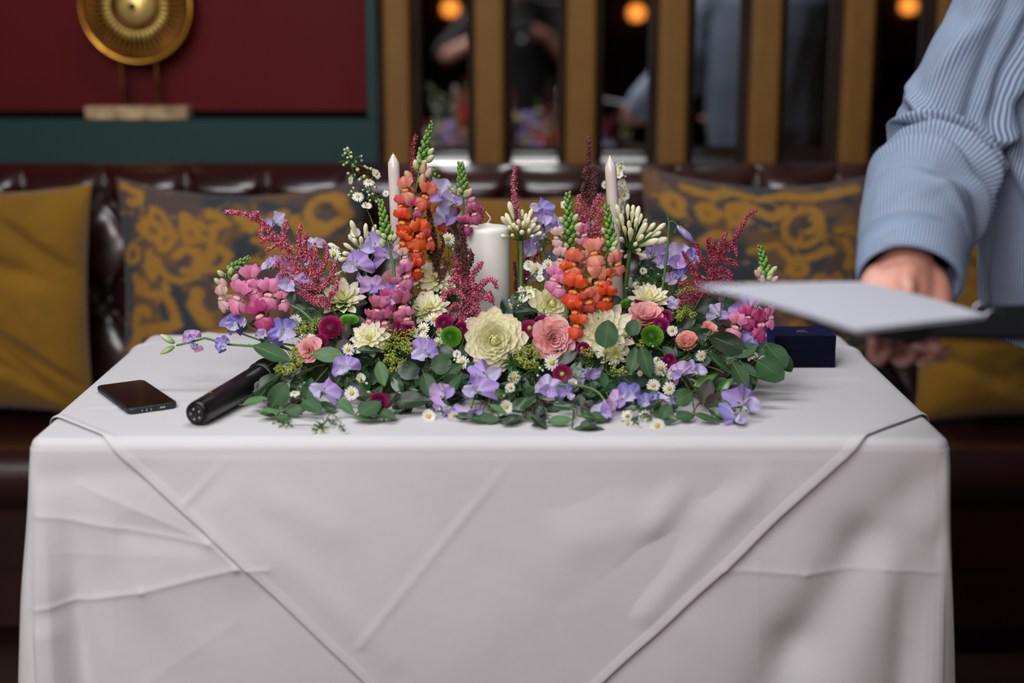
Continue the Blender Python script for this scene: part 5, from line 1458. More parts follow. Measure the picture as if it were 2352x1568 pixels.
def snapdragon(path, blossoms, buds, label, dy=0., tip=None, stemr=.0026, greens=None):
    """path: pixels of the main stem, base to tip; blossoms (px,py,r,nx,ny,nz,roll,key); buds (px,py,len_px,angle,key); greens: (n, r0, r1, f0) buds wound round the upper stem"""
    pts = [PX(x, y, dy) if len(q) == 0 else PX(x, y, dy + q[0]) for x, y, *q in path]
    ds = Yd(path[-1][1]); Y0 = Yd(path[0][1]) + dy
    pts = [P(x, y, Y0 + (2.21 - Y0) * .5 * i / len(path), ZT) for i, (x, y, *_) in enumerate(path)]
    base = foam_pt(path[0][0], path[0][1]); base = Vector((base.x, max(base.y, min(pts[0].y, 2.25)), base.z)) if pts[0].y > 2.0 else base
    t = thing('snapdragon', label, 'snapdragon', base, 'snapdragons in the arrangement')
    full = [base] + pts; sm = []
    for i in range(len(full) - 1):
        p0 = full[max(i - 1, 0)]; p1 = full[i]; p2 = full[i + 1]; p3 = full[min(i + 2, len(full) - 1)]
        for k in range(5):
            s = k / 5; sm.append(.5 * ((2 * p1) + (p2 - p0) * s + (2 * p0 - 5 * p1 + 4 * p2 - p3) * s * s + (3 * p1 - p0 - 3 * p2 + p3) * s ** 3))
    sm.append(full[-1]); n = len(sm)
    part('stem', MB().tube(sm, [stemr * (1 - .6 * k / n) for k in range(n)], 8).mesh('stem', MP_stem), t)
    def near(p): return min(sm, key=lambda q: (q - p).length)
    for (px, py, rpx, nx, ny, nz, roll, key) in blossoms:
        s = min(sm, key=lambda q: abs(q.z - P(px, py, Y0).z) + .3 * abs(q.x - P(px, py, Y0).x))
        c = P(px, py, s.y + .006 + (ny * .022), ZT)
        r = rpx * mpx(c.y) * 1.08; nn = Vector((nx + random.uniform(-.3, .3), ny, nz + random.uniform(-.15, .2))).normalized()
        M = frame(c, nn, math.radians(roll + random.uniform(-18, 18)), r)
        v = random.randrange(3); a_, b_, p_ = SN[key][v]
        bl = part('blossom', a_, t, M); part('lower_lip', b_, bl, M); part('palate', p_, bl, M)
        tail = M @ Vector((0, 0, -1.1)); q = near(tail)
        part('sepals', SEPm, bl, M @ Matrix.Translation((0, 0, -1.2)))
        if (q - tail).length > .006: part('stalk', MB().tube([q, tail], .0009, 5).mesh('stalk', MP_stem), bl)
    for (px, py, L, ang, key) in buds:
        c = P(px, py, Y0 + .01, ZT); q = near(c); c = P(px, py, q.y - .004, ZT); s = L * mpx(c.y) / 1.38
        d = Vector((math.cos(math.radians(ang)), -.45, math.sin(math.radians(ang)))).normalized()
        M = frame(c - d * s * .7, d, 0, s)
        b = part('bud', SNBUD[key], t, M); part('sepals', SEPm, b, M @ Matrix.Diagonal((1.1, 1.1, 1.1, 1)))
    if greens:
        cnt, r0, r1, f0 = greens; r0 *= 1.32; r1 *= 1.25; cnt = int(cnt * 1.2)
        axis = [sm[int(n * f0) + k] if int(n * f0) + k < n else sm[-1] for k in range(n - int(n * f0))]
        L = [0]
        for a_, b_ in zip(axis, axis[1:]): L.append(L[-1] + (b_ - a_).length)
        for k in range(cnt):
            f = k / max(1, cnt - 1); d_ = L[-1] * f ** .9
            i = max(0, min(len(axis) - 2, next((j for j in range(len(L) - 1) if L[j + 1] >= d_), len(L) - 2)))
            seg = L[i + 1] - L[i]; u = 0 if seg < 1e-9 else (d_ - L[i]) / seg
            p = axis[i].lerp(axis[i + 1], u); ax = (axis[i + 1] - axis[i]).normalized()
            ang = k * 2.39996; o = ax.orthogonal().normalized(); o.rotate(Quaternion(ax, ang))
            s = (r0 + (r1 - r0) * f)
            d = (ax * (.75 + .5 * f) + o * (1.0 - .45 * f)).normalized()
            M = frame(p + o * s * .30, d, 0, (s * 1.15, s * 1.15, s * .9))
            part('bud', SNBUD['green' if f > .12 else 'pale'], t, M)
    return t
S_ = snapdragon
S_([(948, 700), (950, 600), (944, 520), (950, 470), (960, 410), (972, 350), (984, 305), (992, 284)],
   [(934, 436, 26, -.4, -1, .2, 10, 'salmon'), (977, 450, 28, .4, -1, .1, -15, 'coral'), (922, 472, 22, -.6, -1, -.1, 0, 'coral'), (956, 476, 20, .5, -1, 0, 20, 'dusty'), (926, 508, 27, -.4, -1, -.1, 10, 'orange'),
    (962, 540, 32, .4, -1, .1, 0, 'orange'), (984, 548, 22, .7, -1, 0, 10, 'coral'), (928, 556, 26, -.5, -1, -.2, -10, 'orange'), (956, 572, 22, .2, -1, -.3, 10, 'coral'), (957, 618, 24, .2, -1, -.4, 0, 'orange')],
   [(938, 404, 30, 120, 'salmon'), (970, 412, 30, 80, 'salmon'), (985, 396, 28, 60, 'blush'), (972, 388, 28, 80, 'salmon'), (955, 380, 24, 110, 'pale'), (988, 364, 24, 45, 'pale'), (963, 366, 20, 120, 'pale'), (990, 348, 22, 50, 'pale')],
   'tall snapdragon with bright orange blossoms and long green tip beside the left taper candle', greens=(26, .0068, .0030, .66))
S_([(1050, 640), (1062, 520), (1064, 460), (1062, 420), (1058, 378)],
   [(1088, 490, 22, .5, -1, .1, 0, 'dusty'), (1070, 516, 20, .2, -1, 0, 20, 'deep')],
   [(1077, 442, 26, 50, 'blush'), (1084, 458, 20, 30, 'pinkbud'), (1042, 438, 20, 130, 'pale'), (1034, 430, 18, 120, 'pale'), (1070, 446, 20, 70, 'pale')],
   'green-tipped snapdragon with small pink flowers behind the pale sweet pea beside the pillar candle', dy=.03, greens=(30, .0072, .0042, .62))
S_([(912, 700), (905, 620), (892, 560), (882, 505), (874, 462)],
   [(928, 590, 18, .4, -1, .2, 0, 'blush'), (932, 632, 28, .4, -1, -.1, 0, 'pink'), (914, 655, 18, .0, -1, 0, 10, 'dusty')],
   [(906, 545, 22, 60, 'pale'), (870, 535, 20, 130, 'pale'), (912, 570, 24, 60, 'blush'), (878, 560, 20, 120, 'pale')],
   'green snapdragon spike in bud directly in front of the left taper candle', dy=-.02, greens=(30, .0070, .0038, .58))
S_([(730, 748), (690, 712), (640, 690), (590, 672), (545, 650), (524, 632), (540, 612), (570, 592)],
   [(577, 645, 32, .2, -1, .3, 10, 'pink'), (549, 682, 34, -.3, -1, .1, 0, 'pink'), (616, 676, 32, .2, -1, .2, -10, 'pink'), (598, 724, 32, .1, -1, -.1, 10, 'deep'), (512, 684, 26, -.7, -.8, .1, 0, 'blush'), (650, 690, 20, .5, -1, .1, 0, 'pink'), (584, 668, 24, .1, -1, 0, 30, 'pink')],
   [(513, 650, 28, 110, 'blush'), (541, 638, 26, 60, 'blush'), (500, 646, 22, 130, 'pale'), (530, 622, 22, 70, 'pale'), (507, 628, 22, 130, 'pale')],
   'pink snapdragon reaching out to the left with a green bud tip', greens=(22, .0066, .0030, .72))
S_([(1372, 745), (1368, 690), (1366, 640), (1386, 600), (1402, 560), (1400, 520), (1393, 474)],
   [(1366, 582, 30, -.1, -1, .3, 0, 'salmon'), (1416, 606, 24, .6, -1, .1, 10, 'salmon'), (1318, 606, 30, -.5, -1, .2, 0, 'coral'), (1304, 622, 20, -.6, -1, 0, 0, 'orange'), (1372, 648, 34, .1, -1, 0, 5, 'salmon'), (1398, 640, 22, .6, -1, 0, 0, 'coral'),
    (1318, 668, 34, -.4, -1, 0, 0, 'orange'), (1392, 684, 28, .4, -1, -.2, 0, 'orange'), (1352, 690, 26, -.1, -1, -.3, 10, 'coral'), (1322, 714, 26, -.5, -1, -.2, 20, 'orange'), (1326, 748, 26, -.3, -1, .2, 0, 'orange')],
   [(1412, 580, 24, 50, 'salmon'), (1384, 556, 24, 100, 'salmon'), (1412, 560, 20, 50, 'pale'), (1386, 530, 18, 110, 'pale')],
   'coral and orange snapdragon with a green spike in front of the right taper candle', dy=-.02, greens=(28, .0072, .0038, .62))
S_([(1298, 745), (1300, 680), (1303, 620), (1307, 540), (1306, 490), (1304, 448)],
   [(1340, 538, 22, .5, -1, .1, 0, 'pink'), (1280, 545, 20, -.5, -1, .1, 0, 'blush'), (1288, 594, 24, -.4, -1, .1, 0, 'blush'), (1272, 640, 26, -.4, -1, 0, 0, 'pink'), (1284, 656, 24, .1, -1, 0, 10, 'pink'), (1340, 600, 22, .6, -1, 0, 0, 'blush')],
   [(1290, 528, 24, 120, 'pale'), (1328, 520, 26, 50, 'pale'), (1322, 500, 22, 60, 'pale'), (1290, 506, 20, 120, 'pale'), (1334, 534, 22, 60, 'blush'), (1322, 580, 20, 60, 'pale')],
   'snapdragon with a thick green tip and pale pink blossoms between the agapanthus heads', dy=.02, greens=(34, .0072, .0046, .55))
S_([(1700, 760), (1740, 700), (1756, 650), (1756, 610), (1746, 568)],
   [(1690, 750, 28, -.4, -1, .2, 0, 'pink'), (1744, 745, 32, .3, -1, .2, 0, 'deep'), (1768, 728, 22, .6, -1, .1, 20, 'pink'), (1716, 728, 24, 0, -1, .2, 10, 'deep')],
   [(1740, 628, 24, 130, 'blush'), (1752, 640, 22, 100, 'blush'), (1770, 628, 24, 60, 'pale'), (1778, 618, 20, 50, 'pale'), (1746, 622, 22, 120, 'pale'), (1780, 640, 20, 40, 'blush')],
   'snapdragon whose green tip stands above the white page, deep pink flowers below it', greens=(26, .0070, .0036, .60))
S_([(890, 760), (898, 730), (905, 690), (910, 660)],
   [(868, 712, 30, -.3, -1, .1, 0, 'dusty'), (922, 704, 32, .4, -1, .2, 0, 'dusty'), (934, 730, 24, .3, -1, -.1, 10, 'pink'), (884, 738, 26, -.1, -1, 0, 0, 'dusty'), (890, 690, 24, 0, -1, .4, 0, 'deep'), (850, 734, 22, -.5, -1, 0, 0, 'dusty')],
   [], 'short dusty pink snapdragon below the lilac cluster on the left')
S_([(1050, 560), (1040, 500), (1010, 440), (1000, 390)],
   [(1040, 470, 28, .2, .9, .1, 0, 'orange'), (1020, 500, 28, -.3, .9, .1, 0, 'coral'), (1050, 520, 28, .3, .9, 0, 0, 'deep')], [], 'short orange snapdragon on the back of the arrangement facing the mirror', dy=.12, greens=(14, .007, .004, .7))

# ---------------- astilbe plumes
OCT_V = np.array([(1, 0, 0), (-1, 0, 0), (0, 1, 0), (0, -1, 0), (0, 0, 1), (0, 0, -1)], dtype=float)
OCT_F = np.array([(0, 2, 4), (2, 1, 4), (1, 3, 4), (3, 0, 4), (2, 0, 5), (1, 2, 5), (3, 1, 5), (0, 3, 5)])
def florets(centres, size, mat, name, rng=RNG, tr=None):
    n = len(centres); s = size * rng.uniform(.6, 1.35, (n, 1, 3)) * rng.uniform(.8, 1.2, (n, 1, 1))
    q = rng.normal(size=(n, 4)); q /= np.linalg.norm(q, axis=1)[:, None]
    w, x, y, z = q.T
    Rm = np.stack([1 - 2 * (y * y + z * z), 2 * (x * y - z * w), 2 * (x * z + y * w), 2 * (x * y + z * w), 1 - 2 * (x * x + z * z), 2 * (y * z - x * w), 2 * (x * z - y * w), 2 * (y * z + x * w), 1 - 2 * (x * x + y * y)], -1).reshape(n, 3, 3)
    V = np.einsum('nij,nkj->nki', Rm, OCT_V[None] * s) + centres[:, None, :]
    F = OCT_F[None] + 6 * np.arange(n)[:, None, None]
    t = rng.uniform(0, 1, n) if tr is None else tr
    return np_mesh(name, V.reshape(-1, 3), F.reshape(-1, 3), mat, t=np.repeat(t, 6), smooth=False)
def plume_part(t, pts, r0, r1, mat, dens=1.0, size=.0014, name='side_plume'):
    pts = smooth_poly(pts); A = np.array([tuple(p) for p in pts])
    L = np.concatenate([[0], np.cumsum(np.linalg.norm(np.diff(A, axis=0), axis=1))])
    r0 *= 1.18; r1 *= 1.2
    n = int(L[-1] * 15000 * dens * (r0 + r1) / .009) + 20
    s = RNG.uniform(0, 1, n); C = np.stack([np.interp(s * L[-1], L, A[:, k]) for k in range(3)], -1)
    # clumps of florets along the branch
    rad = (r0 + (r1 - r0) * s) * (.55 + .65 * np.abs(np.sin(s * L[-1] / .0034)))
    d = RNG.normal(size=(n, 3)); d /= np.linalg.norm(d, axis=1)[:, None]
    C = C + d * (rad * RNG.uniform(.2, 1.35, n) )[:, None]
    C[:, 2] = np.maximum(C[:, 2], TZ + .004)
    part(name, florets(C, size, mat, name), t, kind='stuff')
    return pts
def astilbe(axis, branches, label, mat=None, r=(.0035, .0012), dy=0., mats=None, size=.00125, axr=None, dens=1.0, f0=.25, Y=None):
    mat = mat or MP_ast
    Y0 = (Yd(axis[0][1]) + dy) if Y is None else Y
    def pt(x, y, q=0.): return P(x, y, Y0 + q, ZT)
    A = [pt(x, y) for x, y in axis]
    base = foam_pt(axis[0][0], axis[0][1]); base.y = max(base.y, Y0 if Y0 < 2.28 else 2.28)
    t = thing('astilbe', label, 'astilbe', base, 'astilbe plumes in the arrangement')
    sm = smooth_poly([base] + A)
    part('stem', MB().tube(sm, [.0018 * (1 - .7 * k / len(sm)) for k in range(len(sm))], 6).mesh('stem', MP_brownstem), t)
    if axr:
        k0 = int(len(A) * f0)
        plume_part(t, A[k0:], axr[0], axr[1], mats or mat, dens, size, 'top_plume')
    for b in branches:
        m = mat
        if isinstance(b[-1], bpy.types.Material): m = b[-1]; b = b[:-1]
        pp = [pt(x, y, RNG.uniform(-.004, .004) - .004 * i) for i, (x, y) in enumerate(b)]
        root = min(sm, key=lambda q: (q - pp[0]).length)
        part('stalk', MB().tube([root, pp[0]], .0008, 5).mesh('stalk', MP_brownstem), t)
        plume_part(t, pp, r[0], r[1], m, dens, size)
    return t
astilbe([(770, 720), (735, 660), (700, 612), (660, 572), (625, 535), (590, 503), (552, 489), (519, 486)],
        [[(640, 548), (618, 548), (600, 556)], [(655, 560), (652, 530), (657, 506)], [(668, 572), (640, 560), (612, 576)], [(690, 590), (686, 555), (690, 518)], [(700, 600), (702, 565), (703, 538), (696, 560)], [(690, 600), (655, 590), (628, 614)],
         [(715, 625), (725, 590), (722, 560)], [(708, 625), (672, 612), (640, 612)], [(726, 640), (745, 605), (752, 580), (742, 560)], [(722, 640), (690, 632), (655, 618), (640, 640)], [(740, 660), (762, 630), (770, 600)], [(735, 665), (700, 655), (668, 640), (650, 620)],
         [(752, 690), (772, 660), (772, 632)], [(748, 690), (715, 680), (690, 665)], [(758, 705), (735, 698), (706, 686), (680, 668)], [(610, 520), (598, 540), (612, 552)], [(580, 500), (590, 490), (585, 487)], [(728, 650), (716, 600), (708, 572)]],
        'large arching raspberry pink plume spreading to the upper left', axr=(.0052, .0022), f0=.38, r=(.0044, .0018))
astilbe([(960, 560), (952, 460), (946, 430), (948, 380), (950, 340), (955, 310)], [], 'thin dark red plume standing behind the green tip of the tall orange snapdragon', MP_astdark, axr=(.0040, .0022), f0=.4, dy=.04, size=.0012, dens=.7)
astilbe([(1190, 620), (1188, 520), (1184, 470), (1180, 420), (1184, 384)], [], 'slender coral red plume rising behind the left agapanthus head', MP_ast, axr=(.0062, .0020), f0=.3, dy=.03, dens=.8)
astilbe([(1362, 640), (1358, 540), (1352, 460), (1350, 400), (1352, 345), (1352, 314)],
        [[(1352, 470), (1338, 440), (1342, 420), MP_astbrown], [(1354, 470), (1366, 440), (1362, 420), MP_astbrown], [(1352, 490), (1332, 450), (1328, 470)], [(1356, 500), (1376, 450), (1382, 470)], [(1352, 520), (1330, 480), (1325, 500)], [(1358, 540), (1386, 480), (1390, 500)], [(1358, 560), (1380, 520), (1384, 550)], [(1354, 550), (1336, 500), (1328, 512)],
         [(1356, 420), (1342, 400), (1344, 390), MP_astbrown], [(1355, 430), (1366, 400), (1360, 380), MP_astbrown], [(1360, 600), (1378, 560), (1376, 580)]],
        'tall plume left of the right taper candle, brown at the top and pink below', MP_ast, axr=(.0050, .0016), mats=MP_astbrown, f0=.35, dy=.02, r=(.0042, .0020))
astilbe([(1080, 780), (1074, 720), (1072, 650), (1068, 590), (1062, 540), (1058, 508)],
        [[(1070, 660), (1090, 625), (1104, 604), (1102, 618)], [(1072, 690), (1100, 660), (1128, 640), (1142, 662)], [(1072, 700), (1104, 680), (1130, 690), (1120, 670)], [(1074, 720), (1096, 706), (1098, 730)], [(1070, 660), (1045, 640), (1030, 650)], [(1072, 690), (1044, 668), (1022, 674), (1020, 690)],
         [(1074, 720), (1048, 700), (1030, 715)], [(1074, 735), (1050, 724), (1034, 742)], [(1070, 640), (1052, 612), (1046, 590), MP_astdark], [(1068, 620), (1082, 596), (1080, 575), MP_astbrown], [(1072, 660), (1080, 640), (1088, 660)], [(1072, 745), (1062, 735), (1050, 752)], [(1070, 650), (1058, 640), (1040, 620)], [(1074, 700), (1084, 690), (1096, 712)], [(1066, 600), (1052, 580), (1050, 560), MP_astbrown]],
        'raspberry plume with a dark brown tip hanging in front of the pillar candle', MP_ast, axr=(.0070, .0030), mats=MP_astbrown, f0=.3, Y=2.13, r=(.0050, .0024))
astilbe([(1600, 700), (1618, 650), (1645, 600), (1680, 560), (1706, 515), (1722, 490), (1738, 484)],
        [[(1628, 625), (1610, 590), (1598, 562), (1590, 556)], [(1640, 610), (1630, 575), (1624, 552), (1634, 548)], [(1650, 595), (1640, 570), (1636, 560)], [(1618, 650), (1590, 620), (1575, 590), (1568, 578)], [(1670, 575), (1662, 550), (1668, 535)], [(1665, 575), (1688, 566), (1692, 590)], [(1655, 595), (1680, 600), (1694, 612)], [(1630, 625), (1660, 618), (1684, 634)],
         [(1615, 650), (1640, 636), (1660, 634), (1680, 640)], [(1610, 665), (1585, 650), (1560, 652)], [(1612, 660), (1600, 630), (1600, 600)], [(1605, 680), (1640, 655), (1670, 650), (1700, 652)], [(1604, 680), (1580, 672), (1558, 680)], [(1660, 590), (1650, 580), (1655, 555)], [(1600, 690), (1575, 690), (1560, 700)]],
        'crimson branching plume at the right, its thin tip bent over', MP_astdark, axr=(.0042, .0016), f0=.35, r=(.0038, .0018), dy=-.01)
astilbe([(1010, 720), (1006, 640), (1000, 570), (990, 510), (982, 478)],
        [[(1000, 560), (985, 520), (975, 500)], [(1004, 600), (1018, 560), (1012, 540)], [(1004, 610), (984, 580), (985, 560)], [(1006, 640), (1024, 610), (1018, 590)], [(1008, 650), (1018, 630), (1030, 600)]],
        'dark maroon plume in the shade right of the orange snapdragon', MP_astbrown, axr=(.0055, .0026), f0=.2, dy=.06)
astilbe([(1195, 740), (1200, 680), (1205, 620), (1215, 580)],
        [[(1200, 660), (1185, 630), (1182, 600)], [(1202, 650), (1226, 600), (1238, 580), (1246, 600)], [(1200, 680), (1184, 660), (1186, 640)], [(1202, 640), (1192, 600), (1194, 570)]],
        'dusky plume glimpsed behind the pillar candle on its right side', MP_astdark, axr=(.005, .003), f0=.2, dy=.10, Y=2.32)
astilbe([(1085, 620), (1092, 540), (1098, 500), (1104, 475)], [[(1094, 520), (1108, 495), (1112, 480)], [(1092, 530), (1080, 500), (1082, 490)]], 'short dusty pink plume above the pale sweet pea left of the pillar candle', MP_ast, axr=(.0052, .0030), f0=.25, dy=.06)

# ---------------- agapanthus
AB = MB().lathe([(0, 0), (.045, .02), (.06, .15), (.085, .35), (.125, .58), (.13, .74), (.09, .9), (.03, .98), (0, 1.0)], 9).mesh('bud', MP_aga)
def agapanthus(hub, ends, label, stem_pts, dy=0.):
    Y = Yd(hub[1]) + dy
    h = P(hub[0], hub[1], Y)
    base = foam_pt(*stem_pts[-1]); base.y = max(2.1, min(2.26, Y)); 
    t = thing('agapanthus', label, 'agapanthus', base, 'white agapanthus heads in the arrangement')
    pts = smooth_poly([base] + [P(x, y, Y) for x, y in stem_pts[::-1]] + [h])
    part('stem', MB().tube(pts, .0034, 9).mesh('stem', MP_stem), t)
    for (x, y, L, q) in ends:
        e = P(x, y, Y + q)
        d = e - h; n = d.normalized(); Lr = L * mpx(Y)
        b0 = e - n * Lr
        M = frame(b0, (n + Vector((random.uniform(-.1, .1), random.uniform(-.1, .1), random.uniform(-.1, .1)))).normalized(), random.uniform(0, 6), (Lr * 1.0, Lr * 1.0, Lr))
        b = part('bud', AB, t, M @ Matrix.Diagonal((1.15 if L > 30 else 1.5, 1.15 if L > 30 else 1.5, 1, 1)))
        part('pedicel', MB().tube(bez(h, h.lerp(b0, .5) + Vector((0, 0, -.003)), b0, 4), .0008, 5).mesh('pedicel', MP_stem), b)
agapanthus((1197, 552), [(1166, 462, 46, -.01), (1150, 498, 42, -.03), (1158, 490, 40, .02), (1188, 474, 36, .03), (1152, 540, 30, -.04), (1178, 512, 28, -.03), (1192, 504, 26, -.035), (1204, 508, 28, -.035), (1210, 490, 34, .02), (1222, 478, 36, .02), (1216, 500, 30, -.02), (1226, 505, 30, -.01),
            (1228, 514, 26, -.03), (1244, 520, 28, -.02), (1246, 535, 26, -.03), (1168, 520, 26, -.04), (1185, 520, 24, -.04), (1220, 528, 24, -.04), (1198, 528, 30, -.045), (1200, 480, 26, .04), (1178, 488, 26, .04), (1234, 500, 30, .04), (1150, 520, 26, .03), (1226, 540, 20, -.045), (1174, 540, 22, -.045)],
           'white agapanthus head in bud on a green stalk just right of the pillar candle', [(1197, 570), (1197, 640), (1196, 700)], dy=-.02)
agapanthus((1446, 574), [(1416, 470, 44, -.02), (1422, 492, 40, -.02), (1413, 505, 36, -.04), (1440, 468, 36, .0), (1454, 482, 30, .02), (1470, 472, 44, .02), (1476, 490, 28, .02), (1462, 500, 28, -.03), (1484, 510, 50, -.02), (1470, 500, 34, .03), (1445, 505, 36, -.03), (1506, 512, 30, .0), (1530, 514, 40, .02), (1518, 530, 26, .0),
            (1536, 550, 56, .0), (1500, 532, 26, .02), (1512, 548, 54, -.03), (1478, 540, 40, -.04), (1460, 560, 26, -.05), (1450, 528, 48, -.045), (1432, 520, 34, -.04), (1425, 545, 30, -.045), (1470, 575, 26, -.04), (1426, 578, 22, -.04), (1436, 590, 20, -.03), (1484, 500, 26, .04), (1456, 470, 26, .04), (1486, 590, 30, -.02)],
           'widely spread white agapanthus head right of the right taper candle', [(1444, 600), (1438, 650), (1433, 700)], dy=-.02)
agapanthus((836, 590), [(806, 506, 44, -.02), (840, 512, 36, .0), (862, 514, 34, .02), (868, 530, 24, .0), (800, 538, 34, -.02), (812, 548, 30, -.03), (788, 560, 34, -.01), (752, 562, 30, .0), (786, 580, 30, -.03), (826, 540, 36, -.02), (850, 540, 30, -.02), (776, 596, 30, -.02), (764, 636, 26, -.03), (845, 528, 24, .03)],
           'cream agapanthus head left of the left taper candle, behind the lilac sweet peas', [(838, 620), (850, 680), (860, 700)], dy=.02)
agapanthus((1368, 588), [(1322, 546, 44, -.02), (1334, 590, 34, -.03), (1330, 604, 32, -.035), (1345, 575, 26, -.02), (1352, 560, 26, .0), (1345, 610, 24, -.02), (940, 598, 1, 0)][:6],
           'few white agapanthus buds between the crimson plume and the coral snapdragon', [(1368, 610), (1366, 660), (1364, 700)], dy=.0)
agapanthus((925, 610), [(966, 600, 36, -.03), (950, 588, 30, -.03), (940, 575, 26, .0)], 'single white agapanthus buds below the orange snapdragon blossoms', [(922, 640), (916, 690), (914, 710)], dy=-.02)

# ---------------- white asters (small daisies)
def aster_rays(n, seed, droop):
    r = random.Random(seed); mb = MB()
    for k in range(n):
        a = 2 * PI * k / n + r.uniform(-.06, .06)
        petal_grid(mb, .72 * r.uniform(.88, 1.05), .26, Matrix.Rotation(a, 4, 'Z') @ Matrix.Translation((0, .24, 0)) @ Matrix.Rotation(droop + r.uniform(-.15, .15), 4, 'X'), nu=4, nv=3, cup=.2, curl=-.3, shape=lambda u: .55 + .45 * math.sin(PI * min(1, .1 + u * .8)))
    return mb.mesh('flower', MP_white)
AR = [aster_rays(17, 1, .25), aster_rays(15, 2, .1), aster_rays(19, 3, .5), aster_rays(14, 4, -.1)]
AD = MB().lathe([(.30, -.06), (.32, .02), (.26, .14), (.12, .19), (0, .20)], 12).mesh('disc', MP_disc)
AC = MB().lathe([(0, -.34), (.14, -.30), (.24, -.12), (.27, -.02)], 9).mesh('calyx', MP_stem)
ABUD = MB().lathe([(0, -.5), (.25, -.4), (.34, -.05), (.26, .25), (0, .42)], 9, tz=[0, .1, .3, .6, 1]).mesh('bud', petalmat('aster_bud', [(0, (90, 130, 60)), (.25, (150, 178, 100)), (.5, (232, 230, 206)), (1, (246, 242, 226))], .15))
def fine_leaves(t, pts, n, ln, mat=None, seed=0, w=.0011):
    r = random.Random(seed); mb = MB()
    for k in range(n):
        i = r.randrange(1, len(pts)); p = Vector(pts[i - 1]).lerp(Vector(pts[i]), r.random()); ax = (Vector(pts[i]) - Vector(pts[i - 1])).normalized()
        o = ax.orthogonal().normalized(); o.rotate(Quaternion(ax, r.uniform(0, 2 * PI)))
        d = (ax * r.uniform(.2, .9) + o).normalized(); L = ln * r.uniform(.5, 1.2)
        s = ax.cross(d).normalized() * w * r.uniform(.7, 1.3)
        q = p + d * L * .55 + Vector((0, 0, .1 * L)); e = p + d * L
        for v in (p, q, e): v.z = max(v.z, TZ + .003)
        mb.add([p - s * .4, p + s * .4, q + s, e, q - s], [(0, 1, 2, 4), (4, 2, 3)], [0, 0, .5, 1, .5])
    part('fine_leaves', mb.mesh('fine_leaves', mat or MP_fine), t, kind='stuff')
def aster(flowers, label, buds=(), dy=0., root=None, leaves=26, seed=0, bud_s=1.0):
    """flowers: (px,py,rpx,nx,ny,nz); buds: (px,py)"""
    f0 = flowers[0] if flowers else buds[0]
    mx = sum(f[0] for f in flowers) / len(flowers) if flowers else buds[0][0]
    my = max([f[1] for f in flowers] + [b[1] for b in buds])
    base = foam_pt(mx, my) if root is None else PX(*root)
    t = thing('aster_spray', label, 'aster', base, 'white aster sprays in the arrangement')
    c0 = PX(mx, my, dy); j = base.lerp(c0, .55); j.z = max(j.z, TZ + .012)
    if root is not None: j = base
    allp = []
    pts = bez(base, base.lerp(j, .5) + Vector((0, 0, .006)), j, 4)
    if root is None: part('stem', MB().tube(pts, .0013, 6, caps=False).mesh('stem', MP_stemdark), t); allp += pts
    order = sorted(range(len(flowers)), key=lambda i: -flowers[i][1])
    trunk = [j]
    for k in order:
        px, py, rpx, nx, ny, nz = flowers[k]
        c = PX(px, py, dy + random.uniform(-.004, .004)); r = rpx * mpx(c.y)
        if c.z < TZ + r * .6: c = Pz(px, py, TZ + r * .6)
        n = Vector((nx, ny, nz)).normalized(); M = frame(c, n, random.uniform(0, 6), r)
        fl_ = part('flower', random.choice(AR), t, M); part('disc', AD, fl_, M); part('calyx', AC, fl_, M)
        tail = M @ Vector((0, 0, -.34)); s = min(trunk, key=lambda q: (q - tail).length)
        pp = bez(s, s.lerp(tail, .6) + Vector((0, .004, .004)), tail, 5)
        part('stem', MB().tube(pp, .0008, 5, caps=False).mesh('stem', MP_stemdark), t); trunk += pp[1:5]; allp += pp
    for (px, py) in buds:
        c = PX(px, py, dy + random.uniform(-.006, .006)); s = min(trunk, key=lambda q: (q - c).length)
        d = (c - s).normalized() if (c - s).length > 1e-5 else Vector((0, 0, 1))
        M = frame(c, d, 0, random.uniform(.0046, .0064) * bud_s); b_ = part('bud', ABUD, t, M)
        pp = bez(s, s.lerp(c, .5) + Vector((0, 0, .003)), M @ Vector((0, 0, -.45)), 3)
        part('stalk', MB().tube(pp, .0006, 4, caps=False).mesh('stalk', MP_stemdark), t); allp += pp; trunk.append(pp[2])
    fine_leaves(t, allp, leaves, .011, seed=seed)
    return t
U = (0, -1, .3)
aster([(864, 399, 14, .7, -.5, .5), (847, 417, 15, .1, -.6, 1), (822, 451, 15, .2, -.7, .7), (842, 474, 13, .1, -.6, 1), (806, 413, 12, -.8, -.5, .2), (886, 444, 9, -.2, -1, .4)],
      'tall white aster spray leaning left, farthest up at the left of the tapers', [(796, 347), (788, 356), (803, 352), (798, 362), (829, 359), (831, 369), (797, 373), (790, 378), (812, 380), (820, 390), (838, 382), (852, 388), (808, 440), (860, 430), (800, 345), (806, 360), (836, 405), (816, 372), (845, 440), (850, 460), (792, 344), (806, 350), (798, 341), (812, 378), (822, 388), (815, 402), (826, 412), (844, 386), (858, 392), (800, 398), (802, 448), (812, 432), (848, 448), (842, 428), (834, 436), (856, 446), (864, 462), (793, 352)], dy=.0, leaves=190, seed=1, bud_s=1.2, root=(872, 560))
aster([(1425, 385, 14, .2, -1, .4), (1420, 402, 13, -.1, -.8, .7), (1428, 420, 12, .4, -.8, .3), (1432, 447, 16, .6, -1, .2), (1428, 466, 13, .3, -1, .2), (1424, 484, 12, .1, -1, .5), (1390, 424, 10, -.6, -.8, .2), (1434, 430, 11, .6, -.6, .5)],
      'white aster spray standing right behind the right taper candle', [(1428, 374), (1418, 378), (1434, 392), (1436, 405), (1412, 395)], dy=.05, leaves=50, seed=2, root=(1430, 560))
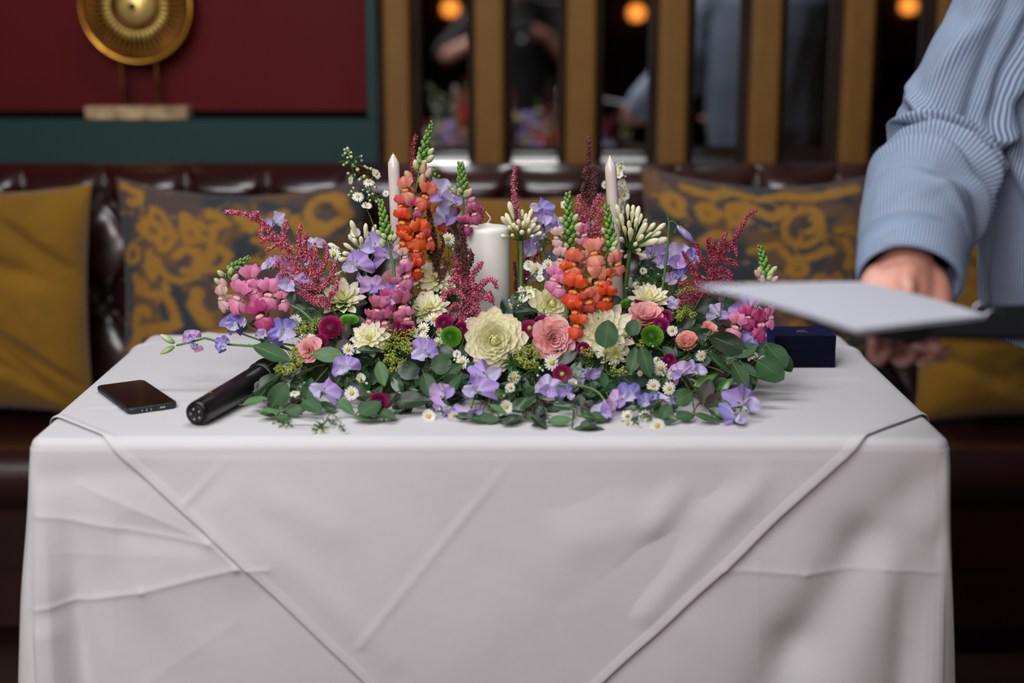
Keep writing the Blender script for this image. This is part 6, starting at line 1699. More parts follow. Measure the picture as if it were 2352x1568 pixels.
aster([(767, 584, 17, -.1, -1, .3), (816, 535, 13, 0, -1, .6), (832, 569, 12, .2, -1, .2), (793, 620, 8, 0, -1, .2), (756, 590, 10, -.8, -.6, .2)], 'small white asters between the pink plume and the lilac cluster at the left', [(785, 640), (800, 650), (778, 655), (806, 600)], leaves=60, seed=3, root=(797, 700))
aster([(678, 736, 16, 0, -1, .15), (714, 777, 12, 0, -1, .2)], 'white aster beside the lime tuft at the left, above the big leaf', [(700, 750), (694, 770)], leaves=20, seed=4)
aster([(800, 803, 16, 0, -1, .2)], 'single white aster over the pale leaf below the large magenta button flower', [(788, 790)], leaves=8, seed=5)
aster([(808, 903, 18, .1, -1, .3), (828, 868, 13, .4, -1, .3), (676, 903, 15, 0, -.3, 1), (662, 888, 11, -.6, -.6, .3)], 'white asters low at the left, among leaves behind the microphone head', [(700, 880), (846, 900), (842, 880), (690, 890), (720, 880)], leaves=60, seed=6)
aster([(997, 733, 18, .1, -1, .25), (972, 754, 16, -.1, -1, .3), (972, 778, 17, 0, -1, .1), (1006, 786, 14, .1, -1, -.1), (1007, 762, 12, .8, -.7, .1), (955, 764, 13, -.7, -.7, .2), (971, 676, 9, 0, -1, .5)], 'dense cluster of white asters left of the green button flower at the centre', [(990, 700), (985, 680)], leaves=36, seed=7)
aster([(1029, 549, 18, .0, -1, .5)], 'lone white aster on a tall stem left of the pillar candle', [(1040, 572), (1018, 590), (1046, 600)], leaves=26, seed=8, dy=-.01, root=(1034, 680))
aster([(978, 622, 19, -.1, -1, .4), (952, 646, 13, -.3, -.8, .5)], 'white aster in front of the cream dahlia left of the dark central plume', [(994, 608), (1020, 600), (1012, 672), (960, 660)], leaves=20, seed=9, dy=-.01)
aster([(1062, 832, 17, 0, -1, .2), (1050, 813, 11, -.2, -1, .4), (1081, 739, 14, .1, -.7, .7)], 'white asters touching the left side of the large round dahlia', [(1044, 826)], leaves=16, seed=10)
aster([(985, 956, 18, 0, -1, .25), (1042, 955, 14, .1, -.9, -.3)], 'two white asters lying on the cloth left of the front centre', [(1010, 940), (1012, 950)], leaves=12, seed=11)
aster([(1163, 934, 18, .1, -1, .1), (1180, 866, 17, .3, -1, .1), (1268, 833, 20, .1, -1, .25), (1172, 990 - 100, 13, 0, -1, .2)], 'white asters right of the low lilac cluster under the large round dahlia', [(1235, 862), (1240, 845), (1176, 882), (1246, 850), (1164, 900), (1158, 908)], leaves=90, seed=12)
aster([(1315, 879, 13, .1, -1, .1), (1389, 807, 18, .1, -1, .2), (1470, 857, 8, .1, -1, .3)], 'white aster at the foot of the round grey-green leaf', [(1400, 835), (1430, 850)], leaves=40, seed=13)
aster([(1441, 955, 16, 0, -1, .2), (1481, 955, 15, .1, -1, .3), (1510, 977, 19, .1, -1, .2), (1442, 973, 13, 0, -1, -.2)], 'white asters lying on the cloth at the front right', [(1494, 955), (1470, 978), (1460, 965)], leaves=70, seed=14)
aster([(1517, 846, 20, .1, -1, .2), (1501, 885, 17, 0, -1, .2), (1537, 892, 17, .1, -1, .3), (1540, 862, 11, .4, -1, .2), (1508, 828, 10, -.2, -1, .5)], 'pair of bright white asters right of the long hanging leaves', [(1530, 874), (1524, 862), (1550, 850)], leaves=50, seed=15)
aster([(1544, 759, 14, 0, -1, .2), (1610, 817, 14, .2, -1, .2), (1634, 766, 11, .2, -.5, .9)], 'small white asters around the peach-pink rose on the right', [(1560, 790), (1500, 795), (1494, 788), (1620, 780), (1585, 830)], leaves=90, seed=16)
aster([(1258, 607, 14, .1, -1, .3), (1232, 619, 18, .1, -1, .3), (1215, 610, 14, -.3, -1, .4), (1214, 662, 13, 0, -.6, .9), (1240, 640, 11, .1, -.7, .8), (1219, 679, 13, .1, -.8, .8), (1202, 684, 13, -.2, -.8, .8), (1256, 719, 9, .2, -1, .3), (1228, 668, 12, .2, -.8, .9), (1172, 702, 10, -.8, -.5, -.2), (1198, 664, 11, -.3, -.8, .6)],
      'bushy white aster spray right of the pillar candle', [(1222, 630), (1210, 640), (1250, 540), (1240, 556), (1244, 572), (1262, 590), (1230, 560), (1184, 684), (1190, 702), (1170, 690), (1188, 672)], leaves=170, seed=17, root=(1216, 760))
aster([(1297, 469, 12, -.3, -1, .5), (1352, 516, 16, .1, -1, .4)], 'white asters on the green-tipped snapdragon at the centre', [(1338, 540)], leaves=10, seed=18, dy=-.02, root=(1310, 600))
aster([(1478, 622, 10, .2, -1, .6), (1460, 655, 10, -.4, -.8, .5)], 'feathery green aster spray with tiny buds right of the right taper candle', [(1470, 605), (1496, 616), (1488, 634), (1505, 650), (1478, 650), (1450, 640), (1512, 630), (1500, 600), (1520, 660), (1536, 652), (1466, 640), (1530, 690), (1440, 662)], leaves=150, seed=19, root=(1480, 730))
aster([(1732, 815, 8, .1, -1, .2), (1722, 820, 7, -.1, -1, 0)], 'tiny blush-white blossoms between the broad leaves at the right end', [(1716, 812), (1728, 822), (1738, 818), (1720, 826)], leaves=6, seed=20)
aster([(735, 990, 6, 0, -1, .2)], 'feathery green aster sprig spilling onto the cloth at the front left', [(722, 992), (730, 984), (748, 990), (765, 978), (790, 985), (796, 992), (776, 962), (640, 978), (626, 970), (655, 968)], leaves=110, seed=21)

# ---------------- button flowers
def pompon_mesh(name, mat, n=320, rise=.75, seed=0, eye=0.):
    r = random.Random(seed); mb = MB()
    for k in range(n):
        f = (k + .5) / n; a = k * 2.39996; el = math.acos(1 - f * 1.12)  # from pole outwards
        if math.sin(el) < eye and el < 1.3: continue
        d = Vector((math.sin(el) * math.cos(a), math.sin(el) * math.sin(a), math.cos(el) * rise))
        L = r.uniform(.26, .38); p = d * .70; e = d * (.70 + L) + Vector((0, 0, .06))
        s = d.cross(Vector((0, 0, 1)))
        s = s.normalized() * (.040 + .03 * f) if s.length > 1e-3 else Vector((.05, 0, 0))
        u = d.cross(s).normalized() * .035
        mb.add([p - s, p + s, e + s * .8, e - s * .8, p.lerp(e, .6) + u], [(0, 1, 4), (1, 2, 4), (2, 3, 4), (3, 0, 4)], [.1, .1, 1, 1, .55])
    mb.ball((0, 0, 0), (.74, .74, .74 * rise), 8, 14, .15)
    return mb.mesh(name, mat)
PM_mag = pompon_mesh('florets', MP_mag, 360, .8, 1); PM_mag2 = pompon_mesh('florets', MP_mag, 300, .35, 2, .40)
PM_lime = pompon_mesh('florets', MP_lime, 380, .75, 3); PM_limeflat = pompon_mesh('florets', MP_lime, 320, .35, 4)
BC = MB().lathe([(0, -.55), (.3, -.5), (.62, -.28), (.74, -.05)], 12).mesh('calyx', MP_bud)
BE = MB().ball((0, 0, .28), (.27, .27, .14), 6, 12, .6).mesh('eye', MP_limec)
def button(px, py, rpx, n, label, kind='mag', dy=0., eye=False):
    c = PX(px, py, dy); r = rpx * mpx(c.y)
    if c.z < TZ + r * .8: c = Pz(px, py, TZ + r * .8)
    base = foam_pt(px, py)
    grp = 'magenta button flowers' if kind.startswith('mag') else 'green button chrysanthemums'
    t = thing('button_chrysanthemum', label, 'chrysanthemum', base, grp)
    M = frame(c, n, random.uniform(0, 6), r * .98)
    m = {'mag': PM_mag, 'mag2': PM_mag2, 'lime': PM_lime, 'limeflat': PM_limeflat}[kind]
    part('florets', m, t, M, kind='stuff'); part('calyx', BC, t, M)
    if eye: part('eye', BE, t, M)
    nn = (M.to_3x3() @ Vector((0, 0, 1))).normalized()
    stem_to(base, c - nn * r * .5, nn, t, .0015)
button(760, 753, 28, (-.05, -1, .7), 'large round magenta button flower at the left of the dahlias')
button(738, 784, 18, (-.3, -1, .3), 'small magenta button flower tucked under the large round one')
button(928, 756, 26, (0, -.7, 1), 'magenta button flower behind the lime tuft, left of the daisies')
button(1020, 742, 20, (-.1, -1, .3), 'magenta button flower under the front raspberry plume, above the green button')
button(1060, 756, 18, (.2, -1, 0), 'magenta button flower squeezed between the green button and the large round dahlia')
button(1216, 754, 20, (.1, -1, .4), 'small magenta button flower with a lime heart right of the large round dahlia', 'mag2', eye=True)
button(1247, 742, 22, (.1, -.1, 1), 'magenta button flower seen from the side above the ruffled pink rose')
button(1291, 858, 22, (.05, -1, .1), 'magenta button daisy with a yellow eye below the ruffled pink rose', 'mag2', eye=True)
button(870, 925, 24, (.5, -1, .3), 'magenta button flower half covered by leaves at the front left')
button(1518, 748, 20, (0, -.8, .8), 'magenta button flower under the upward-facing pink rose')
button(1528, 728, 15, (.3, -1, .3), 'small dark magenta button flower right of the upward-facing pink rose')
button(1464, 700, 14, (-.2, -.8, .8), 'small magenta button flower left of the upward-facing pink rose')
button(1476, 757, 11, (-.2, -1, 0), 'tiny magenta button flower behind the folded leaf on the right')
button(1536, 826, 16, (.2, -1, 0), 'magenta button flower in the shade above the bright pair of daisies')
button(1340, 800, 16, (-.2, -1, 0), 'magenta button flower in the shade under the open dahlia')
button(1036, 774, 25, (.05, -1, .35), 'round green button chrysanthemum at the centre, left of the large round dahlia', 'lime')
button(782, 700, 24, (-.1, -.35, 1), 'green button chrysanthemum on top of the upward-facing dahlia at the left', 'limeflat')
button(801, 736, 23, (0, -.35, 1), 'flat green button chrysanthemum right of the large magenta button', 'limeflat')
button(1136, 717, 18, (0, -.3, 1), 'flat green button chrysanthemum at the foot of the pillar candle', 'limeflat', dy=.02)
button(1441, 698, 18, (-.2, -.4, 1), 'green button chrysanthemum between the right taper and the upward-facing dahlia', 'limeflat')
button(1498, 772, 26, (.1, -1, .5), 'green button chrysanthemum right of the folded round leaf', 'lime')

# ---------------- lady's mantle tufts
def mantle(cx_, cy_, blobs, label, dy=0., n=70, root=None):
    """blobs: (px, py, r_px)"""
    base = foam_pt(cx_, cy_)
    t = thing('ladys_mantle', label, 'lady\'s mantle', base, 'lime green flower tufts')
    j = PX(cx_, cy_, dy + .03); 
    j.z = max(j.z - .02, TZ + .01)
    part('stem', MB().tube(bez(base, base.lerp(j, .5) + Vector((0, 0, .01)), j, 5), .0010, 6).mesh('stem', MP_stem), t)
    for (px, py, rp) in blobs:
        c = PX(px, py, dy); r = rp * mpx(c.y)
        mb = MB(); cs = []
        root_ = c + Vector((0, .012, -.012)); root_.z = max(root_.z, TZ + .003)
        mb.tube(bez(j, j.lerp(root_, .5) + Vector((0, 0, .004)), root_, 3), .0006, 4)
        for k in range(n):
            d = Vector((random.gauss(0, 1), random.gauss(0, 1) * .7, random.gauss(0, 1))).normalized() * r * random.uniform(.35, 1.05)
            p = c + d; p.z = max(p.z, TZ + .004)
            if k % 5 == 0: mb.tube([root_, p], .00035, 3, caps=False)
            for q in range(3): cs.append(tuple(p + Vector((random.uniform(-.0018, .0018), random.uniform(-.0018, .0018), random.uniform(-.0012, .0018)))))
        part('stalks', mb.mesh('stalks', MP_stem), t, kind='stuff')
        part('florets', florets(np.array(cs), .0012, MP_alch, 'florets'), t, kind='stuff')
    return t
mantle(905, 800, [(886, 772, 20), (912, 775, 18), (940, 770, 20), (900, 800, 22), (930, 795, 16), (908, 838, 22), (895, 824, 14), (925, 838, 14), (938, 800, 12), (888, 795, 12)], 'large tuft of lime lady\'s mantle at the left of centre, under the magenta button flower', n=46)
mantle(1210, 822, [(1200, 812, 18), (1222, 806, 16), (1232, 818, 12), (1206, 835, 16), (1224, 838, 14), (1190, 826, 10)], 'tuft of lime lady\'s mantle right of the large round dahlia', n=44)
mantle(668, 838, [(652, 842, 16), (668, 846, 14), (640, 848, 10), (680, 822, 14), (676, 806, 10), (656, 856, 10), (688, 832, 8)], 'small tuft of yellow-green lady\'s mantle above the microphone head', n=34)
mantle(695, 756, [(692, 750, 16), (704, 762, 16), (716, 748, 14), (684, 762, 10), (730, 740, 12)], 'tuft of lime lady\'s mantle left of the large magenta button flower', n=34)
mantle(1568, 716, [(1560, 712, 15), (1578, 712, 14), (1590, 724, 10), (1562, 728, 10)], 'tuft of lime lady\'s mantle right of the upward-facing pink rose', n=36)
mantle(960, 716, [(955, 714, 15), (970, 722, 13), (944, 722, 10)], 'wisp of lime lady\'s mantle in front of the dahlia above the daisies', n=30)
mantle(1585, 672, [(1580, 668, 20), (1600, 662, 16), (1562, 676, 12)], 'pale lime lady\'s mantle just left of the tip of the white page', n=34)
mantle(1420, 858, [(1410, 852, 12), (1430, 852, 10), (1355, 812, 10), (1340, 808, 9), (1470, 790, 10)], 'sparse lime lady\'s mantle under the open dahlia', n=22)

# ---------------- leaves
def leaf_mesh(kind, mat, seed=0):
    r = random.Random(seed); mb = MB(); nu, nv = 10, 7
    sh = {'round': lambda u: math.sin(PI * (u ** .85)) ** .55, 'oval': lambda u: math.sin(PI * (u ** .9)) ** .75, 'lance': lambda u: math.sin(PI * (u ** .75)) ** 1.1}[kind]
    P_ = []; T = []
    bend = r.uniform(-.5, .5); tw = r.uniform(-.3, .3)
    for i in range(nu):
        u = i / (nu - 1); row = []; tr = []
        w = .5 * max(sh(min(.999, max(.001, u))), .015)
        for j in range(nv):
            v = -1 + 2 * j / (nv - 1)
            z = .10 * abs(v) * w + bend * .25 * (u - .5) ** 2 + tw * v * w * (u - .3) + .012 * math.sin(9 * u + 3 * v + seed)
            row.append(Vector((v * w, u - .5, z))); tr.append(.5 - .5 * abs(v) if abs(v) > .01 else .5)
        P_.append(row); T.append(tr)
    mb.grid(P_, T)
    m2 = [Vector((0, -.5 + k / 8, .25 * bend * (k / 8 - .5) ** 2 + .006)) for k in range(9)]
    return mb.mesh('leaf', mat)
RIB = MB().tube([Vector((0, -.62, 0)), Vector((0, -.5, 0)), Vector((0, 0, .004)), Vector((0, .46, .01))], [.012, .012, .008, .002], 5).mesh('midrib', petalmat('midrib', [(0, (110, 140, 90)), (1, (120, 150, 100))], .1))
LM = {}
for kn, mats in (('e', ML_euc), ('p', ML_euclight), ('d', ML_dark), ('g', ML_glossy), ('b', ML_bright), ('n', ML_brown)):
    for sh in ('round', 'oval', 'lance'):
        LM[(kn, sh)] = [leaf_mesh(sh, mats, s_) for s_ in (1, 2, 3, 4)]
VIEW = Vector((0, -math.cos(math.radians(15)), math.sin(math.radians(15))))
def leaf(t, px, py, L, Wp, ang, kn='e', dy=0., tilt=None, j=None):
    Y = Yd(py) + dy; c = P(px, py, Y, TZ + .004)
    m = mpx(c.y)
    ratio = Wp / L
    sh = 'round' if ratio > .68 else 'oval'
    if kn in ('b', 'g'): sh = 'lance' if ratio < .6 else 'oval'
    wreal = Wp; th = 0.
    if ratio < .5 and sh != 'lance': wreal = .56 * L; th = math.acos(min(1, Wp / wreal))
    d = Vector((math.cos(math.radians(ang)), 0, math.sin(math.radians(ang))))
    d = (d - VIEW * d.dot(VIEW)).normalized()
    n = VIEW.copy(); q = Quaternion(d, th if (Quaternion(d, th) @ n).z > n.z else -th)
    n = (q @ n).normalized()
    n = (n + Vector((random.uniform(-.2, .2), 0, random.uniform(-.15, .25)))).normalized()
    d = (d - n * d.dot(n)).normalized(); x = d.cross(n)
    Lm = L * m; Wm = wreal * m
    low = c.z - abs(d.z) * Lm / 2 - abs(x.z) * Wm / 2
    if low < TZ + .003:
        c = P(px, py, c.y, None); c.z += (TZ + .003 - low) * .5; 
        # lie flatter against the cloth
        n = (n + Vector((0, 0, 1.6))).normalized(); d = (d - n * d.dot(n)).normalized(); x = d.cross(n)
        low = c.z - abs(d.z) * Lm / 2 - abs(x.z) * Wm / 2
        if low < TZ + .003: c.z += TZ + .003 - low
    R3 = Matrix((x, d, n)).transposed().to_4x4()
    M = Matrix.Translation(c) @ R3 @ Matrix.Diagonal((Wm, Lm, Lm, 1))
    lf = part('leaf', random.choice(LM[(kn, sh)]), t, M)
    if L > 44 and kn in ('e', 'p', 'd'): part('midrib', RIB, lf, Matrix.Translation(c) @ R3 @ Matrix.Diagonal((Lm, Lm, Lm, 1)) @ Matrix.Translation((0, 0, .002)))
    if j is not None:
        e0 = M @ Vector((0, -.52, 0)); e1 = M @ Vector((0, .52, 0))
        e = e0 if (e0 - j).length < (e1 - j).length else e1
        e.z = max(e.z, TZ + .003)
        part('twig', MB().tube(bez(j, j.lerp(e, .6) + Vector((0, .004, .003)), e, 4), .0009, 5, caps=False).mesh('twig', MP_brownstem), t)
    return lf
def sprig(leaves, label, filler=5, name='eucalyptus_sprig', cat='eucalyptus', dy=0., fk='d', spread=45):
    mx = sum(l[0] for l in leaves) / len(leaves); my = sum(l[1] for l in leaves) / len(leaves)
    base = foam_pt(mx, my)
    t = thing(name, label, cat, base, 'leafy sprigs in the arrangement')
    c = PX(mx, my, .03 + dy); j = base.lerp(c, .6); j.z = max(j.z - .006, TZ + .008)
    part('stem', MB().tube(bez(base, base.lerp(j, .5) + Vector((0, 0, .006)), j, 4), .0015, 6, caps=False).mesh('stem', MP_brownstem), t)
    for l in leaves:
        leaf(t, *l[:5], kn=(l[5] if len(l) > 5 else 'e'), dy=dy + (l[6] if len(l) > 6 else 0), j=j)
    for k in range(filler):
        leaf(t, mx + random.gauss(0, spread), my + random.gauss(-6, spread * .45), random.uniform(36, 60), random.uniform(22, 42), random.uniform(-90, 90), random.choice([fk, fk, 'e', 'd']), dy=dy + random.uniform(.025, .06), j=j)
    return t
sprig([(625, 812, 96, 42, -20, 'e', -.02), (602, 742, 60, 26, 5, 'd', .03), (523, 722, 34, 8, 12, 'd', .03)], 'eucalyptus sprig with a large leaf pointing left over the cloth, beneath the blue-lilac sweet peas', 2)
sprig([(754, 816, 78, 36, 2, 'p', -.01), (796, 762, 46, 22, 80, 'n'), (788, 792, 40, 26, 30, 'n')], 'eucalyptus sprig with a pale oval leaf and two brownish ones below the large magenta button', 5)
sprig([(585, 921, 62, 20, 6, 'p'), (641, 906, 66, 50, 62, 'e'), (617, 876, 70, 34, 38, 'd', .01), (606, 900, 60, 24, 50, 'd', .01), (650, 870, 60, 36, 20, 'd', .02)], 'eucalyptus sprig draped over the microphone', 3)
sprig([(709, 901, 72, 40, 80, 'e', .01), (717, 942, 62, 46, -60, 'e'), (679, 941, 52, 28, 2, 'e'), (625, 946, 58, 16, 2, 'p'), (651, 966, 46, 24, -20, 'e'), (618, 956, 50, 14, -25, 'd')], 'eucalyptus sprig spread flat on the cloth right of the microphone', 5)
sprig([(850, 946, 62, 54, 55, 'e', -.01), (845, 970, 74, 22, -15, 'p'), (888, 962, 58, 32, -42, 'e', -.005), (793, 934, 58, 24, -45, 'p'), (876, 858, 62, 32, -80, 'p'), (852, 805, 64, 20, -8, 'd')], 'eucalyptus sprig with a broad round leaf at the front left', 6)
sprig([(1014, 836, 50, 48, 20, 'e', -.01), (1024, 808, 56, 32, -20, 'd'), (983, 885, 64, 38, -72, 'e', -.01), (939, 850, 52, 46, 10, 'd'), (1046, 882, 60, 26, 60, 'e'), (1040, 850, 56, 28, 35, 'e')], 'eucalyptus sprig with a dark round leaf right of the upright lilac sweet pea', 7)
sprig([(915, 887, 54, 28, -60, 'g'), (948, 926, 84, 62, 10, 'd', .01), (905, 950, 48, 24, 30, 'g'), (897, 920, 50, 24, 50, 'd')], 'dark leafy sprig with one bright pointed leaf left of front centre', 6, 'foliage_sprig', 'foliage')
sprig([(1148, 904, 28, 20, -50, 'e'), (1145, 943, 54, 24, -66, 'p', -.01), (1104, 967, 88, 28, -8, 'e'), (1126, 972, 46, 28, 10, 'e'), (1172, 968, 74, 28, 20, 'd'), (1085, 844, 34, 24, -40, 'g'), (1064, 962, 46, 26, -20, 'd')], 'eucalyptus sprig under the low lilac cluster at the front centre', 8)
sprig([(1205, 926, 78, 36, 50, 'g', -.01), (1217, 962, 38, 24, -20, 'e'), (1241, 979, 44, 18, 22, 'e'), (1299, 938, 66, 30, -32, 'g'), (1238, 950, 40, 24, 70, 'd')], 'glossy dark leafy sprig at the front centre, below the crumpled sweet pea', 8, 'foliage_sprig', 'foliage')
sprig([(1287, 977, 62, 38, 15, 'p', -.005), (1366, 968, 78, 32, -14, 'e'), (1352, 985, 76, 14, -4, 'e'), (1333, 918, 30, 24, 80, 'd')], 'eucalyptus sprig with broad leaves curling on the cloth right of front centre', 6)
sprig([(1304, 820, 54, 28, 32, 'd', -.01), (1322, 850, 50, 30, 60, 'g'), (1290, 815, 30, 30, 0, 'e', .02)], 'dark leaves just below the ruffled pink rose', 5, 'foliage_sprig', 'foliage')
sprig([(1394, 767, 66, 56, 82, 'e', -.075), (1452, 752, 40, 32, 70, 'e', -.05), (1466, 750, 38, 14, 85, 'p', -.052)], 'eucalyptus sprig whose round leaf stands in front of the open dahlia', 2)
sprig([(1455, 826, 62, 36, 82, 'e', -.03), (1483, 831, 76, 38, -74, 'e', -.03)], 'pair of long hanging eucalyptus leaves right of the open dahlia', 5)
sprig([(1449, 882, 62, 36, -42, 'd'), (1529, 952, 54, 34, 78, 'e'), (1500, 930, 60, 18, 25, 'd'), (1540, 975, 40, 20, 30, 'e'), (1494, 905, 50, 22, 10, 'd')], 'dark eucalyptus sprig in the shade behind the daisies lying at the front right', 8)
sprig([(1570, 912, 48, 44, 30, 'e', -.01), (1622, 898, 64, 38, 72, 'n', -.015), (1643, 921, 50, 40, 30, 'n', -.01), (1670, 914, 48, 36, -60, 'e', -.01), (1574, 960, 46, 40, 10, 'e', -.005)], 'eucalyptus sprig with brownish round leaves at the front right corner', 5)
sprig([(1622, 972, 66, 28, -48, 'e'), (1648, 962, 60, 20, -60, 'g'), (1664, 966, 48, 26, 15, 'e'), (1672, 935, 52, 18, -50, 'b', -.01), (1650, 945, 40, 14, -60, 'b')], 'pointed leaf sprig touching the cloth at the front right corner', 3)
sprig([(1666, 882, 50, 22, 38, 'b', -.01), (1622, 872, 66, 22, 28, 'b')], 'two bright green pointed leaves right of the glossy lilac sweet pea', 2, 'foliage_sprig', 'foliage')
sprig([(1673, 788, 100, 50, -22, 'd', -.02), (1654, 838, 84, 28, -40, 'e', -.015), (1712, 806, 66, 28, 30, 'e', -.01), (1688, 818, 50, 22, 30, 'e'), (1612, 770, 50, 34, 30, 'd', .0)], 'sprig with the largest dark oval leaf, right of the peach-pink rose', 6)
sprig([(1762, 801, 60, 30, 12, 'e', .0), (1785, 820, 66, 52, -50, 'e', .005), (1770, 850, 76, 60, -35, 'e', -.02), (1750, 868, 70, 16, -28, 'e', .0)], 'broad eucalyptus leaves lying at the far right, beside the ring box', 3)
sprig([(1700, 862, 66, 40, -62, 'e', -.01), (1720, 858, 62, 34, -58, 'e', .0), (1690, 840, 60, 30, -40, 'd', .01)], 'dark eucalyptus leaves drooping left of the broad leaves at the far right', 5)
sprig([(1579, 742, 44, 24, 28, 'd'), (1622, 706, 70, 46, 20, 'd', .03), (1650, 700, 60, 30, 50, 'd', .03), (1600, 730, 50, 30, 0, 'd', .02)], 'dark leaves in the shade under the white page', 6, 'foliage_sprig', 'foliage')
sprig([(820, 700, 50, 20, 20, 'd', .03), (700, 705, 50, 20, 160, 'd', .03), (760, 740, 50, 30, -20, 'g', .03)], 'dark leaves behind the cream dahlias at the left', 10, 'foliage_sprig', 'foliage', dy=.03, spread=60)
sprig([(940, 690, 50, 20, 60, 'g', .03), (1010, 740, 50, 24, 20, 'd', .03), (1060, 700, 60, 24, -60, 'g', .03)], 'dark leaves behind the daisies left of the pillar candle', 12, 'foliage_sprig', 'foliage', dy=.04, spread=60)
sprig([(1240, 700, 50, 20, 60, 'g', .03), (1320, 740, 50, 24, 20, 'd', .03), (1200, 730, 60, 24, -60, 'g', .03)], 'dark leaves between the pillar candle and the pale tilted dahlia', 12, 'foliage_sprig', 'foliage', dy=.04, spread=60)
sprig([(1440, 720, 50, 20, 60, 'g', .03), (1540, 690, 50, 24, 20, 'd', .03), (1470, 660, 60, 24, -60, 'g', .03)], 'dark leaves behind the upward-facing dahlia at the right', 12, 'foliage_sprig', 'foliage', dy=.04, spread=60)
# leaves along the back of the arrangement (seen from the side and in the mirror)
for k, (x, lb) in enumerate(((760, 'leafy sprig along the back of the arrangement, near its left end'), (960, 'leafy sprig along the back of the arrangement, behind the tall orange snapdragon'), (1180, 'leafy sprig along the back of the arrangement, behind the pillar candle'), (1380, 'leafy sprig along the back of the arrangement, behind the right taper candle'), (1580, 'leafy sprig along the back of the arrangement, near its right end'))):
    sprig([(x, 730, 60, 44, 30, 'e', .26), (x + 50, 740, 60, 40, 120, 'e', .27), (x - 40, 735, 56, 40, 80, 'd', .26), (x, 700, 60, 40, 60, 'g', .2)], lb, 8, dy=.0, spread=55)

# grassy dark greenery between the blooms
def greenery():
    t = thing('fine_greenery', 'mass of fine dark green leaves and stems between the flowers', 'greenery', (0, 2.16, .80))
    r = random.Random(4)
    for k in range(26):
        x = r.uniform(-.31, .33); y = 2.17 + r.uniform(-.10, .10)
        top = Vector((x * 1.18 + r.uniform(-.02, .02), y + r.uniform(-.02, .02), TZ + r.uniform(.06, .15) * (1 - .5 * abs(x) / .33)))
        pts = bez((x, y, .80), (x, y, top.z * .6 + .8 * .4), top, 6)
        o = part('stalk', MB().tube(pts, .0009, 5, caps=False).mesh('stalk', MP_stemdark), t)
        fine_leaves(t, pts, 46, .022, MP_fine if k % 2 else MP_stemdark, seed=k + 40, w=.0016)
    for k in range(16):
        a = 2 * PI * k / 16
        x = .30 * math.cos(a); y = 2.17 + .15 * math.sin(a)
        top = Vector((x * 1.15, 2.17 + .19 * math.sin(a), TZ + .02))
        pts = bez((x * .8, 2.17 + .1 * math.sin(a), .81), (x, y, .82), top, 6)
        fine_leaves(t, pts, 60, .022, MP_stemdark if k % 2 else MP_fine, seed=k + 90, w=.002)
    # dense dark leaves in the shade under the blooms
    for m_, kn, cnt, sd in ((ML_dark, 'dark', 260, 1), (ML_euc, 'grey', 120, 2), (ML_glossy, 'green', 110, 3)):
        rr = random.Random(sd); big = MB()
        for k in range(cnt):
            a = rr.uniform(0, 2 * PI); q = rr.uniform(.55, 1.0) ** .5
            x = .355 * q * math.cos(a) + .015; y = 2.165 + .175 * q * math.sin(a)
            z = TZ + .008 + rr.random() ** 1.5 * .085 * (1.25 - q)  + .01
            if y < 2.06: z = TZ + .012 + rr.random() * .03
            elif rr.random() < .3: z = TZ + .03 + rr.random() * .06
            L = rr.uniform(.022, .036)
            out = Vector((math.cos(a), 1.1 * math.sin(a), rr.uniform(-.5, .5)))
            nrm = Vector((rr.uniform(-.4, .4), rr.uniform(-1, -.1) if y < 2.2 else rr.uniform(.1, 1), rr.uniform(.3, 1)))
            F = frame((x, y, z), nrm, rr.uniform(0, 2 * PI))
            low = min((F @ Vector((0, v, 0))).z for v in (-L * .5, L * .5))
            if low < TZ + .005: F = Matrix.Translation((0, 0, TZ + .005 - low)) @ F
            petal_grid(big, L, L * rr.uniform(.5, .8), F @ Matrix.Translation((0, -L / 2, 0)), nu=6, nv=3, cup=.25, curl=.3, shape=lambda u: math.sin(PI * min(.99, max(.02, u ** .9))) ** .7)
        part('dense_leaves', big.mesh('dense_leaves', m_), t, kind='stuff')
    t['kind'] = 'stuff'
greenery()

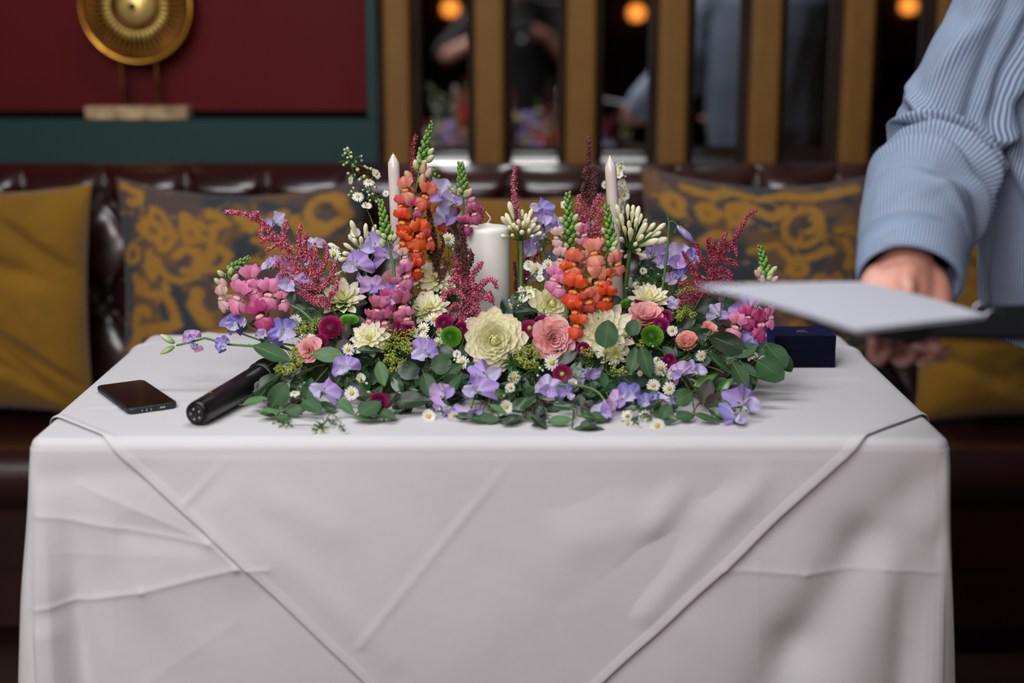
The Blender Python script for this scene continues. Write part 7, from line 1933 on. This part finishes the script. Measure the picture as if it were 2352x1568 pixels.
# ---------------- candles
def pillar():
    Y = 2.245
    a, b_ = P(1069, 560, Y), P(1172, 560, Y)
    x = (a.x + b_.x) / 2; r = (b_.x - a.x) / 2
    zt = P(1120, 524, Y - r * .2).z; z0 = TZ + .0565
    t = thing('pillar_candle', 'thick white pillar candle with a curled unlit wick in the middle of the flowers', 'candle', (x, Y, z0))
    part('wax', MB().lathe([(0, z0), (r * .97, z0), (r * 1.0, z0 + .004), (r * 1.01, z0 + .05), (r, zt - .006), (r * .975, zt - .001), (r * .92, zt + .0015), (r * .6, zt + .003), (r * .25, zt + .0055), (r * .08, zt + .0075), (0, zt + .008)], 64, Matrix.Translation((x, Y, 0))).mesh('wax', M_wax), t)
    w = [Vector((x + q, Y, zt + .007 + h)) for q, h in ((0, 0), (.001, .003), (.0035, .0055), (.004, .009), (.0015, .0125), (-.0015, .016), (-.0035, .019))]
    part('wick', MB().tube(w, [.0011, .0011, .0011, .001, .001, .0009, .0006], 7).mesh('wick', M_wick), t)
pillar()
def taper(px0, py0, px1, py1, Y, label, wick=0, r0=.0098, r1=.0072):
    top = P(px0, py0, Y); bot = P(px1, py1, Y); d = (top - bot).normalized()
    s = (bot.z - (TZ + .0565)) / d.z; bot = bot - d * s; L = (top - bot).length
    M = frame(bot, d)
    t = thing('taper_candle', label, 'candle', bot, 'taper candles in the arrangement')
    part('wax', MB().lathe([(0, 0), (r0, 0), (r0, L * .3), (r0 * .96, L * .6), (r1 * 1.28, L - .026), (r1 * 1.24, L - .014), (r1 * .95, L - .009), (r1 * .55, L - .004), (r1 * .28, L - .0005), (0, L)], 22, M).mesh('wax', M_wax2), t)
    if wick:
        part('wick', MB().tube([M @ Vector((0, 0, L - .001)), M @ Vector((-.001, 0, L + .002)), M @ Vector((-.0045, 0, L + .002)), M @ Vector((-.007, 0, L - .002)), M @ Vector((-.0078, 0, L - .007))], [.0012, .0013, .0014, .0013, .0009], 7).mesh('wick', M_wick), t)
    else:
        part('wick', MB().tube([M @ Vector((0, 0, L - .001)), M @ Vector((.0003, 0, L + .0018))], .0010, 7).mesh('wick', M_wick), t)
taper(903, 354, 914, 600, 2.235, 'slim ivory taper candle at the left, beside the tall orange snapdragon')
taper(1401, 362, 1420, 700, 2.235, 'slim ivory taper candle at the right, its wick bent over', 1)
